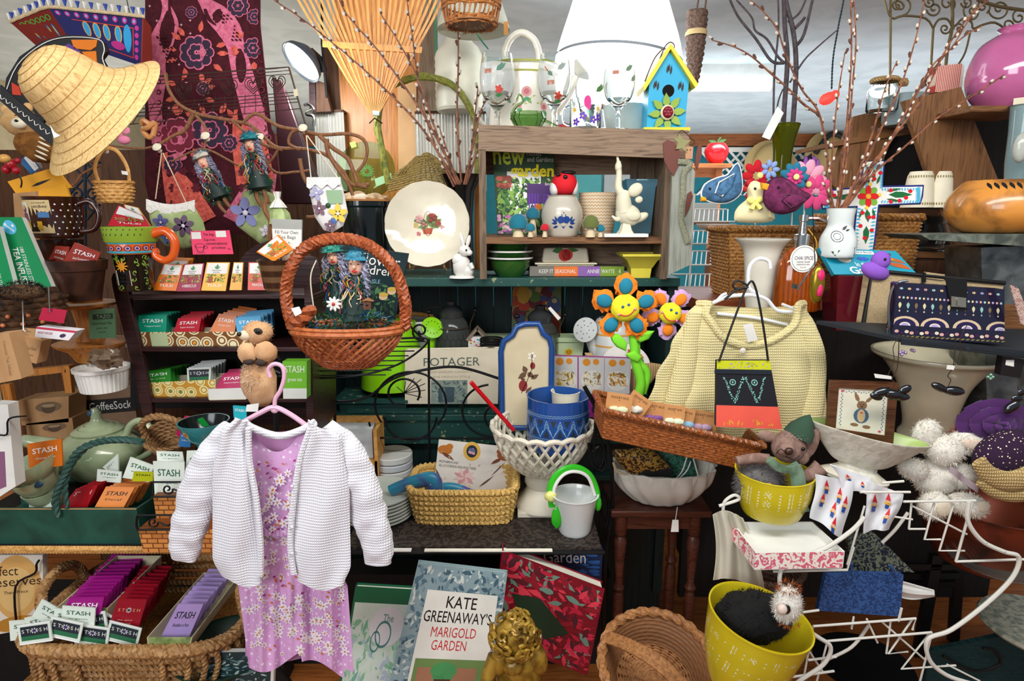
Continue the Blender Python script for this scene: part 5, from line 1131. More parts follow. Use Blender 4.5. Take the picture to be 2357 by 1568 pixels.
fbird('blue felt bird with white stitching, leftmost above the wicker hamper',[(1614,450),(1622,425),(1650,410),(1675,402),(1698,375),(1708,415),(1705,445),(1680,465),(1650,468),(1628,462)],1.75,fb,30,[(1626,448),(1612,455),(1612,464),(1626,464)],[(1646,445),(1655,420),(1690,400),(1680,430),(1662,452)],(1634,434),'white')
fbird('plum felt bird with yellow beak in front of the pink felt flower',[(1757,455),(1768,420),(1795,408),(1822,420),(1845,440),(1865,450),(1850,465),(1830,485),(1795,492),(1768,480)],1.62,fp,34,[(1750,420),(1772,424),(1764,440),(1752,436)],[(1800,462),(1812,448),(1840,452),(1848,462),(1820,478)],(1792,431),C('#3f1230'))
t=fbird('cream felt chick with pale yellow bow sitting in the tall white vase',[(1722,430),(1735,416),(1755,425),(1762,450),(1775,480),(1778,510),(1700,512),(1690,495),(1700,475),(1722,455)],1.66,fc,34,[(1748,424),(1772,424),(1764,438),(1750,436)],[(1765,470),(1775,480),(1776,505),(1762,500)],(1738,434))
t.p('bow',G(C('#e8e27a',.8)).ball(t.q(1728,462,-22),10,5,7,rot=(0,25,0)).ball(t.q(1748,460,-22),10,5,7,rot=(0,-25,0)).tube(t.qs([(1738,465),(1730,482)],-22),[4,6]).tube(t.qs([(1738,465),(1750,480)],-22),[4,6]))
for px,py,Y,lb,sets in((1742,405,1.85,'red and blue felt flower bunch between the blue bird and the chick',((0,0,36,8,'#c01828'),(28,-14,22,7,'#8aa4d8'),(-12,30,24,6,'#c83038'),(30,20,16,6,'#5aa0b0'))),
                            (1856,425,1.72,'large pink felt flower with scalloped edge behind the plum bird',((0,-10,46,9,'#e8a0b8'),(22,18,40,9,'#dc4a84'))),(1828,408,1.68,'teal and pink felt daisy with yellow button above the plum bird',((0,0,34,9,'#1f6e8c'),(0,0,20,9,'#c83a7c')))):
    t=T('felt_flower',lb,'felt flower',px,py,Y);
    for k,(x,z_,r,n_,m)in enumerate(sets):
        g=G(C(m,.95))
        for i in range(n_):a=i*2*pi/n_;g.ball((x+cos(a)*r*.62,-k*4,-z_+sin(a)*r*.62),r*.4,4,r*.26,10,rot=(0,-a*57.3,0))
        t.p('petals',g)
    t.p('button',G(C('#e8d88a')).ball((0,-len(sets)*4-4,0),7,3,7));t.p('stick',G(C('#d9d4c8')).tube([(0,4,-20),(8,8,-110)],2))
# tall white trumpet vase
t=T('white_vase','tall white trumpet vase standing behind the sweater hanger','vase',1745,700,1.72,z=RZ+.0)
t.p('body',G(C('#dcd8ca',.3,coat=.3)).pot([(v.x,v.y)for v in cr([(24,-20,0),(30,20,0),(36,90,0),(42,130,0),(58,152,0),(60,156,0)],4)],3,44))
# soap bottle
t=T('soap_bottle','amber ribbed soap bottle with chrome pump and round white paper tag','bottle',1832,692,1.66,z=RZ)
t.p('body',G('glassamber').lathe([(0,0),(52,0),(56,6),(50,110),(30,140),(15,146),(0,146)],40,sx=.95,sy=.6,wf=lambda a,v:1+.015*cos(20*a)));t.p('pump',G('chrome').lathe([(0,142),(16,142),(17,172),(10,174),(8,200),(11,202),(11,216),(0,216)],24).tube([(0,0,208),(30,-6,208),(46,-10,202)],[4,3]))
g=G('white').lathe([(0,0),(30,0),(30,1.2),(0,1.2)],32).tr(rx=90,x=-6,y=-30,z=120);c=[(-36,-31.4,150),(24,-31.4,150),(24,-31.4,90),(-36,-31.4,90)];g.dec(c,txt('CHAI SPICE',.16,.4,.84,.53)+txt('HAND SOAP',.26,.58,.74,.64)+txt('* * *',.4,.78,.6,.84)+txt('GREENWICH BAY',.25,.68,.75,.73)+ring(.5,.5,.44,.012),C('#2a3a5a'));t.p('paper_tag',g);t.p('tassel',G(C('#b98a1c')).fur((26,-16,118),7,6,18,90,24,w=.8,m=C('#b98a1c')).tube(cr([(6,-12,186),(24,-18,160),(28,-18,130)],4),1.4))
t=T('heart_ornament','gold and pink painted egg shaped ornament hanging beside the soap bottle','ornament',1881,655,1.5);t.p('body',G(C('#8f7a1c',.25,metal=.6)).ball((0,0,0),17,12,44,20));t.p('painted_rose',G(C('#d42a68',.4)).ball((2,-10,22),8,4,13,nz=.4).ball((2,-10,-12),7,4,14,nz=.4));t.p('cord',G('iron').tube(t.qs([(1876,612),(1872,520),(1870,470)]),1))
t=T('sprout_stick','thin metal key shaped charm standing diagonally before the soap bottle','ornament',1850,630,1.55);t.p('body',G('steel').tube(t.qs([(1834,668),(1878,602)]),2).slab(t.qs([(1824,652),(1836,655),(1834,666),(1822,662)],-1),2))
# books, bird, maroon pot
def d_first(g,c):
    g.dec(c,rect(.18,.06,.68,.2),C('#e8ecec'));g.dec(c,txt('My First Word Book',.22,.08,.66,.18,.01),'black',.6);g.dec(c,txt('In the',.34,.52,.5,.7,.01)+txt('Garden',.22,.7,.7,.98,.02),'white',.6)
    g.dec(c,disc(.24,.4,.085,.15),C('#e0d4c0'),.6);g.dec(c,disc(.23,.26,.05,.05),C('#8a7a5c'),.7);g.dec(c,flo(.48,.38,.08,6,1),C('#2f56b8'),.6);g.dec(c,leaf(.78,.5,.98,.8,.08)+leaf(.8,.3,.98,.55,.06),C('#b8561c'),.6);g.dec(c,disc(.84,.16,.05,.07),C('#5a3a1c'),.7)
book('board_book','turquoise children word book leaning in the maroon pot',[(1884,570),(2062,578),(2112,632),(1920,632)],1.62,12,C('#1b93ae',.3),d_first,(0,0,-30,-30))
t=T('felt_bird','purple felt bird with yellow beak before the turquoise book','felt bird',2018,610,1.52);pv=mt('feltpurple','#8a55c0',rough=.95)
t.p('body',G(pv).ball((-2,0,-14),34,16,20,rot=(0,20,0)).ball((8,0,10),22,16,22));t.p('beak',G(C('#e8b020')).lathe([(7,0),(0,16)],12).tr(ry=100,x=26,z=12));t.p('eye',G('black').ball((8,-16,14),3.4,2,3.4,8))
t=T('maroon_pot','square glossy maroon ceramic pot left of the tan handbag','pot',1950,745,1.62);t.p('body',G(C('#5a1420',.12,coat=.7)).pot([(52,-10),(56,0),(70,108),(72,114)],5,4).tr(rz=38))
# black metal shelf and handbags
t=T('black_shelf','black metal shelf carrying the handbags, its corner pointing left','shelf',2130,780,1.45);sm=mt('shelfmetal','#20262c','#39434a','worn',1,.5,thr=.6)
t.p('board',G(sm).slab(t.qs([(1880,738,0),(2110,788,-60),(2400,822,-60),(2400,760,150)]),8));t.p('lip',G(sm).slab(t.qs([(2075,780,-58),(2400,812,-60),(2400,826,-60),(2075,794,-58)]),3))
mt('burlap','#cbb48e','#8f7a58','weave',12,.95)
t=T('burlap_handbag','tan burlap clutch handbag with black trim behind the patterned wallet','handbag',2120,690,1.52);c=t.qs([(2005,625),(2310,655),(2290,770),(1985,755)]);t.p('body',G('burlap').slab(c,34),bev=6)
t.p('trim',G('black').tube(t.qs([(1985,757),(2007,623),(2312,652)],-1),5,8).tube(t.qs([(1985,757),(2290,775)],-1),4));t.p('strap',G('burlap').slab(t.qs([(2130,626),(2175,632),(2172,645),(2130,640)],-4),5).tube(t.qs([(2126,628),(2126,650)],-4),5,6,'black'))
t=T('patterned_wallet','navy shiny wallet printed with pastel folk motifs and a silver clasp','handbag',2190,715,1.42)
pu=[(2068,652),(2180,655),(2312,668),(2312,790),(2180,785),(2058,775),(2048,720)];c=t.qs([(2066,650),(2312,666),(2312,792),(2054,778)],0);nv=C('#1c1a34',.15,coat=.6);g=G(nv).slab(c,30)
pal=['#e0a8a0','#a8d0c8','#e8c890','#b0a8d8'];cc=lambda k:C(pal[k%4],.3)
for k in range(26):g.dec(c,disc(.03+k*.0375,.26+.0*k,.011,.022,8),cc(k))
for k in range(13):g.dec(c,leaf(.04+k*.075,.34,.04+k*.075,.46,.014)+disc(.04+k*.075,.5,.008,.016,8),C(['#d8d4a8','#8fc4bc','#7d6a4c'][k%3],.3));g.dec(c,flo(.04+k*.075,.1,.022,5,.8),cc(k+1),.4)
for x in(.0,.27,.56,.86):
    for r,m in((.13,'#d8c0a0'),(.1,'#2a2350'),(.05,'#e8e0c8'),(.035,'#b0a0d8')):g.dec(c,[[(min(max(a,0),1),b)for a,b in disc(x+.1,.76,r,r*1.3,20)[0]if b<=.765]],C(m,.3),.4+.13/r*.08)
for k in range(22):g.dec(c,disc(.03+k*.045,.87+.02*(k%2),.02,.03,8),C(['#e0a8a0','#3a2048','#e4d8c0'][k%3],.3),.9);g.dec(c,leaf(.02+k*.045,.97,.06+k*.045,.94,.012),C('#8a7a3c'),.9)
t.p('body',g,bev=5);t.p('zipper',G(C('#8a8a90',.3,metal=.8)).tube(cr(t.qs([(2090,646),(2060,655),(2046,700),(2048,778)],14),5),3));t.p('strap',G('black').slab(t.qs([(2176,638),(2226,645),(2226,715),(2190,712)],-4),4),bev=2,label='black leather strap');t.p('clasp',G(C('#c9c3b4',.25,metal=.9)).slab(t.qs([(2190,682),(2224,686),(2224,708),(2190,706)],-8),3).slab(t.qs([(2204,688),(2212,688),(2212,704),(2204,704)],-11),3),bev=1);t.p('zip_pull',G('chrome').tube(t.qs([(2044,750),(2050,775),(2044,780),(2042,756)],10),2))
# big cream urn beneath
t=T('cream_urn','large cream flared ceramic urn under the black shelf','urn',2130,1010,1.72)
t.p('body',G(mt('creamglaze','#f0e8c8',rough=.15,coat=.6)).pot([(v.x,v.y)for v in cr([(52,-20,0),(58,10,0),(50,30,0),(56,70,0),(72,130,0),(104,180,0),(128,196,0),(130,204,0)],5)],5,56))
# hanging wire silver birds etc.
def sbird(pts,px,py,Y,label,n=1):
    t=T('silver_bird',label,'ornament',px,py,Y);g=G(C('#55585c',.2,metal=.95))
    for x,z_,rx,rz,rt_ in pts:g.ball((x,0,z_),rx,rx*.4,rz,14,rot=(0,rt_,0))
    t.p('body',g);t.p('wire',G('ironb').tube(cr([(0,0,6),(5,0,24),(-3,0,34),(6,0,60),(2,0,120)],5),1));return t
sbird([(-24,2,22,11,-20),(6,-4,26,12,10),(30,8,16,10,-30),(26,-10,18,9,0),(-34,-8,16,9,20)],2052,905,1.32,'cluster of dark silver metal birds hanging before the framed bear');sbird([(-18,6,22,9,25),(16,-2,26,11,5)],2180,898,1.36,'single dark silver metal bird hanging before the cream urn')
sbird([(0,8,14,9,0),(-8,-12,22,12,-40),(8,22,9,8,0)],2340,925,1.36,'silver metal bird hanging at the far right edge')
for px,py,pts,lb in((2035,868,((-24,8),(16,2),(20,-6),(-20,-2)),'small blank white paper tag hanging on wire before the urn'),(2188,846,((-8,6),(10,4),(8,-6),(-9,-4)),'tiny white price tag on a hanging wire before the urn')):
    t=T('paper_tag',lb,'tag',px,py,1.35);t.p('tag',G('white').slab([(a,0,b)for a,b in pts],.8));t.p('wire',G('ironb').tube(cr([(8,0,4),(18,0,40),(12,0,70),(24,0,100)],4),.8))
t=T('black_gift_box','small dark box with white sticker hanging under the black shelf','box',2330,850,1.4);t.p('body',G(C('#20181a',.3)).slab([(-26,0,30),(26,0,22),(22,0,-22),(-26,0,-14)],18));t.p('sticker',G('white').slab([(-18,-1,22),(0,-1,22),(2,-1,6),(-18,-1,10)],.8))
t=T('checked_ornament','red gingham fabric tie hanging at the right edge beside the wallet','ribbon',2338,690,1.38);mt('checkred','#7a2a38','#d8c8b8','weave',7,.9);t.p('body',G('checkred').slab(t.qs([(2325,655),(2345,665),(2380,760),(2350,745)]),3))
t=T('bead_cluster','small cluster of shiny beads under the black shelf edge','ornament',2080,812,1.4);g=G(C('#b49ac8',.15,metal=.5));[g.ball((x,0,z_),4,n=8)for x,z_ in((-8,0),(-2,3),(4,0),(-4,-5),(18,6),(23,4))];t.p('body',g)
t=T('bead_cluster','green and lilac bead cluster hanging right of the urn','ornament',2280,868,1.4);g=G(C('#8ab49a',.15,metal=.5));[g.ball((x,0,z_),4,n=8)for x,z_ in((-6,0),(0,5),(5,0),(0,-4))];t.p('body',g)
# ---------------- inside the green hutch ----------------
H2=HZ2;yz=lambda px,py,z:YZ(px,py,z)
def TS(name,label,cat,px,py,z,group=None,rot=(0,0,0)):return T(name,label,cat,px,py,YZ(px,py,z),group=group,rot=rot)
lime=mt('limepaint','#8fd916',rough=.25,coat=.4)
t=T('step_board','green painted wooden step boards on the lower hutch shelf','shelf',850,900,2.05,z=H2);t.p('board',G('greenworn').box(-70,95,-40,50,22,30));t.p('board',G('greenworn').box(-40,330,-50,-20,2,8));t.p('support',G('greenwood').box(-60,90,-36,46,0,22))
t=T('watering_can','lime green metal watering can with round sprinkler rose','watering can',905,882,2.1);t.p('body',G(lime).pot([(72,-4),(72,2),(62,100),(56,140),(56,143)],3,48));t.p('spout',G(lime).tube(cr([(50,0,20),(80,-6,60),(92,-10,110)],5),[18,9],16))
g=G(lime).lathe([(8,-16),(25,4),(25,7),(0,9)],28)
for k in range(12):g.ball((15*cos(k*.524),15*sin(k*.524),8.6),1.2,1.2,.8,6,'black')
t.p('rose',g.tr(rx=60,rz=25,x=94,y=-14,z=130),label='perforated sprinkler rose')
def jar(px,py,r,h,label,wire=True):
    t=T('glass_jar',label,'jar',px,py,2.13);t.p('body',G('glassdark').pot([(r*.92,0),(r,6),(r,h*.62),(r*.85,h*.75),(r*.62,h*.82)],2,36));t.p('lid',G('glassdark').lathe([(r*.66,h*.82),(r*.68,h*.9),(r*.5,h*.96),(r*.25,h),(r*.28,h*1.05),(0,h*1.07)],28,m=C('#55585a',.2,metal=.6)))
    g=G('ironb')
    if wire:g.tube(cr([(-r-2,0,h*.7),(-r-14,-10,h*.95),(-r*.6,-14,h*.98)],4),1.6).ball((-r-10,-6,h*.9),7,5,5,8,'black').tube([(r,0,h*.15),(r+2,0,h*.72),(r+14,-4,h*.92)],1.6).ball((r+14,-4,h*.92),6,5,5,8,'black')
    for z_ in(.1,.68):g.tube([((r+1)*cos(a),(r+1)*sin(a),h*z_)for a in[2*pi*i/28 for i in range(28)]],1.2,5,closed=True)
    for j in range(5):
        for k in range(-5,6):
            x=k*r*.3+(j%2)*r*.15
            if abs(x)<r*1.3:f=lmap([(r,0),(r,h)],1);g.map(ln([(x,14+j*16),(x+r*.15,20+j*16),(x+r*.15,28+j*16)],.8)+ln([(x,14+j*16),(x-r*.15,20+j*16)],.8),f)
    t.p('wire',g);return t
jar(1042,855,40,155,'glass lidded jar wrapped in chicken wire beside the lime watering can');jar(1242,868,42,158,'tall glass jar with dark lid and white tag behind the blue tray')
t=T('paper_tag','white paper tag sticking out of the tall glass jar lid','tag',1275,724,2.0);t.p('tag',G('white').slab([(-14,0,14),(-8,0,18),(16,0,-8),(10,0,-14)],.8))
t=T('mason_jar','short open jar with dark rings behind the cream cookbook','jar',1132,850,2.05);g=G('glassdark').pot([(24,-10),(28,0),(28,44),(24,52)],2,28);t.p('body',g);g=G('black')
for z_ in(54,60,66,71):g.tube([(25*cos(a),25*sin(a),z_)for a in[2*pi*i/28 for i in range(28)]],2.4,6,closed=True)
t.p('rings',g)
t=T('polka_birdhouse','small white birdhouse with coloured polka dots between the jars','birdhouse',1098,815,2.1);c=[(-20,0,40),(20,0,40),(20,0,-20),(-20,0,-20)];g=G('white').slab(c,30)
for k in range(30):g.dec(c,disc(R.uniform(.08,.92),R.uniform(.05,.95),.05,.035,8),C(['#d83a5c','#3aa0c8','#e0b83a','#4aa85a','#c85a9c'][k%5]))
t.p('body',g);t.p('roof',G(C('#8a7a6a')).slab([(-26,-4,34),(0,-4,62),(4,-4,58),(-20,-4,30)],36).slab([(0,-4,62),(28,-4,32),(22,-4,30),(0,-4,56)],36))
def d_fruit(g,c):g.pic(c,[C('#c8442c'),C('#e0a83c'),C('#4c5a8c'),C('#2c3a5a'),C('#6a8a3c'),C('#d9c07a'),C('#e8701c'),C('#7a2430')],90,.12,asp=.8,seed=2);g.dec(c,disc(.84,.55,.17,.2),C('#e0502c'),1.3);g.dec(c,disc(.62,.38,.15,.16),C('#e8b42c'),1.2);g.dec(c,disc(.36,.72,.13,.14),C('#e0a24c'),1.2)
book('cookbook','cookbook with fruit and vegetable cover standing at the back of the hutch',[(1180,655),(1292,655),(1290,860),(1175,860)],2.28,14,C('#7a8a5c'),d_fruit)
t=T('white_crock','round white ceramic pot behind the lime watering can','pot',960,850,2.22);t.p('body',G('white').pot([(40,0),(52,20),(56,80),(50,118)],3,32));t.p('wooden_handle',G('wicklight').tube(cr([(-40,-6,124),(0,-20,132),(40,-6,124)],4),5))
pg=C('#bfd3a8',.5)
t=T('tin_planter','pale green rectangular tin planter with a yellow sunflower','planter',1300,850,2.12);c=[(-44,0,70),(44,0,70),(36,0,0),(-36,0,0)];g=G(pg).slab(c,50).slab([(-48,-3,74),(48,-3,74),(48,-3,64),(-48,-3,64)],56);g.dec(c,flo(.6,.42,.13,12,1,0,.2),C('#e0c02c'),.6).dec(c,disc(.6,.42,.05,.06),C('#c88a1c'),1.3);t.p('body',g)
t=T('tin_planter','pale green tin planter with plain front between the two jars','planter',1150,845,2.2);t.p('body',G(pg).slab([(-44,0,70),(44,0,70),(36,0,0),(-36,0,0)],50))
t=T('watering_can','grey white enamel watering can with orange rings and big sprinkler rose','watering can',1410,850,2.12);ew=C('#c9cdcb',.3)
g=G(ew).pot([(52,-6),(52,90),(40,116),(34,120)],3,36);[g.lathe([(52.6,z_),(52.6,z_+4)],36,m=C('#d9a04c'),cap=False)for z_ in(60,86)];t.p('body',g);t.p('spout',G(ew).tube([(-30,-8,20),(-62,-20,84)],[17,9],14).lathe([(9.6,0),(9.6,3)],14,(0,0,0),C('#d9a04c')).tr()if 0 else G(ew).tube([(-30,-8,20),(-62,-20,84)],[17,9],14))
g=G(ew).lathe([(8,-14),(28,4),(28,7),(0,9)],28)
for k in range(20):r=10 if k<7 else 20;a=k*.9;g.ball((r*cos(a),r*sin(a),8.4),1.2,1.2,.6,6,'black')
t.p('rose',g.tr(rx=72,rz=-30,x=-66,y=-26,z=96),label='round perforated rose')
t=T('floral_plate','white plate with small flower sprigs behind the green plush stem','plate',1437,850,2.02);g=G('white').lathe([(0,0),(36,2),(58,8),(59,10),(0,3)],40).tr(rx=82);t.p('body',g);g=G();f=lambda x,z:(x,-9,z)
for x,z_ in((-42,22),(-8,12),(34,30),(10,44)):g.map(flo(x,z_,7,5),f,C('#c8683c')).map(leaf(x,z_-4,x-9,z_-12,3)+leaf(x,z_-4,x+9,z_-10,3),f,C('#4a8a4c'))
t.p('flower_sprig',g)
def d_pot(g,c):
    g.dec(c,txt('POTAGER',.2,.15,.8,.3),C('#56665f'));g.dec(c,txt('FRESH GARDEN COOKING',.24,.39,.72,.43)+txt('IN THE FRENCH STYLE',.24,.48,.7,.52),C('#b0a890'));g.dec(c,rect(.28,.56,.67,1),C('#8a9a90'),.5);g.pic(c,[C('#6a7f86'),C('#9ab0a4'),C('#55686e'),C('#aab8a8'),C('#4c5e64')],90,.03,(.28,.56,.67,1),.8,1.5,1,5);g.dec(c,rect(.36,.7,.4,.95)+rect(.43,.68,.53,.96),C('#3f5560'),1.7)
book('garden_cookbook','cream cookbook with large grey title standing behind black iron scrolls',[(932,806),(1148,802),(1146,930),(932,930)],1.99,18,C('#e6dcc4',.4),d_pot)
def d_pies(g,c):
    for x,m,m2 in((0,'#c9a23c','#e0c878'),(.34,'#b8a890','#e4dcc8'),(.67,'#c98a3c','#dfb878')):
        g.dec(c,rect(x,0,x+.325,.6),C('#cfd0cf'),.5);g.dec(c,disc(x+.17,.38,.14,.17,20),C('#e4e0d8'),.7);g.pic(c,[C(m),C(m2),C('#8a6a2c'),C('#efe4c0')],60,.03,(x+.05,.22,x+.29,.48),.9,1.4,1,int(x*9));g.dec(c,disc(x+.1,.08,.05,.06)+disc(x+.22,.07,.04,.05),C('#e0902c'),.9)
    g.dec(c,txt('Pies',.3,.68,.74,.96),C('#2a1a3a'))
book('pies_book','purple pie cookbook with three food photos behind the wicker tray',[(1270,820),(1452,826),(1448,960),(1272,962)],1.86,16,C('#9a2a8a',.4),d_pies)
mt('glove','#c9ac80','#a98a5c','stripex',4,.9)
t=T('fabric_glove','tan fabric garden glove tucked behind the pies book','glove',1465,860,1.9);t.p('body',pillow(t,[(1450,900),(1452,850),(1470,838),(1500,835),(1530,840),(1500,880),(1480,900)],16,'glove'));t.p('finger',pillow(t,[(1345,812),(1362,812),(1372,826),(1350,830)],10,'glove'))
# blue rimmed tray with strawberry
t=T('serving_tray','tall cream tray with a dark blue rim and painted strawberries','tray',1212,870,1.78)
o=[(1168,985),(1156,960),(1153,810),(1160,785),(1180,772),(1190,752),(1210,746),(1240,746),(1250,768),(1265,780),(1270,800),(1268,960),(1262,985)]
t.p('body',G(C('#d8caa8',.35)).ext(t.xz(o),0,6));t.p('rim',G(C('#1f4a8c',.25,coat=.4)).tube(t.qs(o,-2),7,10,closed=True),label='dark blue rim');g=G();f=lambda x,y:(t.q(x,y)[0],-.7,t.q(x,y)[2])
g.map(ln([(1225,815),(1224,850),(1212,880),(1200,905)],1.5),f,C('#5a4a2c'));g.map(disc(1204,888,10,13)+disc(1226,842,6,8),f,C('#8a2c2c'));g.map(flo(1224,820,10,5),f,C('#f2ead8'))
for a in((1212,858,1192,872,6),(1212,858,1204,842,6),(1214,858,1228,868,6),(1222,872,1240,862,5),(1210,905,1224,890,4),(1198,872,1210,874,3)):g.map(leaf(*a),f,C('#6a4c38'))
t.p('painted_strawberry',g)
# plush smiling flowers
def pflower(px,py,Y,r,cols,label,tilt,stem=None,rot0=0):
    t=T('plush_flower',label,'plush toy',px,py,Y);ye_=mt('plushyellow%d'%px,'#ece02c',rough=.9,bump=.3)
    g=G(ye_).ball((0,-8,0),r*.5,r*.3,r*.48,24,nz=.08);t.p('face',g)
    for k in range(5):
        a=rot0+k*2*pi/5;cx,cz=cos(a)*r*.78,sin(a)*r*.78
        g=G(C(cols[0],.9)).ball((cx,2,cz),r*.41,r*.15,r*.36,16,rot=(0,-a*57.3,0),nz=.5,ns=.3);g.ball((cx*.97,-r*.08,cz*.97),r*.29,r*.12,r*.24,14,C(cols[1],.9),rot=(0,-a*57.3,0));t.p('petal',g)
    g=G(C('#2a5aa0'));tz=radians(tilt);rr=lambda x,z:(x*cos(tz)-z*sin(tz),-8.6-r*.3*sqrt(max(.05,1-(x*x+z*z)/(r*r*.235))),x*sin(tz)+z*cos(tz))
    g.ball(rr(-6,8),3.2,2,3.2,8).ball(rr(8,8),3.2,2,3.2,8);g.tube([v for q in range(-4,5)for v in[rr(q*4.3,-15+q*q*.5)]],1.3,5,C('#c83a3c'));g.ball(rr(-19,-7),3.6,2,3.2,8,C('#e88aa8')).ball(rr(19,-7),3.6,2,3.2,8,C('#e88aa8'));t.p('smile',g)
    if stem:
        gm=mt('plushgreen%d'%px,'#7ad62c',rough=.9)
        t.p('stem',G(gm).tube(cr(t.qs([(1455,760),(1460,800),(1462,830),(1475,880),(1468,915)],14),5),[10,12],12).tube(cr(t.qs([(1465,790),(1468,830),(1490,860),(1480,905)],20),5),9,12))
        t.p('leaf',pillow(t,[(1403,768),(1425,770),(1445,790),(1442,810),(1420,800),(1408,785)],12,gm).tr(y=4));t.p('leaf',pillow(t,[(1465,768),(1480,762),(1508,763),(1495,782),(1475,790),(1465,785)],10,gm).tr(y=6));t.p('leaf',pillow(t,[(1440,815),(1462,808),(1478,822),(1470,835),(1450,828)],12,gm).tr(y=2))
    return t
pflower(1437,708,1.62,66,('#f2841c','#1d7f9c'),'smiling yellow plush flower with orange and teal petals on a green stem',20,True,.3)
pflower(1540,720,1.66,52,('#c8a0cc','#f2841c'),'smiling yellow plush flower with lilac and orange petals beside the sweater',-30,None,.9)

# ---------------- iron baker's rack ----------------
SZ1=P(1178,1262,1.45).z
t=T('iron_rack','black wrought iron rack with scrolls, circles and an arched back','rack',1000,1000,1.6)
def ib(pts,r=3,dy=0,n=6):return G('iron').tube(cr(t.qs(pts,dy),n),r,7)
B=190
t.p('arch',ib([(745,922),(800,924),(850,912),(905,872),(985,850),(1060,846),(1150,872)],3.6,B))
for cx,cy,r,a0,a1,dy in((945,930,82,-40,225,B),(810,985,42,170,380,B),(1130,945,66,95,300,B),(1150,960,34,110,300,B),(930,905,36,-30,240,B),(945,960,60,180,360,B)):
    t.p('scroll',ib([(cx+r*cos(radians(a)),cy-r*.9*sin(radians(a)))for a in range(int(a0),int(a1)+1,15)],3,dy,2))
g=G('iron')
for k in range(7):g.tube(t.qs([(930,905),(930+50*cos(-.6+k*.42),905-34*sin(-.3+k*.5))],B),1.1,5)
t.p('leaf_wire',g);t.p('bar',ib([(840,1008),(1160,1010)],3,B));t.p('post',ib([(987,780),(988,1060)],3.2,B));t.p('post',ib([(738,850),(742,1090)],4,B));t.p('post',ib([(770,880),(772,1100)],4,B+6))
t.p('top_shelf_rim',ib([(665,868),(760,870),(850,860),(930,832),(985,782),(900,780),(800,782)],2.6,60));g=G('iron')
for k in range(8):y=786+k*11;g.tube(t.qs([(985-(y-782)*1.2,y),(985-(y-782)*1.2-150-k*14,y+3)],60),1.6,5)
t.p('wire_shelf',g);t.p('scroll',ib(spiral(968,762,22,1.2,1.3)[::-1]+[(940,745),(935,700)],2.6,60,3))
t.p('side_rail',ib([(1345,890),(1372,940),(1394,1000),(1408,1080),(1408,1180),(1396,1262),(1390,1400),(1388,1600)],5,0));
for pts in([(1372,950),(1368,1040),(1380,1075),(1392,1040),(1375,1000)],[(1390,1130),(1382,1160),(1395,1210),(1402,1160),(1392,1130)],[(1355,1020),(1362,1065),(1385,1085),(1394,1060),(1380,1030),(1365,1040)]):t.p('scroll',ib(pts,3.6,10))
z0=(SZ1-t.p0.z)/t.u;xl,xr=t.q(790,1262,-130)[0],t.q(1392,1262,-130)[0]
mt('carvedwood','#3c322c','#1c1613','swirl',1.3,.6);t.p('shelf_board',G('carvedwood').box(xl,xr-6,-120,330,z0-12,z0));t.p('front_bar',G('iron').tube([(xl-20,-128,z0-8),(xr,-128,z0-8)],5,8));t.p('hook_post',ib([(632,860),(634,900),(637,1010)],5,-240));t.p('hook',ib([(645,860),(628,850),(624,828),(634,818),(644,828)],3,-240));t.p('post',ib([(570,1500),(640,1540),(690,1600)],5,-100))
# things on the rack shelf
t=T('tile_box','wooden tray box holding grey marble tiles','box',808,1052,1.8,z=SZ1);g=G('wicklight').box(-62,62,60,66,0,158).box(56,64,-10,66,0,148).box(-62,62,-10,66,0,74);t.p('box',g);
for k in range(3):t.p('tile',G(mt('marble%d'%k,('#c4c8ca','#d8d8d4','#b4b8ba')[k],'#9a9ea0','mottle',.5,.25)).box(-56+k*3,50,4+k*12,14+k*12,76,144+k*3))
def coaster(px,py,r,n,z,lb,dark,sq_=False):
    t=T('coaster_stack',lb,'coasters',px,py,YZ(px,py,SZ1),z=SZ1+.002)
    for k in range(n):
        if sq_:g=G(C('#c9cfd2',.25)).box(-r,r,-r*.7,r*.7,k*17,k*17+14).tr(rz=35)
        else:g=G(C('#dedfdc' if k%2 else '#d0d6da',.25)).lathe([(0,k*17),(r-2,k*17),(r,k*17+2),(r,k*17+13),(r-2,k*17+15),(0,k*17+15)],48)
        if k==n-1 and not sq_:g.map([[(r*.97*cos(a),r*.97*sin(a))for a in[.5+pi*i/16 for i in range(17)]]],lambda x,y:(x,y,k*17+15.4),C('#8a8478',.25))
        t.p('coaster',g,bev=1 if sq_ else 0)
coaster(905,1105,46,4,0,'stack of round marble coasters with a grey half on top',True);coaster(838,1108,34,3,0,'stack of square pale marble coasters behind the cardigan sleeve',False,True)
t=TS('plate_stack','stack of cream plates under the silk scarf beside the straw basket','plates',872,1185,SZ1)
for k in range(7):t.p('plate',G(C('#d6d9cf' if k%2 else '#c2c8be',.25)).lathe([(0,2+k*8),(40,2+k*8),(80,8+k*8),(81,11+k*8),(40,6+k*8),(0,5+k*8)],48))
mt('strawcoil','#dcb66a','#c09850','mottle',9,.6)
t=TS('straw_basket','rectangular coiled straw basket holding a calendar and silk scarf','basket',1070,1175,SZ1)
def rrect(w_,d,n=48,e=.35):return[(w_*abs(cos(a))**e*(1 if cos(a)>=0 else-1),d*abs(sin(a))**e*(1 if sin(a)>=0 else-1))for a in[2*pi*i/n for i in range(n)]]
g=G('strawcoil')
for k in range(7):g.rope([(x,y,6+k*12)for x,y in rrect(104+k*2.4,66+k*1.5)],8.6,11,n=1,closed=True,res=5)
g.box(-100,100,-62,62,0,6);t.p('coiled_wall',g);inner=G('strawcoil')
for k in range(7):inner.tube([(x,y,6+k*12)for x,y in rrect(102+k*2.4,64+k*1.5)],7,6,closed=True)
t.p('inner_coil',inner)
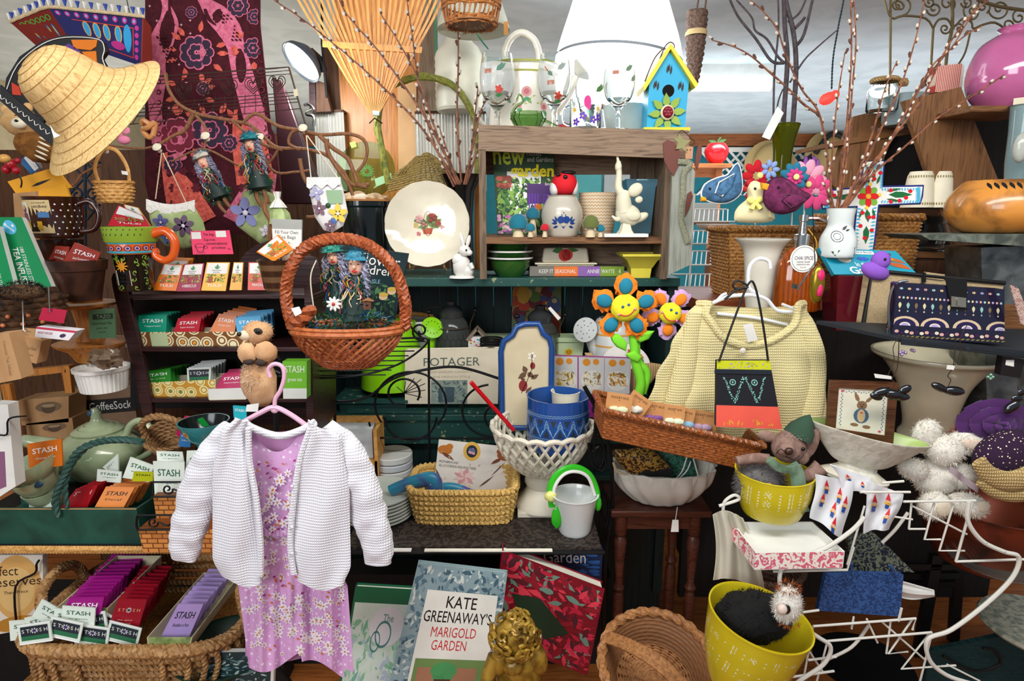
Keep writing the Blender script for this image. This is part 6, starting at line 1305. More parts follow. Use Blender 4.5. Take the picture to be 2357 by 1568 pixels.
def d_cal(g,c):
    g.dec(c,disc(.47,.17,.12,.2,24),C('#e8b84c'));g.dec(c,disc(.47,.17,.075,.13,20),C('#1c1a2c'),.8);g.pic(c,[C('#d9a0a8'),C('#4a6aa0'),C('#e0c8c0')],14,.03,(.42,.1,.52,.24),1)
    for x,m in((.04,'#c9761c'),(.86,'#a8582c')):g.dec(c,disc(x+.06,.2,.1,.1,14),C(m));g.dec(c,disc(x+.0 if x>.5 else x+.12,.12,.05,.06,12),C(m),.7);g.dec(c,leaf(x+.02,.25,x+.2 if x<.5 else x-.12,.4,.03),C('#7a3c1c'),.8)
    for k in range(9):a=k*.7;g.dec(c,leaf(.4,.72,.4+.16*cos(a),.72+.2*sin(a),.04),C('#e0a0a4' if k%2 else '#f0d0cc'),.6+k*.05)
    g.dec(c,txt('MOTHERHOOD:',.04,.42,.3,.47)+txt('ALL LOVE BEGINS AND ENDS THERE.',.04,.5,.55,.55),C('#3a3a3a'),.6);g.dec(c,leaf(.75,.65,.95,.3,.01)+leaf(.6,.9,.8,.62,.015)+leaf(.1,.9,.0,.6,.02),C('#6a4a3c'),.6);g.pic(c,[C('#e8c8a0'),C('#e0b0a8'),C('#f0d8b0')],26,.03,(0,.02,1,.98),.4,1.4,1,8)
book('calendar_book','illustrated square book with two birds and a pink lotus in the straw basket',[(1010,1012),(1175,1030),(1170,1140),(998,1122)],1.72,10,C('#efe8de',.3),d_cal,(30,30,0,0))
mt('silk','#1f7f9c','#4a2a80','mottle',.7,.35,sheen=.5);t=T('silk_scarf','blue and purple silk scarf spilling out of the straw basket','scarf',1000,1120,1.62)
t.p('body',G('silk').tube(cr(t.qs([(896,1132),(925,1118),(965,1108),(995,1102),(1000,1125),(1005,1150)],-10),6),[12,15,18,20,26,26][0:1]+[]or 18,12,flat=.6)if 0 else G('silk').tube(cr(t.qs([(898,1130),(930,1118),(970,1106),(996,1106),(1000,1130),(1010,1155)],-6),6),[13,24],14,flat=.7));t.p('fold',G('silk').tube(cr(t.qs([(1000,1130),(1040,1125),(1090,1142),(1140,1165),(1175,1165)],20),6),[16,12],12,flat=.7).tube(cr(t.qs([(985,1155),(1040,1150),(1100,1160),(1150,1172)],4),6),[12,9],12,flat=.6,m=C('#3a4f9c',.4)).tube(cr(t.qs([(1050,1135),(1100,1150),(1130,1172)],0),6),[9,13],12,m=C('#1d9a9a',.4)))
# lattice compote
cw=mt('wornwhite','#d9d2bf','#6a5844','worn',1.4,.5,thr=.66)
t=TS('lattice_compote','white pierced lattice bowl on a pedestal with rust spots','compote',1247,1168,SZ1)
wf=lambda a,v:1+.03*abs(sin(8*a))
bp=lambda v:(44+66*sin(v*1.45),92+104*v**1.25)
g=G(cw);NB=26
for s_ in(1,-1):
    for k in range(NB):g.tube([((bp(v)[0])*cos(a),bp(v)[0]*sin(a),bp(v)[1])for v,a in[(i/9,2*pi*k/NB+s_*i/9*.72)for i in range(10)]],4.4,6,flat=.6)
t.p('lattice_bowl',g);rim=[(112*cos(a)*(1+.02*abs(sin(10*a))),112*sin(a),196+5*abs(sin(10*a)))for a in[2*pi*i/80 for i in range(80)]];t.p('scalloped_rim',G(cw).tube(rim,5.5,8,closed=True));t.p('pedestal',G(cw).lathe([(0,10),(62,10),(60,22),(40,42),(34,54),(40,66),(38,78),(30,84),(48,96),(50,102),(0,100)],40));t.p('base',G(cw).box(-56,56,-50,50,0,11),bev=1)
t=T('blue_crock','glossy cobalt blue crock with white geometric band sitting in the lattice bowl','crock',1283,1000,t.Y-.0,z=SZ1+.20);pr=[(66,-4),(70,4),(72,60),(71,112),(72,118)]
g=G(C('#1c4c94',.12,coat=.7)).pot(pr,4,48);bw=C('#8ab4d0',.3)
for z_ in(30,34,84,88):g.map([q for k in range(-13,13)for q in ln([(k*8,z_),(k*8+4,z_+2),(k*8+8,z_)],1)],lmap(pr,.6),bw)
for k in range(-3,4):
    x=k*30
    for q in(0,4,8):g.map(ln([(x-15,38),(x,78-q*2),(x+15,38)],1),lambda a,b,q=q:lmap(pr,.7)(a,b+q*.3),bw)
    g.map([[(x-7,40),(x+7,40),(x,58)]]+[[(x+8,78),(x+22,78),(x+15,62)]],lmap(pr,.6),C('#24323e'))
t.p('body',g);t=T('cream_cup','cream scalloped cup rim showing above the blue crock','cup',1302,905,1.74);t.p('body',G('cream').pot([(30,-30),(32,0),(34,6)],3,32,wf=wf))
t=T('red_stick','long glossy red stick leaning out of the lattice bowl','stick',1130,930,1.58);t.p('body',G(C('#c8101c',.25)).tube(t.qs([(1084,880,-20),(1182,990,30)]),[5,5],8))
t=TS('mini_pitcher','small white ceramic basket pitcher with bright green handle','pitcher',1322,1222,SZ1)
t.p('body',G(C('#e6e9e6',.15,coat=.5)).pot([(34,0),(38,8),(50,84),(54,92)],4,40));t.p('handle',G(C('#35c424',.2)).tube(cr([(-52,0,60),(-56,0,110),(-34,0,146),(0,0,156),(30,0,140),(46,0,110),(52,0,84)],6),[8,6],10,flat=.7),label='green ceramic handle');t.p('handle_trim',G('white').tube(cr([(-46,-5,70),(-48,-6,108),(-28,-6,140),(0,-6,148),(28,-6,134),(44,-5,90)],6),4));t.p('knot',G(C('#e6e48a',.3)).ball((-56,-6,88),14,10,13,nz=.2));t.p('leaf',G(C('#2fae24',.2)).ball((-42,-24,46),13,6,26,nz=.3));t.p('leaf',G(C('#2fae24',.2)).ball((52,-6,70),8,8,18))
t=TS('flat_papers','thin papers and flat board edge lying at the front of the rack shelf','papers',1040,1258,SZ1);t.p('sheets',G('paper').box(-60,230,-24,-14,0,3).box(-190,-90,-24,-12,0,3,'white'))
# ---------------- the hanging basket with dolls ----------------
mt('redwick','#a8562c','#7e3a1c','mottle',6,.5);mt('redwick2','#b8683a','#9a5028','mottle',6,.4)
t=T('handled_basket','reddish brown lattice basket with tall hoop handle hanging in front','basket',800,760,1.28)
hp=cr([(-128,0,10),(-136,0,80),(-122,0,140),(-80,0,190),(-10,0,208),(60,0,192),(112,0,140),(134,0,70),(132,0,4)],6);t.p('handle',G('redwick').tube(hp,13,10,flat=.6).rope(hp,14,30,n=3));bf=lambda v:(58+66*sin(v*1.5),-84+82*v)
rimp=[(126*cos(a),72*sin(a),0)for a in[2*pi*i/60 for i in range(60)]];t.p('rim',G('redwick2').tube(rimp,8,8,closed=True).tube([(x*1.01,y*1.01,10)for x,y,z_ in rimp],5,8,closed=True))
g=G('redwick')
for s_ in(1,-1):
    for k in range(34):g.tube([(bf(v)[0]*cos(a)*(1+.012*s_),bf(v)[0]*sin(a)*.6*(1+.012*s_),bf(v)[1])for v,a in[(i/8,2*pi*k/34+s_*i/8*.8)for i in range(9)]],3.4,5,flat=.35,m='redwick2' if k%3 else 'redwick')
for v in(.02,.1,.18,.26):g.rope([(bf(v)[0]*cos(a),bf(v)[0]*.6*sin(a),bf(v)[1])for a in[2*pi*i/40 for i in range(40)]],3.6,20,closed=True)
g.lathe([(0,-84),(58,-84),(58,-80),(0,-80)],24,sy=.6);t.p('lattice_body',g);t.p('rim_binding',G('redwick').rope(cr([(-120,-12,8),(-108,-30,20),(-78,-40,42),(-66,-36,56)],5),16,40));t.p('price_tag',G('white').slab([(-108,-50,58),(-90,-50,62),(-84,-50,48),(-100,-50,40)],.8));t.p('cord',G(C('#c9bfa8')).tube(cr([(-60,-5,160),(-74,-10,120),(-70,-10,40),(-66,-10,20)],5),1.6))
doll(820,612,1.29,165,4,'laughing fairy doll with curly grey hair sitting in the handled basket',C('#2f7f9a'),5,root=False)
doll(768,592,1.36,140,-6,'grey haired fairy doll turned sideways behind the laughing doll',C('#1d8f7a'),6,root=False)
def d_lost(g,c):
    g.pic(c,[C('#1f3a2c'),C('#2f5a3c'),C('#4a7a4c'),C('#16282c'),C('#24443c')],160,.05,(0,.4,1,1),.3,1,1,6);g.dec(c,txt('Lost Flower',-.02,.06,.92,.2)+txt('Children',.25,.2,.85,.32),'white',1.2);g.dec(c,txt('ELINOR LISLE',.3,.38,.7,.43),C('#8ab8d0'),1.2)
    for x,y in((.78,.6),(.88,.52)):g.dec(c,disc(x,y,.06,.045),C('#d9b894'),1.2);g.dec(c,disc(x,y-.03,.065,.03),C('#c8a84c'),1.4)
    for x,y in((.7,.85),(.6,.78),(.85,.9)):g.dec(c,flo(x,y,.04,8),'white',1.3)
book('storybook','dark green storybook with white title standing in the handled basket',[(765,562),(940,584),(905,752),(745,748)],1.42,12,C('#1c2f34',.3),d_lost)
t=T('fairy_birdhouse','tiny brown wooden birdhouse held before the laughing doll','birdhouse',845,702,1.2);t.p('body',G('plankbrown').slab([(-9,0,8),(9,0,8),(8,0,-11),(-8,0,-11)],12));t.p('roof',G(C('#9a6a42')).slab([(-14,-2,8),(0,-2,16),(14,-2,8),(0,-2,10)],16));t.p('entrance',G('black').ball((0,-.5,0),3,1,3,10))
t=T('silk_flower','white red centred silk flower in the greenery of the handled basket','flower',768,700,1.21);g=G('white')
for k in range(9):a=k*.7;g.ball((9*cos(a),0,9*sin(a)),9,2,3.6,8,rot=(0,-a*57.3,0))
t.p('petals',g);t.p('centre',G(C('#b8301c')).ball((0,-3,0),4));
t=T('moss_bed','tangle of green moss and leaves filling the handled basket','moss',800,740,1.28,kind='stuff');t.p('moss',G().fur((0,0,0),100,40,22,900,12,w=2.2,ms=[C('#1f4a34'),C('#2f6a4c'),C('#2a5a8a'),C('#153028'),C('#4c7a3c'),C('#1d6a6a')]))
# silent meerkat plush hanging on the hook
mt('plushtan','#cfa57c','#b98a60','mottle',1.5,.95);t=T('meerkat_plush','tan badger faced plush toy hanging by the hook above the pink hanger','plush toy',600,830,1.2)
t.p('head',G('plushtan').ball((-2,0,66),34,26,26,nz=.1).ball((-22,-16,62),16,12,12,m=C('#e0cdb0',.95)).fur((0,0,66),34,26,26,300,5,C('#d9bb94',.95),.7));t.p('nose',G('black').ball((-32,-24,66),6,5,5));t.p('eye_patch',G(C('#2a201c')).ball((8,-22,72),11,4,8).ball((10,-25,72),4,3,4,m=C('#050505',.1)))
t.p('arm',G('plushtan').ball((-20,-20,22),22,16,24,nz=.2));t.p('arm',G('plushtan').ball((22,-20,24),26,16,24,nz=.2));t.p('paw',G(C('#3a2c26',.9)).ball((-16,-28,4),12,8,8).ball((12,-28,2),13,8,9));t.p('body',G('plushtan').ball((-8,0,-50),42,28,62,nz=.12));t.p('belly_fur',G().fur((-12,-12,-36),27,18,42,900,9,w=.8,ms=[C('#e4cdb8',.95),C('#d9bca0',.95)]));t.p('label',G('white').slab([(-26,-34,-96),(2,-34,-92),(-2,-34,-112),(-30,-34,-112)],.8))
# ---------------- child's dress and cardigan on the pink hanger ----------------
def tube_hanger(t,m,pts,r):t.p('hanger_frame',G(m).tube(cr(t.qs(pts),5),r,8))
pk2=C('#e8b4cc',.35);t=T('pink_hanger','pink plastic child hanger with hook over the black iron','hanger',640,950,1.14)
t.p('hook',G(pk2).tube(cr(t.qs([(622,868),(618,850),(632,838),(650,845),(654,870),(645,900),(634,918),(632,938)]),5),5));t.p('frame',G(pk2).tube(cr(t.qs([(560,972),(600,950),(632,938),(670,955),(712,985)]),5),6));t.p('bar',G(pk2).tube(t.qs([(606,1042),(664,1046)],4),4));t.p('joint',G(pk2).ball(t.q(632,942),10,5,10))
mt('cardwhite','#f1f1f5','#dadae3','knit',2.1,.95,bump=.45,sheen=.3);mt('lilac','#d8a6d6','#efe0f2','spots',3.2,.9,thr=.3,c3='#d898cc');mt('dressin','#c08aba',rough=.9)
t=T('girls_dress','lilac pink child dress printed with white and orange flowers','dress',650,1250,1.14)
def S(x,y):   # front of the skirt with folds
    k=min(1,max(0,(y-1215)/150));return t.q(x,y,-16-k*(11*sin(x*.085+.6*sin(y*.01))+6*sin(x*.19+1)))
def eL(y):return 560+(y-985)*(-.02)if y<1225 else 566-(y-1225)*.02+max(0,y-1330)*.16-(18 if y>1240 else 0)
def eR(y):return 700+(y-985)*.05 if y<1225 else 740+min(y-1225,120)*.5+max(0,y-1345)*.08
g=G('lilac').grid(lambda u,v:S(eL(1222+v*300)+(eR(1222+v*300)-eL(1222+v*300))*u,1222+v*(300+26*sin(u*7+.6)*v+(24 if .5<u<.9 else 0)*v)),90,40);t.p('skirt',g)
def yoke(u,v):
    x=565+u*145;top=985+55*sin(pi*min(1,max(0,(x-585)/105)))**.6 if 585<x<690 else 978+abs(x-638)*.06
    y=top+(1240-top)*v;return t.q(x,y,-18-3*sin(x*.2)*v+10*abs(u-.5))
t.p('bodice',G('lilac').grid(yoke,50,24));t.p('back_panel',G('dressin').grid(lambda u,v:t.q(565+u*145,980+14*sin(pi*u)+v*530,14+v*6),20,12,th=1));t.p('waist_gather',G('lilac').grid(lambda u,v:t.q(560+u*165,1218+v*16+2*sin(u*60),-19-3*abs(sin(u*55))),110,4,th=1.5))
g=G('white');rr=random.Random(12)
for k in range(430):
    y=rr.uniform(1030,1505);x=rr.uniform(565,820);
    if y<1225 and not(590<x<690 and y>1060):continue
    if y>=1225 and not(eL(y)+12<x<eR(y)-12):continue
    s_=S if y>=1225 else(lambda a,b:t.q(a,b,-22-3*abs(sin(a*.2))+10*abs((a-565)/145-.5)))
    r=rr.uniform(6,12);kind=rr.random();mm=C('#f6eef6',.9)
    def mp_(a,b,e=1.4):v=s_(a,b);return(v[0],v[1]-e,v[2])
    if kind<.6:g.map(flo(x,y,r,6,1,rr.random()*3,.22),mp_,mm);g.map(disc(x,y,2.4,2,6),lambda a,b:mp_(a,b,2.2),C('#d9822c'))
    elif kind<.85:g.map(leaf(x-4,y-2,x+4,y+3,2),mp_,C('#d97a2c'))
    else:g.map(leaf(x-4,y+2,x+4,y-3,2.4),mp_,C('#a8327c'))
t.p('flower_print',g)
t=T('white_cardigan','white crocheted child cardigan hung open over the lilac dress','cardigan',660,1130,1.1)
def smooth(pts,n=4):return[(v.x,v.y)for v in cr([(a,b,0)for a,b in pts],n,True)]
def lim(t,nm,pts,d,m,y=0,nz=5):
    g=pillow(t,smooth(pts),d,m,nz);g.tr(y=y);t.p(nm,g)
def holes(g,t,x0,y0,x1,y1,sx,sy,dep,m,inside):
    for j in range(int((y1-y0)/sy)):
        for i in range(int((x1-x0)/sx)):
            x=x0+i*sx+(j%2)*sx*.3;y=y0+j*sy
            if inside(x,y):v=t.q(x,y);g.add([(v[0]-1.6,dep(x,y),v[2]),(v[0],dep(x,y),v[2]+1.6),(v[0]+1.6,dep(x,y),v[2]),(v[0],dep(x,y),v[2]-1.6)],[(0,1,2,3)],m)
def sleeve(nm,pts,rs,y):
    c=cr(t.qs(pts,y),8);n=len(c);rad=[r for r in[cr([(a,0,0)for a in rs],8)[i].x for i in range(n)]]
    g=G('cardwhite').tube([v for v in c],rad,20,flat=.6)
    g.v=[(a+noise.noise(Vector((a*.05,b*.05,c_*.05)))*5,b+noise.noise(Vector((a*.03,7,c_*.03)))*8,c_)for a,b,c_ in g.v]
    g.fur((0,0,0),1,1,1,0,1);t.p(nm,g)
sleeve('sleeve',[(535,985),(500,1040),(470,1110),(445,1180),(430,1240),(425,1285)],[26,40,48,44,40,30],14)
sleeve('sleeve',[(745,985),(790,1035),(822,1100),(848,1180),(868,1250),(872,1295)],[28,42,44,42,38,32],14)
def fold(t,pts,y,a1=6,a2=4):
    xs=t.xz(smooth(pts));return xs
def front(nm,Lx,Rx,y0,y1,yc):
    def f(u,v):
        y=y0(u)+(y1(u)-y0(u))*v;x=Lx(y)+(Rx(y)-Lx(y))*u
        return t.q(x,y,yc-14*sin(pi*u)**.5-4*sin(y*.02+u*5)-3*sin(u*9+y*.013))
    g=G('cardwhite').grid(f,26,50,th=3);gm=G('cardwhite')
    for k in range(38):
        v=.05+k*.0235
        for i in range(14):u=.1+i*.06+(k%2)*.02;a=Vector(f(u,v));b=Vector(f(u+.022,v));c_=Vector(f(u+.011,v+.009));o=Vector((0,-1.2,0));gm.add([a+o,b+o,c_+o+Vector((0,-.2,0))],[(0,1,2)],C('#8f8aa0',.9))
    t.p(nm,g);t.p('crochet_hole',gm,kind='stuff')
import bisect
def pw(*p):
    xs=[a for a,b in p]
    def f(y):
        k=max(1,min(bisect.bisect(xs,y),len(p)-1));(a,b),(c,d)=p[k-1],p[k];q=min(1,max(0,(y-a)/(c-a)));q=q*q*(3-2*q);return b+(d-b)*q
    return f
front('front_panel',pw((960,545),(1000,508),(1100,492),(1280,492),(1345,520)),pw((960,568),(1000,562),(1100,580),(1250,600),(1345,600)),lambda u:962+8*u,lambda u:1325+26*sin(u*2.4),-12)
front('front_panel',pw((970,712),(1100,682),(1250,668),(1345,690)),pw((970,735),(1010,785),(1150,803),(1300,806),(1345,790)),lambda u:966+30*u,lambda u:1338+20*sin(u*2.8),-12)
t.p('collar',G('cardwhite').tube(cr(t.qs([(560,968),(580,985),(640,1004),(690,992),(725,972)],26),6),9,10));t.p('button_band',G('cardwhite').tube(cr(t.qs([(715,985),(690,1060),(676,1150),(668,1250),(676,1320)],-26),6),7,8).tube(cr(t.qs([(572,985),(574,1060),(590,1150),(600,1250),(600,1325)],-26),6),7,8))
g=G(C('#e4e0e8',.3))
for y in(1120,1215,1275):g.ball(t.q(672,y,-34),4,2,4,8)
t.p('button',g);

# ---------------- pale yellow sweater ----------------
mt('yellowknit','#e9dca6','#cfc18a','knit',1.7,.95,bump=.6,sheen=.2)
t=T('yellow_sweater','pale yellow knitted cardigan on a white hanger','sweater',1710,850,1.56)
Lx=pw((690,1612),(730,1580),(800,1545),(870,1510),(960,1480));Rx=pw((700,1850),(760,1878),(850,1897),(1000,1902));neck=lambda x:700+95*sin(pi*min(1,max(0,(x-1628)/222)))**.75 if 1628<x<1850 else 700
def f(u,v):
    x0=1580+u*300;top=neck(1600+u*262);y=top+(1010-top)*v;x=Lx(y)+(Rx(y)-Lx(y))*u
    return t.q(x,y,-24*sin(pi*u)**.6+8*sin(u*22+y*.006)*v**.7+4*sin(y*.03+u*4))
t.p('front',G('yellowknit').grid(f,90,60,th=3));t.p('back',G('yellowknit').grid(lambda u,v:t.q(1612+u*245,700+8*sin(u*3)+v*260,34),30,20,th=2))
nk=[f(i/40,0)for i in range(41)];t.p('neckband',G('yellowknit').tube(nk,9,8).rope(nk,9,8));t.p('sleeve_fold',G('yellowknit').tube(cr(t.qs([(1600,720),(1585,800),(1570,880),(1550,970)],-14),6),[16,34],16,flat=.5));t.p('sleeve',G('yellowknit').tube(cr(t.qs([(1850,740),(1875,820),(1868,920),(1850,1000)],-4),6),[20,34],16,flat=.6))
t.p('button',G(C('#e4dcd0',.2)).ball(t.q(1710,808,-34),7,2,7,12));t.p('paper_tag',G('white').slab(t.qs([(1710,748),(1732,744),(1744,782),(1722,788)],-36),.8))
wh=C('#e6e9ec',.3);t=T('white_hanger','white plastic hanger with swivel hook carrying the yellow sweater','hanger',1735,660,1.58)
t.p('hook',G(wh).tube(cr(t.qs([(1773,618),(1768,600),(1745,596),(1727,612),(1722,640),(1726,665),(1745,678)],-8),5),4.5));t.p('frame',G(wh).tube(cr(t.qs([(1625,705),(1670,685),(1700,680),(1735,680),(1765,690),(1790,715),(1835,718)],-8),6),4.5));t.p('bar',G(wh).tube(cr(t.qs([(1650,722),(1740,732),(1812,748)],10),4),4));t.p('notch',G(wh).tube(cr(t.qs([(1648,695),(1662,680),(1672,676)],-8),4),3.4).tube(t.qs([(1800,700),(1835,714)],-8),3.4))
t=T('sling_bag','small fabric bag with lime, navy and coral bands on a black cord','bag',1722,905,1.42)
c=t.qs([(1650,830),(1772,830),(1800,988),(1648,982)]);g=G(C('#14151f',.7)).slab(c,14);g.dec(c,rect(.0,.0,1,.17),C('#c9cf1c'));g.pic(c,[C('#a8b02c'),C('#b8a0c8')],40,.03,(.02,.01,.98,.16),.5,.6,1);g.dec(c,rect(0,.67,1,1),C('#ef5f4e'));g.pic(c,[C('#e8a03c')],16,.03,(.1,.86,.9,.99),.5,1.6,1)
rr=random.Random(8)
for s_ in(.3,.68):
    for k in range(80):q=rr.random();x=s_+(1 if rr.random()<.5 else-1)*(.17*(1-q)+rr.uniform(-.02,.02));g.dec(c,disc(x,.24+q*.38,.012*(.4+rr.random()),.012*(.4+rr.random()),6),C('#8fd0c4'),.6)
    g.dec(c,ring(s_-.02,.32,.05,.015,10,.04)+disc(s_-.02,.32,.015,.015),C('#8fd0c4'),.6)
t.p('body',g,bev=2);t.p('top_edge',G(C('#1c2430')).slab(t.qs([(1646,850),(1776,852),(1777,862),(1645,860)],-2),3));ct=G('black').tube(cr(t.qs([(1655,832),(1690,735),(1722,655),(1738,660),(1755,740),(1768,830)],-3),5),2.6);[ct.tube(cr(t.qs([(1722,658),(1700,646),(1688,652),(1692,664),(1720,662)],-3-k),4),2.4)for k in(0,3)];t.p('cord',ct.tube(t.qs([(1722,660),(1690,670),(1668,690)],-5),3))
# ---------------- tea sachets ----------------
KD={'teal':('#12a382','#fff','S'),'red':('#c4152c','#fff','S'),'orange':('#e0741c','#fff','S'),'blue':('#5aa9d6','#fff','S'),'green':('#2f8f2c','#fff','S'),'mag':('#a51a84','#fff','S'),'pink':('#b81a58','#fff','S'),
      'choc':('#a3382c','#fff','S'),'lav':('#b49ad6','#222','S'),'white':('#e3ece0','#1f5a3a','S'),'yel':('#c9d01c','#222','S'),'chai':('#9c1428','#e8b48c','P'),'bw':('#dfe8dc','#e8e8e8','B'),'dkred':('#a8101c','#e8c8c8','S'),'aq':('#2ab8c8','#fff','S'),'org2':('#ee8f46','#222','S'),'mid':('#3f86c8','#fff','S')}
SUB={'teal':'Peppermint','red':'English Breakfast','orange':'Orange Spice','blue':'Licorice Spice','green':'Super Irish','pink':'Pomegranate Raspberry','choc':'Decaf Chocolate Hazelnut','lav':'Breakfast in Paris','white':'organic','org2':'Decaf','mag':'Wild Raspberry','mid':'Double Earl'}
def d_pkt(g,c,k):
    col,tc,ty=KD[k];tcm=C(tc,.5);g.dec(c,rect(0,.0,1,.05)+rect(0,.95,1,1),C('#ffffff' if ty=='B' else col,.25),.3)
    if ty=='S':g.dec(c,txt('STASH',.14,.22,.86,.42,.01),tcm);
    if ty=='S' and k in SUB:g.dec(c,txt(SUB[k],.22,.56,.8,.66),tcm)
    if ty=='P':g.dec(c,txt('S T',.14,.32,.36,.42)+txt('S H',.64,.32,.88,.42)+txt('chai spice',.2,.68,.72,.75)+txt('black tea',.2,.78,.7,.85),tcm);g.dec(c,flo(.5,.37,.1,9,1,0,.12),'white',.5);g.dec(c,disc(.5,.37,.05,.04),C('#1c2a4c'),.7)
    if ty=='B':g.dec(c,rect(.08,.12,.92,.6),C('#15202a'));g.dec(c,rect(.08,.6,.92,.82),C('#1f6a42'));g.dec(c,txt('S T',.12,.26,.36,.44)+txt('S H',.66,.26,.9,.44),'white',.6);g.dec(c,flo(.5,.36,.14,9,1,0,.12),'white',.6);g.dec(c,disc(.5,.36,.06,.07),C('#3a2a6c'),.8)
def pk(k,pts,Y,label,group=None,th=4,dy=(0,0,0,0)):
    cx=sum(p[0]for p in pts)/4;cy=sum(p[1]for p in pts)/4;t=T('tea_sachet',label,'tea bag',cx,cy,Y,group=group);c=[t.q(p[0],p[1],d)for p,d in zip(pts,dy)]
    g=G(C(KD[k][0],.28)).slab(c,th);d_pkt(g,c,k);t.p('sachet',g,bev=.8);return t
def row(k,pts,Y,n,dx,dy,dY,front,rest,lean=14,dys=None):
    rr=random.Random(n*7+int(dx))
    for i in range(n-1,-1,-1):
        j=rr.uniform(-2.5,2.5)if i else 0;P_=[(p[0]+dx*i+j,p[1]+dy*i+rr.uniform(-1,1))for p in pts]
        pk(k,P_,Y+dY*i,front if i==0 else rest,None if i==0 else rest,dy=(lean,lean,0,0))
# ---------------- dark red tea rack ----------------
t=T('tea_rack','dark red wooden three shelf rack displaying tea sachets','rack',480,800,1.6)
g=G('darkred').ext([(t.q(x,y)[0],t.q(x,y)[2])for x,y in smooth([(255,640),(275,628),(292,650),(300,700),(330,830),(352,960),(330,962),(305,850),(272,720)],3)],0,14);t.p('side_panel',g,bev=2)
SHZ=[]
for nm,x0,x1,y in(('a',266,720,678),('b',292,720,800),('c',316,720,918)):
    q0=t.q(x0,y);q1=t.q(x1,y);t.p('shelf',G('darkred').box(q0[0],q1[0],2,190,q0[2]-11,q0[2]),bev=2);SHZ.append(t.p0.z+q0[2]*t.u)
t.p('back_panel',G('darkred').ext(t.xz(smooth([(300,650,),(440,640),(480,595),(530,566),(600,565),(650,600),(680,650),(700,1000),(340,1000)],3)),188,196));t.p('side_panel',G('darkred').slab(t.qs([(700,660),(716,655),(722,1010),(706,1010)],0),190))
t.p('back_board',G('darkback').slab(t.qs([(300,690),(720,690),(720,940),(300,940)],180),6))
# organic sachets on the top shelf
def pko(col,pts,Y,label,name='',group=None,rest=0):
    cx=sum(p[0]for p in pts)/4;cy=sum(p[1]for p in pts)/4;t=T('tea_sachet',label,'tea bag',cx,cy,Y,group=group);c=[t.q(p[0],p[1],d)for p,d in zip(pts,(14,14,0,0))]
    g=G(C(col,.3)).slab(c,4);g.dec(c,rect(.06,.03,.94,.4),'white');g.dec(c,leaf(.5,.24,.5,.06,.06)+leaf(.5,.24,.38,.14,.03)+leaf(.5,.24,.62,.14,.03),C('#5a9a6a'),.6);g.dec(c,txt('ORGANIC',.3,.26,.7,.31)+txt('INDIA',.36,.33,.64,.38),C('#4a5a5a'),.6)
    g.pic(c,[C('#5a8a3a'),C('#7fa64a'),C('#3f6a2c'),C('#a8b85a')],40,.06,(.06,.4,.94,.72),.4,.8,1,len(label));g.dec(c,disc(.3,.58,.1,.08)+disc(.3,.68,.14,.04),C('#a85a3a'),1.3)
    if name:g.dec(c,txt(name,.2,.76,.8,.86,.01),'white',.6)
    t.p('sachet',g,bev=.8)
for i in range(4):pko('#e8871c',[(388+i*3,598-i*2),(436+i*3,600-i*2),(420+i*3,650),(372+i*3,650)],1.65+.02*i,'orange organic tea sachet standing behind the front row on the top rack shelf',group='rear organic sachets')
for a in(('#e8781c',[(378,607),(422,609),(405,670),(352,668)],'orange organic tea sachet, leftmost front one on the top rack shelf','TULSI'),('#a01440',[(424,608),(470,606),(461,670),(406,671)],'maroon organic hibiscus tea sachet on the top rack shelf','HIBISCUS'),('#eeb01c',[(476,604),(529,604),(519,670),(463,669)],'yellow organic tea sachet in the middle of the top rack shelf','TULSI'),
          ('#e8a51c',[(538,604),(560,604),(556,668),(528,668)],'yellow organic tea sachet right of the middle one, half hidden',''),('#d8401c',[(572,604),(622,604),(624,668),(570,668)],'red masala chai organic sachet at the right of the top rack shelf','MASALA')):pko(a[0],a[1],1.6,a[2],a[3])
pko('#c8182c',[(272,472),(330,498),(345,522),(248,520)],1.62,'red and white organic sachet standing in the big painted mug','TULSI');pko('#ee9a1c',[(285,470),(318,478),(348,522),(300,520)],1.64,'orange edged organic sachet behind the red one in the painted mug')
pko('#ee801c',[(590,580),(640,540),(675,575),(630,602)],1.5,'orange organic sachet sticking up from the small brown pot','TULSI');pko('#e8e0d0',[(640,548),(690,560),(684,596),(650,602)],1.53,'pale organic sachet behind the orange one in the small brown pot')
t=T('brown_cup','small brown and tan glazed pot holding sachets at the right of the rack','pot',640,668,1.52);t.p('body',G(mt('tanbrown','#6e5238','#3a2418','stripez',1.1,.25,coat=.5)).pot([(26,0),(30,6),(38,62),(42,70)],3,36))
t=T('plastic_pack','clear plastic pack labelled fill your own tea bags','package',665,532,1.66);c=t.qs([(625,504),(695,506),(694,562),(628,560)]);g=G(C('#a9aaa4',.15)).slab(c,6);g.dec(c,rect(.0,.4,1,1),'white');g.dec(c,txt('Fill Your Own',.1,.46,.88,.6)+txt('Tea Bags',.2,.66,.8,.84),C('#3a3a3a'),.6);t.p('body',g)
t=T('handwritten_sign','hot pink handwritten card about tea bags standing on the rack','sign',487,558,1.6);c=t.qs([(438,532),(528,530),(537,585),(444,586)]);g=G(C('#f0406c')).slab(c,1.5);g.dec(c,rect(.02,.05,.26,.34)+rect(.64,.02,.9,.28),'white');k_=C('#2a0f1a');g.dec(c,txt('Tea bag:',.32,.1,.6,.24)+txt('Cup-o-tea',.32,.32,.6,.46)+txt('conversations:',.36,.48,.9,.6)+txt('priceless',.5,.66,.84,.8)+ring(.2,.62,.12,.012,16,.08)+ln([(.08,.62),(.14,.88),(.26,.88),(.32,.62)],.015)+ring(.34,.7,.05,.012)+ln([(.1,.93),(.32,.93)],.015)+ring(.92,.78,.03,.01),k_,.7);t.p('card',g)
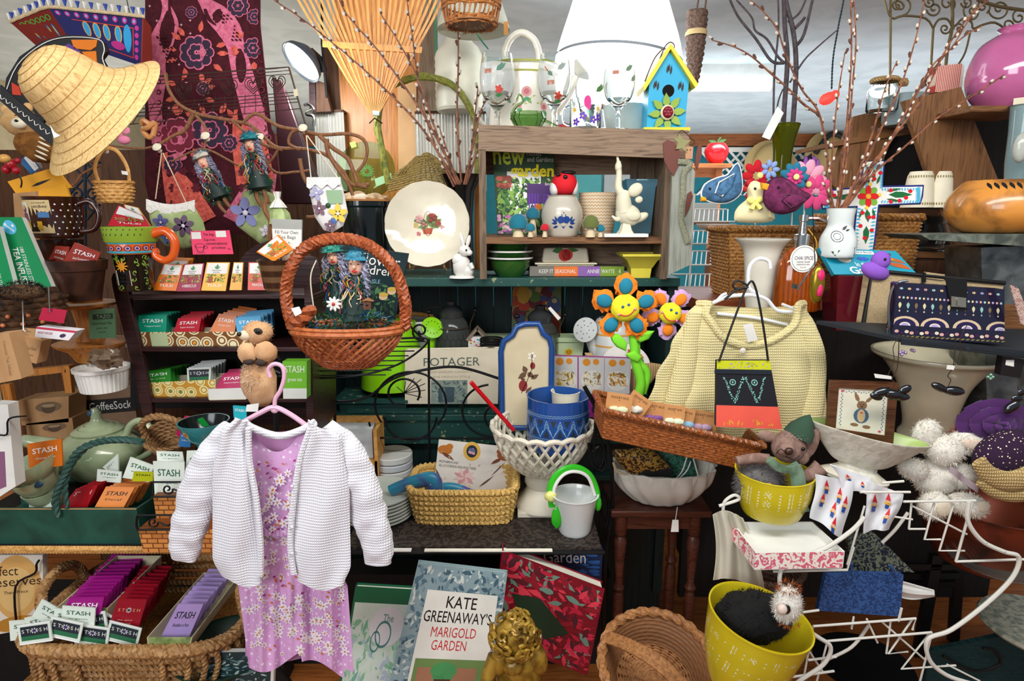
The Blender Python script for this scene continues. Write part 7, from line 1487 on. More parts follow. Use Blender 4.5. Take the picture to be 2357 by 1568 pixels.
# big painted mug
t=T('painted_cup','tall flowerpot shaped mug with lime rim, floral black body and orange handle','mug',316,668,1.58);pr=[(33,0),(36,4),(42,84),(43,86)]
g=G(C('#15130f',.15,coat=.6)).pot(pr,3,48);g.lathe([(40,84),(46,86),(46,92),(47,104),(46,110),(52,110),(53,112),(56,142),(54,144),(50,144),(50,116),(40,112)],48,m=C('#9cbc3c',.2,coat=.4),cap=False);g.lathe([(46.6,84),(47.6,86),(48,106),(47.2,108)],48,m=C('#e8641c',.2),cap=False)
for z_ in(86,106):g.lathe([(48,z_),(49,z_+1),(49,z_+4),(48,z_+5)],48,m=C('#4ab8cc',.2),cap=False)
for k in range(-4,5):[g.map(disc(k*18,97,r,r*.9,12),lambda a,b,e=e:(lmap([(47.6,80),(48,110)],e)(a,b)),C(m,.2))for r,m,e in((7.5,'#7a1c3a',.6),(5.4,'#e8b0b8',.9),(3,'#3a3f8c',1.2))]
for k in range(-4,5):g.map(leaf(k*12,124,k*12+2,130,1)+leaf(k*12+5,136,k*12+7,140,1),lmap([(53,112),(56,142)],.6),C('#2a4a1c'))
rr=random.Random(2)
for k in range(46):
    x,z_=rr.uniform(-50,50),rr.uniform(6,80);a=rr.random()*6
    if not(-24<x<14 and 12<z_<66):g.map(ln([(x+5*cos(a+q*.8),z_+5*sin(a+q*.8))for q in range(5)],1.3),lmap(pr,.6),C('#9cc04c'));g.map(leaf(x,z_,x+5*cos(a),z_+5*sin(a),1.8),lmap(pr,.8),C('#7aa83c'))
g.map(rect(-22,14,12,48),lmap(pr,.6),C('#e8e2d0'));g.map(txt('In THE',-19,-46,8,-38)+txt('but I',-12,-36,4,-30)+txt('refuse',-14,-28,8,-21)+txt('Shine',-16,-19,8,-15),lambda x,y:lmap(pr,1.1)(x,-y),C('#20202c'));g.map(flo(-4,58,14,10,1,0,.12)+disc(-4,56,7),lmap(pr,1),C('#e8981c'));t.p('body',g)
t.p('handle',G(C('#ee6420',.2,coat=.5)).tube(cr([(50,0,128),(80,0,134),(98,0,112),(92,0,80),(72,0,68),(54,0,76),(50,0,86),(58,0,90)],6),[11,7],12),label='orange curled handle')
# patterned boxes and rows
mt('medallion','#efe0b4','#7a4a1c','rings',1.3,.6,c3='#e8962c');mt('floralbox','#e8e0a0','#c9902c','rings',1.5,.6,c3='#5a8a4a');mt('redfloral','#f0e6da','#d8647c','swirl',1.5,.6,thr=.6)
def tray(name,label,c4,Y,m,dep,hz=None):
    t=T(name,label,'box',(c4[0][0]+c4[1][0])/2,c4[0][1],Y);c=[Vector(v)for v in t.qs(c4)];g=G(m).slab(c,2);n=Vector((0,dep,0));i_=C('#d8cfae',.8)
    g.slab([c[0],c[0]+n,c[3]+n,c[3]],2,i_).slab([c[1]+n,c[1],c[2],c[2]+n],2,i_).slab([p+n for p in c],2,i_);g.slab([c[3]+n,c[2]+n,c[2],c[3]],2,i_);t.p('body',g);return t,c
t,c=tray('patterned_box','box printed with sunflower medallions holding rows of coloured sachets',[(288,765),(592,764),(592,797),(290,798)],1.62,'medallion',60);t.p('tape',G(C('#c8d8a8',.3)).slab([v for v in t.qs([(344,767),(384,766),(388,797),(350,797)],-1)],.8))
tray('patterned_box','yellow box printed with orange flowers and green scrolls on the lower rack shelf',[(324,882),(494,874),(494,914),(332,920)],1.62,'floralbox',60);tray('white_box','plain white box with magenta sachets on the lower rack shelf',[(479,896),(566,893),(566,918),(482,920)],1.6,'white',50)
R1=' sachet behind the front one on the middle rack shelf';R2=' sachet behind the front one on the lower rack shelf'
row('teal',[(318,726),(384,724),(382,768),(320,768)],1.64,6,6,-1.6,.018,'front teal peppermint sachet on the middle rack shelf','teal'+R1);row('red',[(410,732),(464,730),(456,768),(398,770)],1.64,5,7,-3.4,.02,'front red sachet on the middle rack shelf','red'+R1)
row('orange',[(504,722),(545,728),(540,768),(482,764)],1.65,5,11,-4.4,.02,'front orange sachet on the middle rack shelf','orange'+R1);row('blue',[(540,732),(600,728),(602,764),(546,766)],1.62,5,8,-4,.02,'front light blue sachet on the middle rack shelf','light blue'+R1)
row('green',[(330,856),(392,848),(394,884),(334,888)],1.64,7,7,-1.8,.018,'front green sachet on the lower rack shelf','green'+R2);row('bw',[(430,848),(486,846),(484,880),(432,884)],1.64,7,6,-3,.016,'front black and white sachet on the lower rack shelf','black and white'+R2);row('pink',[(512,862),(566,858),(560,894),(496,896)],1.62,4,5,-4,.018,'front magenta pomegranate sachet on the lower rack shelf','magenta'+R2)
t=T('bamboo_basket','small brown woven basket seen behind the upper rack shelf','basket',520,708,1.9);t.p('body',G('redwick').weave(lambda v:(44+22*v,26*v),16,4,1.5))
# ---------------- left edge goods ----------------
def d_inf(g,c):g.dec(c,disc(.36,.14,.26,.1,20),C('#5cb8e0',.3));g.dec(c,ln([(.2,.1),(.5,.2)],.02)+disc(.22,.1,.05,.02)+disc(.5,.12,.05,.02),'white',.7);R_=lambda p:[[(1-b,a)for a,b in q]for q in p];g.dec(c,R_(txt('188 STAINLESS STEEL',.42,.38,.98,.5)+txt('TEA INFUSER',.42,.55,1,.75,.02)),'white',.6)
bigbox('infuser_box','green and white stainless tea infuser box leaning at the left edge',[(-4,500),(50,500),(119,660),(30,668)],1.45,14,C('#0f8a50',.3),d_inf,(20,20,0,0),side='white');bigbox('infuser_box','second green infuser box cut off by the left edge',[(-60,530),(-4,520),(36,668),(-30,672)],1.42,14,C('#0f8a50',.3),d_inf,(20,20,0,0),side='white')
t=T('brown_planter','dark brown tin flowerpot full of chocolate coloured sachets','pot',190,690,1.52);t.p('body',G(mt('brownmet','#4a2c20','#2c1812','mottle',1,.35)).pot([(38,0),(52,66),(56,68),(60,92)],3,36))
pk('choc',[(172,558),(232,582),(216,616),(140,612)],1.5,'front chocolate hazelnut sachet in the brown flowerpot');pk('choc',[(128,566),(160,568),(150,618),(110,602)],1.53,'left chocolate hazelnut sachet tilted in the brown flowerpot')
t=T('wood_tier','orange brown wooden tiered stand with curved shelves behind the small boxes','stand',205,780,1.62);t.p('tier',G('honeywood').lathe([(40,-6),(66,0),(68,6),(0,6)],32,(0,0,t.q(205,702)[2])));t.p('tier',G('honeywood').lathe([(36,-44),(50,-20),(74,-6),(78,0),(0,0)],32,(8,0,t.q(205,786)[2])));t.p('column',G('honeywood').lathe([(30,-20),(24,20),(34,80)],24,(-10,20,t.q(205,770)[2])))
t=T('tea_sachet','muted green sachet with a dark title band on the wooden tiered stand','tea bag',235,745,1.55);c=t.qs([(204,714),(262,710),(266,778),(206,780)]);g=G(C('#5a7f5c',.4)).slab(c,4);g.dec(c,rect(.15,.16,.95,.34),C('#2a3a2c'));g.dec(c,txt('TAZO',.3,.19,.85,.31),C('#8aa88a'),.7);g.dec(c,txt('China Green Tips',.1,.44,.9,.54)+txt('green tea',.3,.62,.7,.68)+txt('net wt',.35,.76,.65,.8),C('#2a3a2c'),.6);t.p('sachet',g)
t=T('plastic_bag','crumpled clear plastic bag on the white ribbed dish','bag',245,826,1.5);t.p('body',G(C('#a89078',.15,trans=.5)).ball((0,0,0),34,22,20,20,nz=.8))
t=T('ribbed_dish','white ribbed ceramic souffle dish between the wood stand and the rack','dish',240,896,1.56);t.p('body',G('white').pot([(46,0),(52,44),(56,46),(57,54)],3,96,wf=lambda a,v:1+(.018*sin(34*a)if v<.7 else 0)))
t=T('black_brush','dark furry brush ball with brown underside at the left edge','brush',50,668,1.3);t.p('body',G(C('#5a4028',.9)).ball((0,0,-4),52,22,18));t.p('bristles',G().fur((0,0,0),50,22,20,1100,9,ms=[C('#141010',.9),C('#2a1c14',.9),C('#0c0a0a',.9)],w=1))
t=T('bark_basket','dark rough woven basket decorated with orange beads at the left edge','basket',60,770,1.4);t.p('body',G(mt('bark','#5a3c22','#2c1a0e','mottle',2,.8,bump=.5)).weave(lambda v:(70+18*v,-10+100*v),18,8,4));g=G(C('#c8744a',.3))
for k in range(16):a=-2.6+.14*k;g.ball((84*cos(a),84*sin(a),34+24*sin(k*2.1)),4.6,n=8)
t.p('bead',g)
def d_hbox(g,c):g.dec(c,txt('Mesh Tea Heart',.1,.3,.85,.45)+txt('Stainless Steel',.2,.62,.75,.72),'kraftdark')
def lid_top(m,dx,dy,dep=0):
    def f(t,c):t.p('top_flap',G(m).slab([(c[0][0]+dx,c[0][1]+24,c[0][2]+dy),(c[1][0]+dx,c[1][1]+24,c[1][2]+dy),c[1],c[0]],1))
    return f
t,c=bigbox('mesh_heart_box','small kraft box for a mesh tea heart hanging from a hook',[(44,778),(96,786),(84,838),(40,826)],1.3,32,'kraft',d_hbox);t.p('hanging_tab',G('kraft').slab(t.qs([(56,755),(90,757),(96,786),(50,778)],14),1));t.p('hook',G('chrome').tube(t.qs([(52,690),(54,760),(64,764)],8),1.6))
t,c=bigbox('infuser_carton','red and white small box hanging above the kraft heart box',[(86,742),(112,768),(178,776),(168,782)]if 0 else[(84,752),(176,762),(158,784),(80,776)],1.28,30,C('#e8e4e8',.4),lambda g,c:(g.dec(c,rect(0,0,1,.2),C('#c02a4c')),g.dec(c,txt('HANDY INFUSER',.06,.4,.46,.62),C('#a82a4c')),g.dec(c,disc(.75,.6,.08,.2),C('#3a2a4c'))));t.p('hanging_tab',G(C('#b0143c',.4)).slab(t.qs([(98,708),(154,714),(146,745),(88,736)],6),1.5));t.p('hook',G('chrome').tube(t.qs([(112,660),(115,718)],2),1.6))
bigbox('infuser_box','plain kraft box with vertical writing cut off at the left edge',[(-20,770),(20,766),(50,872),(-10,884)],1.2,40,'kraft',lambda g,c:g.dec(c,[[(1-b,a)for a,b in p]for p in txt('Celestial Tea Infuser',.15,.3,.9,.42)],'kraftdark'))
t=T('wooden_stand','light brown wooden frame stand holding the kraft boxes','stand',80,880,1.7);t.p('rail',G('honeywood').slab(t.qs([(20,856),(158,842),(160,856),(24,872)]),20));t.p('leg',G('honeywood').slab(t.qs([(140,850),(160,846),(166,905),(150,905)]),10));t.p('leg',G('honeywood').slab(t.qs([(0,886),(22,884),(50,1034),(34,1036)],-6),12))
hat_=lambda g,c:(g.dec(c,disc(.6,.35,.26,.2,24),C('#7d6248')),g.dec(c,disc(.6,.4,.14,.2,18),C('#5a4632'),.6),g.dec(c,disc(.6,.3,.13,.07,16),C('#a58a68'),.8),g.dec(c,txt('Infuser',.02,.68,.26,.84),'kraftdark'))
for c4,lb in(([(40,922),(158,912),(158,972),(46,980)],'kraft box printed with a tea strainer, upper of the two'),([(60,976),(166,962),(172,1008),(64,1018)],'kraft box printed with a tea strainer, lower of the two')):t,c=bigbox('strainer_box',lb,c4,1.75,60,'kraft',hat_)
def d_cs(g,c):g.dec(c,rect(.26,.28,1.0,.6),C('#1c1a18'));g.dec(c,txt('CoffeeSock',.31,.34,.95,.52),'white',.6);g.dec(c,txt('Reusable',.42,.72,.75,.8)+txt('Filter',.5,.86,.7,.92),'kraftdark',.6)
bigbox('coffee_filter_box','large brown carton with a black title strip behind the teapot',[(152,896),(304,886),(318,985),(168,1000)],1.85,50,C('#8a6a50',.7),d_cs)
t=T('cookbook','white spined cookbook standing at the far left edge','book',15,1010,1.3);t.p('cover',G('white').slab(t.qs([(-20,930),(18,932),(36,1120),(-10,1150)]),30));t.p('picture',G(C('#8a5a7a')).slab(t.qs([(-20,1040),(10,1040),(14,1120),(-10,1130)],-1),.8));t.p('wire_rail',G('iron').tube(cr(t.qs([(-10,1000),(16,1000),(20,965),(60,958)],-6),4),2))
# ---------------- table with wicker edge, teapot, green tray ----------------
TZ=P(250,1256,1.35).z
t=T('wicker_table','wicker edged table shelf under the green tray','table',230,1262,1.35,z=TZ);xl,xr=-420,268;t.p('top',G('darkback').box(xl,xr,0,420,-14,-2));
g=G('wicklight2').rope([(xl,-2,-9),(xr,-2,-9)],9,7,n=1,res=5).rope([(xr,-2,-9),(xr,380,-9)],9,7,n=1,res=5);t.p('wrapped_edge',g)
cel=mt('celadon','#a9b590','#869a74','mottle',.6,.2,coat=.6,thr=.56)
t=T('display_riser','low dark box lifting the celadon teapot behind the green tray','riser',240,1094,1.6);t.p('body',G('darkback').box(-60,60,-50,60,-(t.p0.z-TZ)/t.u,0));t=T('teapot','celadon green ceramic teapot with blue knob on the lid','teapot',240,1093,1.6)
t.p('body',G(cel).pot([(v.x,v.y)for v in cr([(46,0,0),(60,8,0),(84,44,0),(86,72,0),(64,98,0),(46,106,0)],4)],4,48));t.p('lid',G(cel).lathe([(50,106),(52,110),(40,118),(36,117),(28,124),(24,123),(14,130),(10,138),(12,150),(7,160),(0,162)],40));t.p('knob',G(C('#2a5a7a',.2)).ball((-6,-8,150),7,5,7));t.p('spout',G(cel).tube(cr([(-60,-10,62),(-100,-20,78),(-150,-30,96)],5),[26,12],16));t.p('handle',G(cel).tube(cr([(60,0,92),(76,0,120),(100,0,130),(124,-6,110),(122,-8,66),(104,-8,50),(84,-6,40)],6),[8,7],12))
for k,(px,py,r,ry_,lb)in enumerate(((118,1158,44,6,'celadon bowl lowest of the leaning stack'),(98,1130,50,10,'celadon bowl in the middle of the leaning stack'),(92,1098,56,16,'celadon bowl topmost of the leaning stack with a blue dot'))):
    t=T('green_bowl',lb,'bowl',px,py,1.44-.02*k,rot=(12,-ry_,0));t.p('body',G(cel).pot([(v.x,v.y)for v in cr([(18,-12,0),(22,-6,0),(r*.8,18,0),(r,44,0)],4)],3.4,44));
    if k==2:t.p('blue_dot',G(C('#24486c',.2)).ball((10,-27,-6),13,4,7))
pk('orange',[(62,1022),(141,1010),(144,1072),(68,1084)],1.395,'bright orange pumpkin spice sachet standing in the top celadon bowl',dy=(8,8,0,0))
mt('traygreen','#1f5244','#163c33','mottle',.6,.45);t=TS('green_tray','dark green wooden tray with twisted green handle full of tea sachets','tray',165,1250,TZ);hz=lambda x,y,d=0:t.q(x,y,d)
e=C('#a88a5a',.8);g=G('traygreen').slab(t.qs([(-60,1172),(314,1172),(330,1255),(-60,1258)]),8);t.p('front_board',g);q0,q1=t.q(314,1172),t.q(330,1255)
t.p('side_board',G('traygreen').slab([(q0[0],0,q0[2]),(q0[0]+22,190,q0[2]),(q1[0]+4,190,q1[2]),(q1[0],0,q1[2])],6));t.p('bottom_board',G('traygreen').box(-260,q1[0],4,190,1,5));t.p('back_board',G('traygreen').box(-260,q0[0]+14,184,190,2,q0[2]));t.p('worn_edge',G(e).tube([t.q(-60,1172),q0],1.6,5))
t.p('handle',G(C('#2c5048',.6)).rope(cr(t.qs([(134,1190),(128,1150),(150,1090),(180,1040),(225,1018),(280,1012),(330,1018)],-6),6),8,46,n=3).rope(cr(t.qs([(155,1170),(150,1120),(165,1070),(200,1030)],-2),6),6,40,n=2))
GT=' standing in the dark green tray'
row('white',[(68,1138),(130,1134),(128,1176),(66,1176)],1.4,5,2,-6,.012,'front white sachet at the left of the green tray','white sachet behind the front one at the left'+GT);row('dkred',[(176,1124),(226,1114),(200,1168),(140,1170)],1.4,6,9,-4,.02,'front deep red sachet leaning'+GT,'deep red sachet behind the front one'+GT)
row('org2',[(244,1120),(310,1122),(284,1170),(218,1168)],1.39,6,8,-3.5,.02,'front pale orange decaf sachet'+GT,'pale orange sachet behind the front one'+GT)
# splint basket trays with scroll iron
for k,(c4,lb)in enumerate((([(352,1142),(500,1140),(500,1205),(362,1205)],'upper orange splint tray with black iron scroll edge'),([(318,1218),(500,1218),(500,1275),(330,1272)],'lower orange splint tray with black iron scroll edge'))):
    t=T('splint_tray',lb,'tray',420,c4[0][1],1.36 if k==0 else 1.3);mt('splint%d'%k,'#d98f48','#7a3f14','weave',1.7,.5);t.p('woven_body',G('splint%d'%k).slab(t.qs(c4),50));x0,y0=c4[0]
    g=G('iron').tube(t.qs([(x0-4,y0+2),(x0+140,y0+1)],-3),2.4).tube(cr(t.qs([(x0-2,y0-32),(x0-4,y0-10),(x0,y0+2)],-3),4),2.4).tube(t.qs([(x0-2,y0-32),(x0+140,y0-32)],-3),2.4).tube(cr(t.qs(spiral(x0+34,y0-16,13,0,1.3)[::-1]+[(x0+70,y0-8),(x0+84,y0-30)],-3),3),2);t.p('iron_scroll',g)
for c4,Y,lb in(([(352,1062),(424,1064),(424,1145),(356,1140)],1.38,'front white organic sachet in the upper splint tray'),([(430,1038),(490,1036),(484,1110),(426,1108)],1.42,'white organic sachet behind on the right in the upper splint tray'),([(360,1038),(420,1040),(424,1068),(362,1066)],1.45,'white organic sachet behind on the left in the upper splint tray'),
                  ([(300,1052),(354,1072),(344,1110),(282,1100)],1.45,'tilted white sachet left of the splint tray'),([(224,1080),(280,1086),(278,1112),(222,1108)],1.46,'white sachet low behind the pale orange ones'),([(236,1076),(272,1044),(272,1090),(258,1092)],1.49,'folded white sachet standing by the teapot spout side')):pk('white',c4,Y,lb,dy=(8,8,0,0))
pk('yel',[(308,1086),(352,1088),(352,1108),(304,1108)],1.42,'yellow sachet between the white ones in the green tray')
t=T('vine_basket','small brown vine basket lying tilted beside the teal cup','basket',398,1015,1.55,rot=(28,0,0));g=G(mt('vine','#a17a50','#7e5a34','mottle',7,.7))
for k in range(7):g.rope([((38+3*k)*cos(a),(32+2.4*k)*sin(a),-26+k*8)for a in[2*pi*i/26 for i in range(26)]],5,30,n=2,closed=True)
t.p('woven_body',g.lathe([(0,-28),(40,-26)],20,cap=False));t.p('handle',G('vine').rope(cr([(-54,0,16),(-50,0,56),(-16,0,80),(20,0,74),(44,0,40),(52,0,18)],5),8,36,n=3))
t=T('teal_cup','turquoise footed cup with dark inside and a sun motif','cup',474,1022,1.46);t.p('body',G(C('#2f8a90',.2,coat=.5)).pot([(18,-6),(22,4),(40,20),(54,52),(55,56)],3,44,mi=C('#141c1c',.15)));g=G(C('#e0c070',.3));f=lmap([(40,20),(54,52)],1);g.map(flo(-20,36,9,10,1,0,.14),f).map(disc(-20,36,4),lambda a,b:lmap([(40,20),(54,52)],1.6)(a,b),C('#c8642c'));t.p('sun_motif',g);t.p('handle',G(C('#2f8a90',.2)).tube(cr([(40,-20,36),(50,-36,26),(40,-32,4),(28,-16,2)],4),5));t.p('sachet',G(C('#18a040',.3)).slab([(-8,-10,62),(4,-10,66),(14,-4,44),(-4,-4,44)],2))
pk('pink',[(425,958),(455,962),(420,1010),(404,1000)],1.52,'magenta sachet tucked between vine basket and teal cup');pk('mid',[(418,988),(440,990),(438,1030),(410,1028)],1.5,'blue sachet below the magenta one beside the teal cup');pk('aq',[(536,934),(566,936),(568,968),(538,962)],1.4,'aqua sachet beside the plush toy feet')
# ---------------- big basket with tea ----------------
BZ=TZ-.14;mt('seagrass','#b98d5a','#8c6438','mottle',6,.6,bump=.3);t=T('seagrass_basket','large twisted seagrass basket tray filled with tea sachets','basket',268,1494,1.2)
O=lambda s,z,e=.42:[(x+8*z/60,y+190,z)for x,y in rrect(258*s,200*s,56,e)]
def R2(s,z,r,pitch,n=2):return G('seagrass').rope(O(s,z),r,pitch,n=n,closed=True)
t.p('rim',R2(1,0,16,34,3));g=G('seagrass')
for k in range(4):g.rope(O(.97-.03*k,-28-k*22),9,26,n=2,closed=True)
for k in range(30):
    a=2*pi*k/30;x,y=258*abs(cos(a))**.42*(1 if cos(a)>0 else-1),200*abs(sin(a))**.42*(1 if sin(a)>0 else-1)+190;g.rope(cr([(x,y,-4),(x*.99+8,y,-44),(x*.96,y,-96)],4),7,20,n=2)
t.p('woven_wall',g);t.p('bottom',G('wickbrown').box(-244,244,8,380,-106,-100));
for s_ in(-1,1):t.p('handle',G('seagrass').rope(cr([(s_*252,110,0),(s_*262-14-14*s_,130,56),(s_*262-14-14*s_,190,80),(s_*262-14-14*s_,250,56),(s_*252,270,0)],6),13,30,n=3))
mt('greenmarble','#a9b57c','#6f8a4a','mottle',2,.5)
t,c=tray('green_box','narrow green marbled box holding the lavender sachets in the big basket',[(340,1468),(440,1468),(432,1500),(344,1500)],1.2,'greenmarble',260);tray('green_box','narrow green marbled box holding the magenta sachets in the big basket',[(130,1400),(246,1400),(244,1440),(134,1440)],1.26,'greenmarble',220)
BB=' in the big seagrass basket'
row('mag',[(160,1376),(240,1374),(226,1436),(134,1434)],1.24,15,8,-8.2,.021,'front magenta sachet'+BB,'magenta sachet in the long row'+BB,10);row('chai',[(272,1378),(338,1380),(318,1448),(248,1446)],1.24,10,6.4,-8.4,.023,'front dark red chai spice sachet'+BB,'dark red chai spice sachet in the row'+BB,8)
row('lav',[(410,1390),(468,1392),(434,1470),(368,1470)],1.22,9,9,-10,.03,'front lavender breakfast tea sachet'+BB,'lavender sachet in the row'+BB,8)
rr=random.Random(6)
for i,(x,y,a,k)in enumerate([(80,1470,-8,'bw'),(150,1462,12,'bw'),(212,1476,8,'bw'),(284,1472,14,'bw'),(98,1448,-14,'white'),(160,1440,8,'white'),(208,1448,-10,'bw'),(246,1450,26,'bw'),(118,1430,30,'white'),(60,1462,-4,'white'),(180,1432,4,'white')]):
    w_,h_=38,23;y-=12;ca,sa=cos(radians(a)),sin(radians(a));Q=[(x+u*w_*ca-v*h_*sa,y+u*w_*sa+v*h_*ca)for u,v in((-1,-1),(1,-1),(1,1),(-1,1))]
    lb=['black and white sachet at the front left','second black and white sachet from the front left','large black and white sachet at the front centre','black and white sachet at the front right','loose white sachet tilted left','loose white sachet behind the centre','black and white sachet propped behind the front centre','black and white sachet tipped steeply at the right','loose white sachet standing on its corner','loose white sachet under the front left pile','loose white sachet nearest the magenta row'][i]
    pk(k,Q,1.195+.008*(i%5)+(.03 if i>3 else 0),lb+BB,dy=(12,12,0,0))
t=T('preserves_book','preserves cookbook with jam photo cover behind the big basket','book',50,1370,1.36);c=t.qs([(-60,1278),(98,1278),(100,1440),(-50,1470)]);g=G(C('#e4ddcf',.4)).slab(c,14);g.dec(c,disc(.62,.42,.36,.42,28),C('#d8a860'),.4);g.dec(c,disc(.6,.45,.28,.3,24),C('#e0ba78'),.6);g.dec(c,disc(.6,.9,.34,.1,20),C('#b8802c'),.6);g.dec(c,txt('Perfect',.1,.14,.64,.26)+txt('Preserves',.1,.28,.98,.4)+txt('Thane Prince',.42,.46,.78,.5),C('#3a2a1c'),.9);t.p('cover',g);t.p('wire_rail',G('iron').tube(cr(t.qs([(38,1440),(36,1350),(80,1320),(84,1300),(90,1290)],-10),4),2.4))
t=T('green_dish','dark green oval dish rim right of the big basket','dish',520,1500,1.3);t.p('body',G(C('#15392c',.4)).pot([(80,-30),(120,10),(128,14)],5,48,sx=.9,sy=.9))
t=T('grass_book','book with frosty grass photo at the bottom behind the dress','book',560,1540,1.22);c=t.qs([(468,1502),(632,1500),(628,1600),(450,1600)]);g=G('white').slab(c,12);g.dec(c,rect(0,0,.96,1),C('#22383a'));g.pic(c,[C('#5a7a7c'),C('#8aa8a4'),C('#3a5a5c'),C('#b8ccc4')],160,.05,(0,0,.96,1),.5,1,1,2);t.p('cover',g)
# ---------------- kept low: books, cherub, round basket ----------------
def d_kate(g,c):
    g.pic(c,[C('#6f8c98'),C('#b8c6c2'),C('#3f6070'),C('#4f7080'),C('#ccd6ce')],620,.036,(0,0,1,1),.3,.7,1,4);g.dec(c,rect(.17,.16,.93,1),C('#e9e9df'),1.1);g.dec(c,txt('KATE',.4,.19,.72,.27,.005)+txt('GREENAWAY\'S',.19,.29,.9,.37,.005),'black',1.3);g.dec(c,txt('MARIGOLD',.3,.4,.76,.47)+txt('GARDEN',.33,.49,.68,.56),C('#c8202c'),1.3)
    g.dec(c,rect(.2,.62,.9,1),C('#6f8f52'),1.3);g.dec(c,rect(.24,.68,.82,.86),C('#a8785a'),1.4);g.dec(c,disc(.5,.7,.13,.06)+rect(.4,.72,.6,.76),C('#4a9a5c'),1.6);g.dec(c,rect(.42,.76,.58,.86),C('#4a3a2c'),1.6);g.dec(c,disc(.5,.93,.26,.035,20),C('#e4ddc8'),1.8)
    for x in(.3,.4,.5,.62,.72):g.dec(c,disc(x,.88,.035,.03),C(['#d8c86a','#c8886a','#a8b8c8'][int(x*10)%3]),1.9);g.dec(c,disc(x,.84,.02,.014),C('#b87a4a'),2.1)
    g.dec(c,disc(.24,.88,.06,.05)+disc(.86,.88,.06,.05),C('#2f5a34'),1.8)
book('garden_story_book','blue grey leafy patterned book with white title panel standing at the bottom',[(962,1296),(1168,1320),(1126,1640),(880,1640)],1.32,14,C('#88a0a6',.3),d_kate,(16,16,0,0))
def d_red(g,c):g.pic(c,[C('#8a1224'),C('#b81c38'),C('#c8284a'),C('#5a1420'),C('#6a8a7a'),C('#4a1a24'),C('#d83a4c')],330,.07,(0,0,1,1),.3,1,1,7);g.dec(c,[[(.14,.42),(.42,.36),(.74,.62),(.52,.78),(.3,.72)]],C('#14321f'),1.3)
book('red_leaf_book','book covered in red leaves with a dark green square behind the gold cherub',[(1156,1266),(1392,1356),(1352,1556),(1130,1470)],1.42,34,C('#7a1424',.3),d_red,(10,10,0,0))
book('garden_book','dark blue garden book partly hidden under the rack shelf',[(1190,1262),(1388,1262),(1384,1335),(1200,1320)],1.6,14,C('#1a2a4c',.4),lambda g,c:(g.pic(c,[C('#2a5a9c'),C('#1a3a6c')],30,.06,(.6,.1,.98,.9),.4),g.dec(c,txt('Garden',.3,.1,.8,.5),'white',1.1)))
def d_gr(g,c):g.dec(c,rect(.04,.12,1,1),C('#d8e8dc'),.4);g.pic(c,[C('#a8d4b8'),C('#7ab8a0'),C('#cfe4d0'),C('#b8c8d8'),C('#8ac49c')],200,.06,(.02,.2,1,1),.5,1,1,9);g.dec(c,disc(.66,.3,.3,.16,24),C('#e8e8ec'),1.3);g.dec(c,txt('The',.58,.2,.76,.26)+ring(.62,.36,.13,.02,24,.1)+ring(.5,.42,.08,.015,20),C('#4a8a84'),1.5)
book('green_garden_book','green book with pale fern drawing standing between dress and patterned book',[(818,1350),(950,1358),(900,1640),(770,1640)],1.4,16,C('#0f6a48',.3),d_gr,(14,14,0,0))
gd=mt('antiquegold','#b08c34','#6f5218','mottle',1.6,.42,metal=.35,coat=.2);t=T('gold_cherub','antique gold curly haired cherub statue seen from behind at the bottom','statue',1185,1460,1.22)
t.p('head',G(gd).ball((2,0,0),50,46,52,24));g=G(gd);rr=random.Random(4)
for k in range(60):
    v=Vector((rr.gauss(0,1),-abs(rr.gauss(0,1)),rr.gauss(.2,1))).normalized();cx,cy,cz=v.x*51,v.y*47,v.z*53;s_=rr.uniform(9,15);a0=rr.random()*6;u_=v.orthogonal().normalized();w_=v.cross(u_)
    g.tube([Vector((cx,cy,cz))+v*(5*sin(q*.5)+3)+u_*cos(a0+q*.9)*s_*(1-q*.1)+w_*sin(a0+q*.9)*s_*(1-q*.1)for q in range(8)],[5.5,2.5],6)
t.p('curly_hair',g);t.p('body',G(gd).ball((10,20,-110),58,40,80,24,nz=.12).ball((-34,0,-70),24,22,40,rot=(0,20,0)).ball((52,10,-70),24,26,44,rot=(0,-14,0)).ball((2,10,-44),26,24,24));t.p('arm',G(gd).tube(cr([(-44,0,-60),(-62,-14,-110),(-40,-34,-140)],5),[20,14],12));t.p('face_cheek',G(gd).ball((-4,-20,-66),24,22,22,nz=.2))
t=T('round_basket','round deep brown split wood basket with broad flat handle at the bottom','basket',1515,1532,1.32,rot=(22,0,0));mt('oakwick','#b07a48','#8a5a34','mottle',6,.6);bo=C('#8a5c38',.6)
t.p('rim',G('oakwick').rope([(130*cos(a),130*sin(a),6)for a in[2*pi*i/60 for i in range(60)]],12,60,n=2,closed=True).tube([(130*cos(a),130*sin(a),6)for a in[2*pi*i/60 for i in range(60)]],9,8,closed=True));g=G('oakwick').weave(lambda v:(90+36*v,-70+72*v),26,8,4,m=bo,th=3)
for k in range(12):a=k*pi/12;g.slab([(-100*cos(a)-7*sin(a),-100*sin(a)+7*cos(a),-66+k*.3),(100*cos(a)-7*sin(a),100*sin(a)+7*cos(a),-66+k*.3),(100*cos(a)+7*sin(a),100*sin(a)-7*cos(a),-66+k*.3),(-100*cos(a)+7*sin(a),-100*sin(a)-7*cos(a),-66+k*.3)],1.5,'oakwick')
for r in range(10,95,7):g.tube([(r*cos(a),r*sin(a),-63)for a in[2*pi*i/36 for i in range(36)]],1.8,5,closed=True)
t.p('woven_body',g);t.p('handle',G('oakwick').grid(lambda u,v:tuple(Vector((-112+u*190,62-u*170,14+46*sin(pi*u)))+Vector((11,12,0))*(v-.5)*2),30,3,th=4),label='broad flat wooden handle')
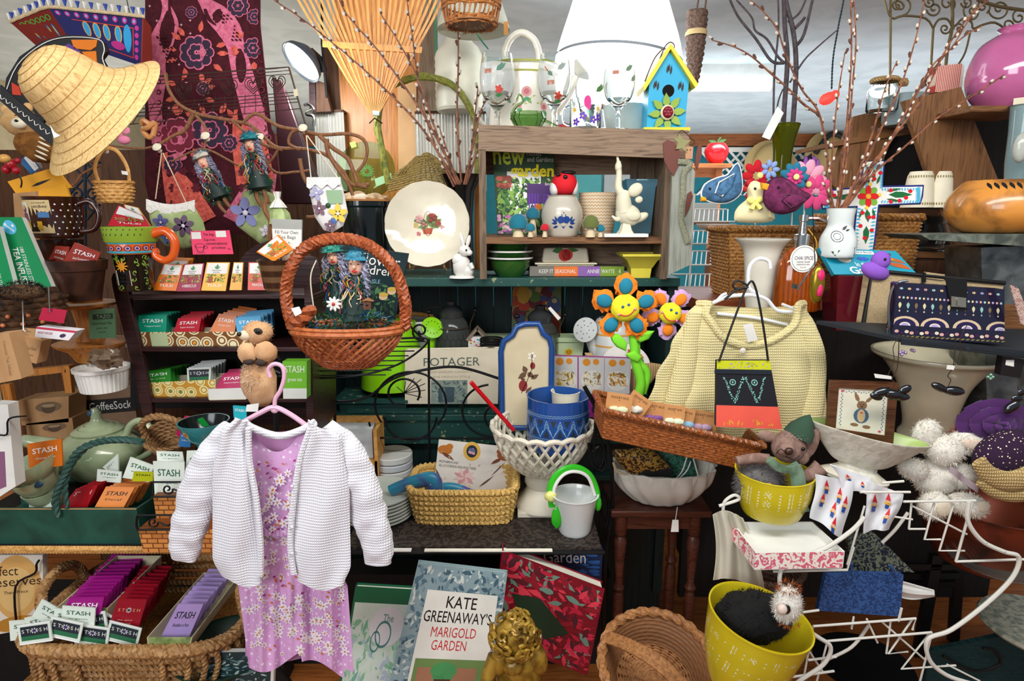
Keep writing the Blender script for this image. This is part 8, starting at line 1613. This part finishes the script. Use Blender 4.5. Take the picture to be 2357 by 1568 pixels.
# ---------------- stool, shell bowl, wicker tray ----------------
SS=P(1530,1178,1.58).z;t=T('wooden_stool','dark brown stool with turned legs carrying the shell bowl','stool',1525,1172,1.58,z=SS);mt('stoolwood','#4a2418','#2a120c','wood',1.3,.4);x0,x1=t.q(1408,1172)[0],t.q(1640,1172)[0]
t.p('seat',G('stoolwood').box(x0,x1,0,150,-16,0),bev=2);t.p('apron',G('stoolwood').box(x0+18,x1-22,12,20,-50,-16))
lp_=[(9,-460),(12,-420),(8,-380),(13,-330),(13,-230),(9,-216),(14,-205),(8,-190),(13,-120),(15,-80),(10,-70),(15,-62),(15,-16)]
for x,y in((x0+26,18),(x1-34,18),(x0+50,136),(x1-50,136)):t.p('leg',G('stoolwood').lathe([(r,z)for r,z in lp_],16,(x,y,0)))
t=T('paper_tag','white price tag hanging under the brown stool seat','tag',1554,1210,1.57);t.p('tag',G('white').slab([(-7,0,14),(7,0,14),(9,0,-16),(-9,0,-16)],.8));t.p('string',G('white').tube([(0,0,14),(4,4,44)],.8))
def SB(th):return lambda a,v:1+.035*cos(14*a+8*v)*(v>.1)
t=T('shell_bowl','large oval white ceramic bowl with wavy relief on the brown stool','bowl',1522,1150,1.66,z=SS+.002);cw2=C('#dcd8cc',.3,coat=.3)
t.p('body',G(cw2).pot([(v.x,v.y)for v in cr([(60,0,0),(72,6,0),(104,40,0),(116,78,0),(118,84,0)],5)],5,96,wf=SB(0),sy=.68))
mt('goldbroc','#3a2418','#a8843c','swirl',1.8,.35,metal=.3);mt('greenbroc','#16443c','#3f7a64','swirl',1.8,.45);t=T('beaded_purse','brown and gold beaded purse lying in the shell bowl','purse',1475,1070,1.6);t.p('body',pillow(t,smooth([(1408,1040),(1440,1035),(1490,1032),(1530,1060),(1545,1088),(1500,1095),(1450,1092)]),34,'goldbroc'));t.p('flap',G('black').slab(t.qs([(1470,1082),(1546,1080),(1548,1096),(1468,1100)],-16),10));t.p('cord',G(C('#b8a888')).tube(cr(t.qs([(1412,1065),(1420,1085),(1440,1092)],-12),4),3))
t=T('brocade_pouch','dark green paisley brocade pouch with white piping in the shell bowl','purse',1560,1070,1.66);t.p('body',pillow(t,smooth([(1490,1038),(1540,1032),(1585,1040),(1605,1070),(1600,1100),(1540,1102),(1500,1080)]),28,'greenbroc'));t.p('piping',G('white').tube(cr(t.qs([(1550,1108),(1570,1085),(1583,1048),(1592,1045),(1608,1100)],-15),5),1.8).tube(cr(t.qs([(1556,1108),(1580,1085),(1590,1062)],-15),4),1.6))
t=T('wicker_tray','long reddish brown wicker tray holding pocket heart cards','basket',1545,1000,1.5,rot=(0,13,0));mt('wickred','#9a5628','#6e3a18','mottle',8,.4,coat=.2)
t.p('woven_body',G('wickred').weave(lambda v:(1+.07*v,-24+62*v),60,11,.011,shape=lambda a:(168*max(-1,min(1,1.35*cos(a))),66*max(-1,min(1,1.5*sin(a)))),th=.03));g=G('wickred').rope([(182*max(-1,min(1,1.35*cos(a))),71*max(-1,min(1,1.5*sin(a))),40)for a in[2*pi*i/60 for i in range(60)]],7,18,closed=True,n=3);t.p('rim',g);t.p('bottom',G('wickred').box(-164,164,-64,64,-24,-21))
for i,(x,y,w_,a,m,lb)in enumerate(((1425,928,30,8,'#d8dcb4','pocket heart card with pale green heart, leftmost in the wicker tray'),(1468,930,26,35,'#e0d8c8','pocket heart card tilted behind the leftmost ones'),(1506,948,34,8,'#8a5a9a','pocket heart card with purple felt heart in the wicker tray'),(1552,955,24,6,'#d8e0c0','pocket heart card with cream heart in the middle of the wicker tray'),(1578,962,20,12,'#8ab4d0','pocket heart card with blue heart in the wicker tray'),(1617,968,34,8,'#c8a8c0','pocket heart card with lilac white heart, rightmost in the wicker tray'))):
    r=radians(a);Q=[(x+u*w_*cos(r)-v*22*sin(r),y+u*w_*sin(r)+v*22*cos(r))for u,v in((-1,-1),(1,-1),(1,1),(-1,1))];t=T('heart_card',lb,'card',x,y,1.45+.02*(i%3));c=t.qs(Q);g=G(C('#d0945c',.8)).slab(c,1.5);g.dec(c,txt('POCKET HUG',.18,.16,.84,.28),C('#3a2010'));g.dec(c,disc(.5,.36,.02,.02),C('#3a2010'));t.p('card',g);c0=(Vector(c[3])+Vector(c[2]))/2;t.p('felt_heart',G(C(m,.9)).ball((c0.x-9,c0.y-4,c0.z+8),13,6,9,nz=.3).ball((c0.x+9,c0.y-4,c0.z+6),13,6,9,nz=.3))
# ---------------- yellow bowls, mouse, cat ----------------
yb=C('#d3c022',.25,coat=.5)
def ybowl(label,px,py,Y,pr,z=None,rot=(0,0,0),bands=()):
    t=T('yellow_bowl',label,'bowl',px,py,Y,rot=rot);g=G(yb).pot([(v.x,v.y)for v in cr([(a,b,0)for a,b in pr],4)],4,56);wl=C('#ece6b8',.4);H=pr[-1][1]
    for k in range(-9,10):
        x=k*22;f=lmap(pr,.8);z0,z1=H*.2,H*.85;ty=k%4
        if ty==0:g.map([q for i in range(7)for q in ln([(x,z0+i*(z1-z0)/7),(x,z0+(i+.8)*(z1-z0)/7)],3)]+[q for i in range(7)for q in ln([(x+7,z0+i*(z1-z0)/7),(x+7,z0+(i+.8)*(z1-z0)/7)],2)],f,wl)
        elif ty in(1,3):g.map([q for i in range(9)for q in disc(x+3,z0+i*(z1-z0)/9,2.4,2.4,6)],f,wl)
        else:g.map([q for i in range(3)for z_ in[z0+(i+.5)*(z1-z0)/3]for q in ln([(x-6,z_-7),(x+6,z_+7)],2.8)+ln([(x-6,z_+7),(x+6,z_-7)],2.8)+disc(x-7,z_,1.5)+disc(x+7,z_,1.5)+disc(x,z_+9,1.5)],f,wl)
    t.p('body',g);return t
ybowl('smaller yellow bowl with white tribal lines holding the toy mouse',1774,1180,1.36,[(56,0),(64,5),(80,50),(85,98),(86,102)])
ybowl('larger yellow pot with white tribal lines holding dark fur at the bottom',1706,1548,1.16,[(50,-40),(70,-20),(98,60),(112,150),(114,156)],rot=(4,10,0))
fm_=mt('mousefelt','#8f7367','#75594f','mottle',3,.95);t=T('mouse_plush','grey brown felt mouse in green hat and scarf sitting in the yellow bowl','plush toy',1808,1028,1.34);t.u*=1.12
t.p('head',G(fm_).ball((6,0,0),34,30,34,22).ball((-10,-24,2),18,18,15));t.p('nose',G(C('#3a2018',.3)).ball((-12,-42,6),9,7,8));t.p('eye',G(C('#080808',.1)).ball((22,-30,6),4,3,4));t.p('ear',G(fm_).ball((52,2,4),16,6,34,rot=(0,16,0)).ball((38,0,-24),14,6,16));t.p('ear',G(fm_).ball((-34,10,18),22,6,12,rot=(0,14,0)));t.p('whisker',G('black').tube(cr([(-18,-42,2),(-30,-44,12),(-36,-40,0)],4),.8).tube(cr([(-18,-42,-4),(0,-40,-12),(12,-38,-4)],4),.8))
t.p('hat',G(C('#2f4a38',.95)).lathe([(30,0),(26,18),(12,40),(0,52)],20).tr(ry=24,x=26,y=6,z=20));t.p('hair',G().fur((16,-6,26),26,18,8,160,7,ms=[C('#8a8680'),C('#b0aaa4')]));t.p('body',G(C('#6e6a68',.95)).ball((-40,16,-88),52,34,48,20));t.p('body_fur',G().fur((-40,14,-86),54,36,48,1700,8,ms=[C('#6a6866',.95),C('#8c8986',.95),C('#55514f',.95)],w=.8));t.p('button',G(C('#c9a878',.4)).lathe([(0,0),(9,0),(9,3),(0,3)],20).tr(rx=90,x=-38,y=-24,z=-78))
t.p('arm',G(fm_).tube(cr(t.qs([(1768,1058),(1735,1055),(1695,1062)],-4),5),[12,10],10));t.p('arm',G(fm_).tube(cr(t.qs([(1845,1100),(1870,1090),(1890,1075)],-10),5),[11,18],12));sc_m=mt('velvetgreen','#6d8a70','#50694f','mottle',2,.8,sheen=.6);t.p('scarf',G(sc_m).tube(cr(t.qs([(1770,1058),(1790,1075),(1815,1080),(1838,1070)],-22),5),9,8,flat=.8).grid(lambda u,v:t.q(1812+30*u+v*22+4*sin(v*6),1074+v*108-u*6,-34-6*sin(u*5)),10,20,th=3))
t=T('black_cat_plush','black furry plush lying inside the large yellow pot','plush toy',1735,1418,1.165);t.p('body',G(C('#050506',.9)).ball((0,0,0),84,62,54,24,nz=.15));t.p('fur',G().fur((0,0,0),82,62,54,1800,9,ms=[C('#050506',.9),C('#0b0b0e',.9)],w=1))
t=T('owl_plush','white and orange fluffy plush face peeking out of the large yellow pot','plush toy',1812,1392,1.1);t.p('head',G(C('#e4e0d8',.95)).ball((0,0,0),32,24,44));t.p('fur',G().fur((0,0,0),32,24,44,900,9,ms=[C('#f0ece4',.95),C('#d8d2c4',.95)],w=.9));t.p('orange_fur',G().fur((0,0,44),26,18,12,240,10,ms=[C('#c8641c',.95),C('#8a4414',.95)],w=.9).fur((8,0,-46),22,18,8,160,9,m=C('#b8601c',.95)));t.p('eye',G(C('#15151a',.2)).ball((-14,-24,4),11,6,12));t.p('beak',G(C('#d9c4b8',.4)).ball((-24,-26,6),12,10,13))
# ---------------- pedestal dish with framed stitching ----------------
t=T('pedestal_dish','white textured boat shaped dish with green inside on an oval foot','dish',1975,1070,1.36,rot=(0,12,0));wt=mt('texwhite','#dad6c8','#c4c0b0','mottle',3,.6,bump=.6)
bo_=lambda a,v:1
t.p('bowl',G(wt).pot([(v.x,v.y)for v in cr([(44,0,0),(66,10,0),(104,46,0),(134,76,0),(138,82,0)],5)],5,72,sy=.5,mi=C('#a8c070',.3),wf=lambda a,v:1+.05*cos(4*a)));t.p('foot',G(wt).lathe([(0,-34),(78,-34),(80,-26),(60,-16),(46,-8),(44,2),(0,2)],48,sy=.6))
t=T('picture_frame','brown wooden frame with a cross stitched bunny in the pedestal dish','picture frame',1983,950,1.36);c=t.qs([(1912,876),(2068,882),(2056,1024),(1902,1000)],0);fr=mt('walnut','#5e3a24','#3c2214','wood',2,.35)
V=lambda u,v:(Vector(c[0])*(1-u)+Vector(c[1])*u)*(1-v)+(Vector(c[3])*(1-u)+Vector(c[2])*u)*v
for a in(((0,0),(1,0),(.87,.13),(.13,.13)),((.13,.87),(.87,.87),(1,1),(0,1)),((0,0),(.13,.13),(.13,.87),(0,1)),((.87,.13),(1,0),(1,1),(.87,.87))):t.p('frame_rail',G(fr).slab([V(*q)for q in a],10),bev=1.5)
ic=[V(.12,.12)+Vector((0,3,0)),V(.88,.12)+Vector((0,3,0)),V(.88,.88)+Vector((0,3,0)),V(.12,.88)+Vector((0,3,0))];g=G(C('#e2ddc8',.8)).slab(ic,2);bc=C('#5a7f96')
g.dec(ic,[q for k in range(16)for q in rect(.12+.048*k,.07+.02*(k%2),.145+.048*k,.09+.02*(k%2))]+[q for x in(.08,.9)for k in range(18)for q in rect(x+.02*(k%2),.14+.043*k,x+.022+.02*(k%2),.165+.043*k)],bc);bw_=C('#8a6a4c')
g.dec(ic,disc(.5,.38,.1,.1)+leaf(.44,.32,.34,.08,.04)+leaf(.56,.32,.72,.14,.035)+disc(.38,.84,.08,.04)+disc(.62,.86,.08,.04),bw_);g.dec(ic,disc(.5,.62,.15,.17),C('#4a6a84'),.5);g.dec(ic,disc(.5,.62,.08,.15),C('#d8b888'),.7);g.dec(ic,disc(.5,.55,.025,.02)+disc(.1,.08,.03,.025)+disc(.88,.92,.03,.025),C('#c8506a'),.9);g.dec(ic,disc(.47,.36,.012,.012)+disc(.53,.36,.012,.012)+disc(.5,.41,.018,.014),C('#2a1c14'),.7);t.p('cross_stitch',g)
t=T('bunny_plush','fluffy white plush bunny with long ear lying on the white wire rack','plush toy',2165,1080,1.4);bf_=C('#e4dfd4',.95);ms=[C('#f0ece2',.95),C('#dad4c6',.95),C('#cfc8b8',.95)]
parts=(('head',0,-4,48,40,34,36,0),('body',-2,10,-24,50,36,46,0),('arm',-66,-6,2,34,22,24,20),('arm',52,0,-18,30,20,30,40),('leg',-28,-36,-72,34,26,32,0),('leg',48,-34,-72,48,26,26,15),('ear',54,-4,66,52,14,26,12),('ear',-44,0,86,34,14,32,-30))
for i,(nm,x,y,z_,rx,ry,rz,ro)in enumerate(parts):
    o=t.p(nm,G(bf_).ball((x,y,z_),rx,ry,rz,18,rot=(0,ro,0),nz=.1).fur((x,y,z_),rx,ry,rz,620,8,ms=ms,w=.8,seed=i,rot=(0,ro,0)))
t.p('ear_lining',G(C('#e0cbb8',.95)).ball((58,-16,64),36,5,13,rot=(0,12,0)));t.p('paw_pad',G(C('#d9cbb4',.95)).ball((-24,-60,-70),18,5,18).ball((66,-56,-66),16,5,14));t.p('bow',G(C('#a898a0',.5)).grid(lambda u,v:(-10+u*70,-40-5*sin(u*9),10-u*50+v*16),14,4,th=1))
t=T('purple_rose','large dark purple fabric rose at the right edge','flower',2282,970,1.4);g=G(C('#4a1c5e',.8,sheen=.4))
for ly,(r,n_)in enumerate(((62,7),(44,6),(28,5),(12,3))):
    for k in range(n_):a=k*6.283/n_+ly*.5;g.grid(lambda u,v,a=a,r=r,ly=ly:((r*(.3+.75*v)*cos(a+(u-.5)*1.5))*1.3,-ly*10-14*v*(1-v)-5*sin(u*3.1),(r*(.3+.75*v)*sin(a+(u-.5)*1.5))*.85),10,5,th=2)
t.p('petals',g)
mt('knitcream','#c9b07a','#94794a','knit',1.6,.95);t=T('knit_hat','purple and cream knitted hat folded at the right edge','hat',2320,1060,1.34);t.p('crown',G(mt('knitpurple','#2a1230','#e0d4b4','spots',4.5,.95,thr=.22)).ball((0,10,14),74,40,52,28,rot=(0,-24,0)));t.p('brim',G('knitcream').tube(cr(t.qs([(2252,1062),(2280,1095),(2330,1108),(2400,1085)],-34),6),[16,30],16,flat=.5));t.p('lower_brim',G('knitcream').tube(cr(t.qs([(2256,1108),(2290,1132),(2340,1140),(2400,1125)],-30),6),[12,20],16,flat=.6))
t=T('flat_basket','flat brown basket edge with red shreds behind the bunny','basket',2230,1020,1.5);t.p('body',G('wickred').rope([(70*cos(a),40*sin(a),0)for a in[2*pi*i/30 for i in range(30)]],6,18,closed=True).lathe([(0,-12),(66,-4)],24,sy=.6,cap=False));t.p('shredded_filler',G().fur((-24,0,20),30,16,14,130,16,ms=[C('#b8323c'),C('#e08a6a')],w=.8))
t=T('copper_pot','reddish copper round pot behind the white wire rack','pot',2260,1285,1.62);t.p('body',G(mt('copper','#7d3a26','#4c2a20','mottle',.8,.35,metal=.5,thr=.58)).pot([(v.x,v.y)for v in cr([(70,-10,0),(100,10,0),(132,90,0),(140,140,0),(144,146,0)],4)],4,48))
t=T('crystal_dish','cut glass scalloped dish lying under the copper pot','dish',2290,1310,1.5);t.p('body',G(C('#8c9088',.15,metal=.6)).pot([(40,0),(80,16),(94,24)],3,96,wf=lambda a,v:1+.03*abs(sin(16*a))))
t=T('round_table','round table with speckled cream top at the lower right','table',2400,1450,1.7);t.p('top',G(mt('speckle','#b8b4a0','#7a8070','mottle',3,.4)).lathe([(0,0),(120,0),(124,6),(120,12),(0,12)],64));t.p('leg',G('iron').lathe([(10,-340),(10,0)],12))
t=T('black_chair','black slatted chair behind the white wire rack','chair',2100,1330,1.85);g=G('black')
for k in range(4):g.slab(t.qs([(1990+k*8,1300+k*22),(2220-k*10,1300+k*20),(2220-k*10,1312+k*20),(1990+k*8,1314+k*22)],k*20),8)
t.p('seat',g);t.p('leg',G('black').slab(t.qs([(2148,1280),(2172,1280),(2120,1568),(2096,1568)],0),14));t.p('leg',G('black').slab(t.qs([(2200,1300),(2222,1300),(2200,1600),(2180,1600)],50),14))
t=T('teal_mat','dark teal woven mat basket on the wooden floor at the lower right','mat',2290,1520,1.7);mt('tealweave','#123f40','#0a2425','weave',3,.8);t.p('body',G('tealweave').slab(t.qs([(2140,1500),(2290,1448),(2420,1470),(2420,1620),(2130,1620)][0:1]+[(2420,1440),(2420,1640),(2120,1640)]),12));t.p('handle',G('black').tube(cr(t.qs([(2170,1510),(2240,1545),(2300,1530),(2290,1500),(2262,1492)],-14),5),3))
# gnome cloth, floral box, lace cloth, pouches
t=T('gnome_cloth','white cloth printed with little red hatted gnomes draped on the wire rack','cloth',1975,1150,1.3);
def drape(nm,c4,pts,sz,a):
    f=lambda u,v,e=0:t.q(*[(c4[0][i]*(1-u)+c4[1][i]*u)*(1-v)+(c4[3][i]*(1-u)+c4[2][i]*u)*v+(3*sin(u*7+i*2)*v if i else 4*sin(v*5))for i in(0,1)],-a*sin(u*8+v*2)-a*sin(pi*u)-e)
    t.p(nm,G(C('#e6e8ec',.85)).grid(f,24,20,th=-2));g=G()
    for x,y in pts:
        for sh,m,e in(([[(x-sz*.5,y),(x+sz*.5,y),(x,y-sz*1.3)]],'#d8262c',3.4),(disc(x,y+sz*.2,sz*.4,sz*.3,8),'#e8b48c',3.7),(rect(x-sz*.6,y+sz*.3,x+sz*.6,y+sz*.7),'#e8b01c',3.5),(rect(x-sz*.38,y+sz*.5,x+sz*.38,y+sz*1.3),'#1f4a9c',3.8)):g.map(sh,lambda u,v,e=e:f(u,v,e),C(m))
    t.p('gnome_print',g)
drape('hanging_panel',[(1876,1092),(1965,1110),(1940,1238),(1868,1190)],((.3,.22),(.66,.3),(.25,.52),(.6,.6),(.85,.42),(.72,.85)),.12,8)
drape('folded_top',[(1910,1070),(2000,1098),(2012,1136),(1950,1132)],((.3,.4),(.7,.55)),.12,5)
drape('fold',[(1990,1106),(2080,1138),(2050,1218),(1992,1226)],((.25,.4),(.62,.28),(.72,.62)),.15,10)
t=T('floral_box','open white shallow box with pink floral sides on the wire rack','box',1815,1255,1.28)
A_,B_,C_,D_=[Vector(v)for v in(t.q(1686,1203,60),t.q(1868,1202,60),t.q(1942,1270,-40),t.q(1740,1274,-40))];dn=Vector((0,0,-40));iw=C('#e2e2dc',.5);g=G('redfloral');
for p,q in((A_,B_),(B_,C_),(C_,D_),(D_,A_)):g.slab([p,q,q+dn,p+dn],3,'redfloral' if p in(C_,D_)else iw,iw)
g.slab([A_+dn,B_+dn,C_+dn,D_+dn],2,iw);t.p('body',g);t.p('liner',G(iw).slab([A_+dn*.5,B_+dn*.5,C_+dn*.5,D_+dn*.5],1));
t=T('lace_cloth','off white sheer embroidered cloth hanging left of the floral box','cloth',1690,1260,1.34);t.p('cloth',G(C('#cfcab8',.8)).grid(lambda u,v:t.q(1640+u*(70+v*50)+8*sin(v*3),1185+v*(150+20*u)-10*sin(u*4),-10+9*sin(u*16)),40,24,th=2))
mt('bluebroc','#1c3866','#31548a','swirl',1.8,.4);mt('darkbroc','#171d2c','#6a6f5a','swirl',1.8,.45);t=T('brocade_folder','dark brocade folded pouch with white napkins showing under the gnome cloth','pouch',2010,1290,1.36);t.p('cover',G('darkbroc').slab(t.qs([(1952,1235,20),(2010,1225,20),(2105,1318),(1955,1314)]),12));t.p('napkins',G('white').grid(lambda u,v:t.q(2000+u*150,1316+u*42+v*(16+24*sin(pi*u)),-6+5*sin(v*9)),20,8,th=3))
t=T('blue_folder','royal blue brocade covered case lying on the lower wire shelf','pouch',1980,1365,1.3);t.p('cover',G('bluebroc').slab(t.qs([(1902,1318,10),(2080,1322,10),(2072,1420),(1882,1406)]),14),bev=2);t.p('tie',G('bluebroc').tube(cr(t.qs([(1958,1296),(1962,1315),(1966,1332)],-8),4),4).tube(cr(t.qs([(2050,1302),(2058,1318),(2066,1340)],-8),4),4))
# white wire rack
t=T('white_wire_rack','white chipped wire shelf rack with curved rails holding toys and boxes','rack',2000,1350,1.25)
def wt_(nm,L,r=3,dy=0,n=6):
    g=G('whitemetal')
    for pts in L:g.tube(cr(t.qs(pts,dy),n)if n else t.qs(pts,dy),r,8)
    t.p(nm,g)
wt_('rail',[[(1990,1190),(1960,1222),(1900,1262),(1830,1290),(1797,1315),(1800,1370),(1830,1430),(1880,1465),(1912,1490),(1895,1530),(1840,1568),(1810,1600)]],5,0)
wt_('rail',[[(2230,1155),(2228,1200),(2260,1245),(2310,1270),(2345,1283),(2330,1330),(2270,1390),(2190,1450),(2136,1472),(2140,1520),(2180,1555),(2240,1575)]],5,0)
wt_('shelf_wire',[[(1980,1133),(2095,1133)],[(2080,1155),(2245,1153)],[(2238,1155),(2200,1293)],[(2200,1293),(2357,1288)],[(2080,1108),(2030,1112)]],3,20,0)
wt_('cross_wire',[[(2098,1158),(2092,1218)],[(2150,1158),(2128,1242),(2165,1242)],[(2195,1160),(2162,1268),(2220,1268)],[(2092,1218),(2130,1218)],[(2100,1165),(2225,1230)],[(2060,1190),(2100,1196)],[(1990,1165),(1950,1300)]],2.4,26,0)
wt_('shelf_wire',[[(1780,1316),(1950,1312),(1965,1260)],[(1848,1410),(1885,1405)],[(1872,1442),(2108,1424),(2100,1450)],[(1905,1476),(2145,1456)],[(2075,1400),(2068,1430)],[(1800,1562),(1920,1545)],[(1860,1520),(1925,1512)]],3,24,0)
wt_('cross_wire',[[(1872,1442),(1850,1560)],[(1905,1476),(1880,1568)],[(2100,1426),(2045,1505),(2090,1500)],[(2140,1458),(2075,1540),(2200,1532)],[(2050,1430),(2040,1505)],[(1965,1420),(1960,1448)],[(1995,1425),(2020,1480)],[(2028,1430),(2130,1520)],[(1850,1480),(1895,1548)],[(2145,1458),(2110,1600)],[(2180,1530),(2255,1568)]],2.4,30,0)
wt_('back_rail',[[(1655,1165),(1700,1150),(1690,1140),(1668,1155),(1664,1180)],[(2090,1180),(2060,1220),(2030,1250)],[(2000,1440),(1960,1490),(1900,1520)]],4,90)
# dark blocks added to stand in for shade low behind books and basket
for nm,x0,x1,Y,top,lb in(('shade_block',620,1400,1.82,1330,'plain dark block added for the shade behind the standing books'),('shade_block',-200,640,1.72,1380,'plain dark block added for the shade under the seagrass basket')):
    t=T(nm,lb,'filler block',(x0+x1)/2,top,Y);a=t.q(x0,top)[0];b=t.q(x1,top)[0];t.p('body',G('darkback').box(a,b,0,60,-t.p0.z/t.u,0));t.p('lid',G('darkback').box(a-4,b+4,-4,64,0,10))
t=T('tea_box','lime green tea box standing behind the iron post and plush toy','box',680,870,1.5);c=t.qs([(650,832),(706,832),(706,918),(652,918)]);g=G(C('#6fb82c',.4)).slab(c,30);g.dec(c,txt('STASH',.1,.12,.9,.3)+txt('green tea',.2,.45,.8,.56),'white');g.dec(c,rect(0,.72,1,1),C('#d8dcd4'));t.p('carton',g,bev=1)
t=T('black_platter','dark metal platter lying flat under the white wire rack','platter',1985,1540,1.55);t.p('body',G(C('#17181a',.3,metal=.4)).lathe([(0,0),(70,2),(104,12),(106,16),(70,8),(0,6)],56));t.p('stand',G('iron').lathe([(40,-t.p0.z/t.u),(12,-60),(14,0)],20))
t=T('dark_bin','dark woven basket in shadow behind the large yellow pot','basket',1760,1300,1.75);t.p('body',G('wickdark').weave(lambda v:(70+12*v,-150+150*v),20,12,3));t.p('rim',G('wickdark').rope([(84*cos(a),84*sin(a),2)for a in[2*pi*i/30 for i in range(30)]],6,16,closed=True))
t=T('narrow_board','narrow orange wooden board standing between the black vase and the crate','board',1100,420,2.3);t.p('board',G('honeywood').slab(t.qs([(1092,300),(1112,300),(1112,640),(1092,640)]),10))
finish()
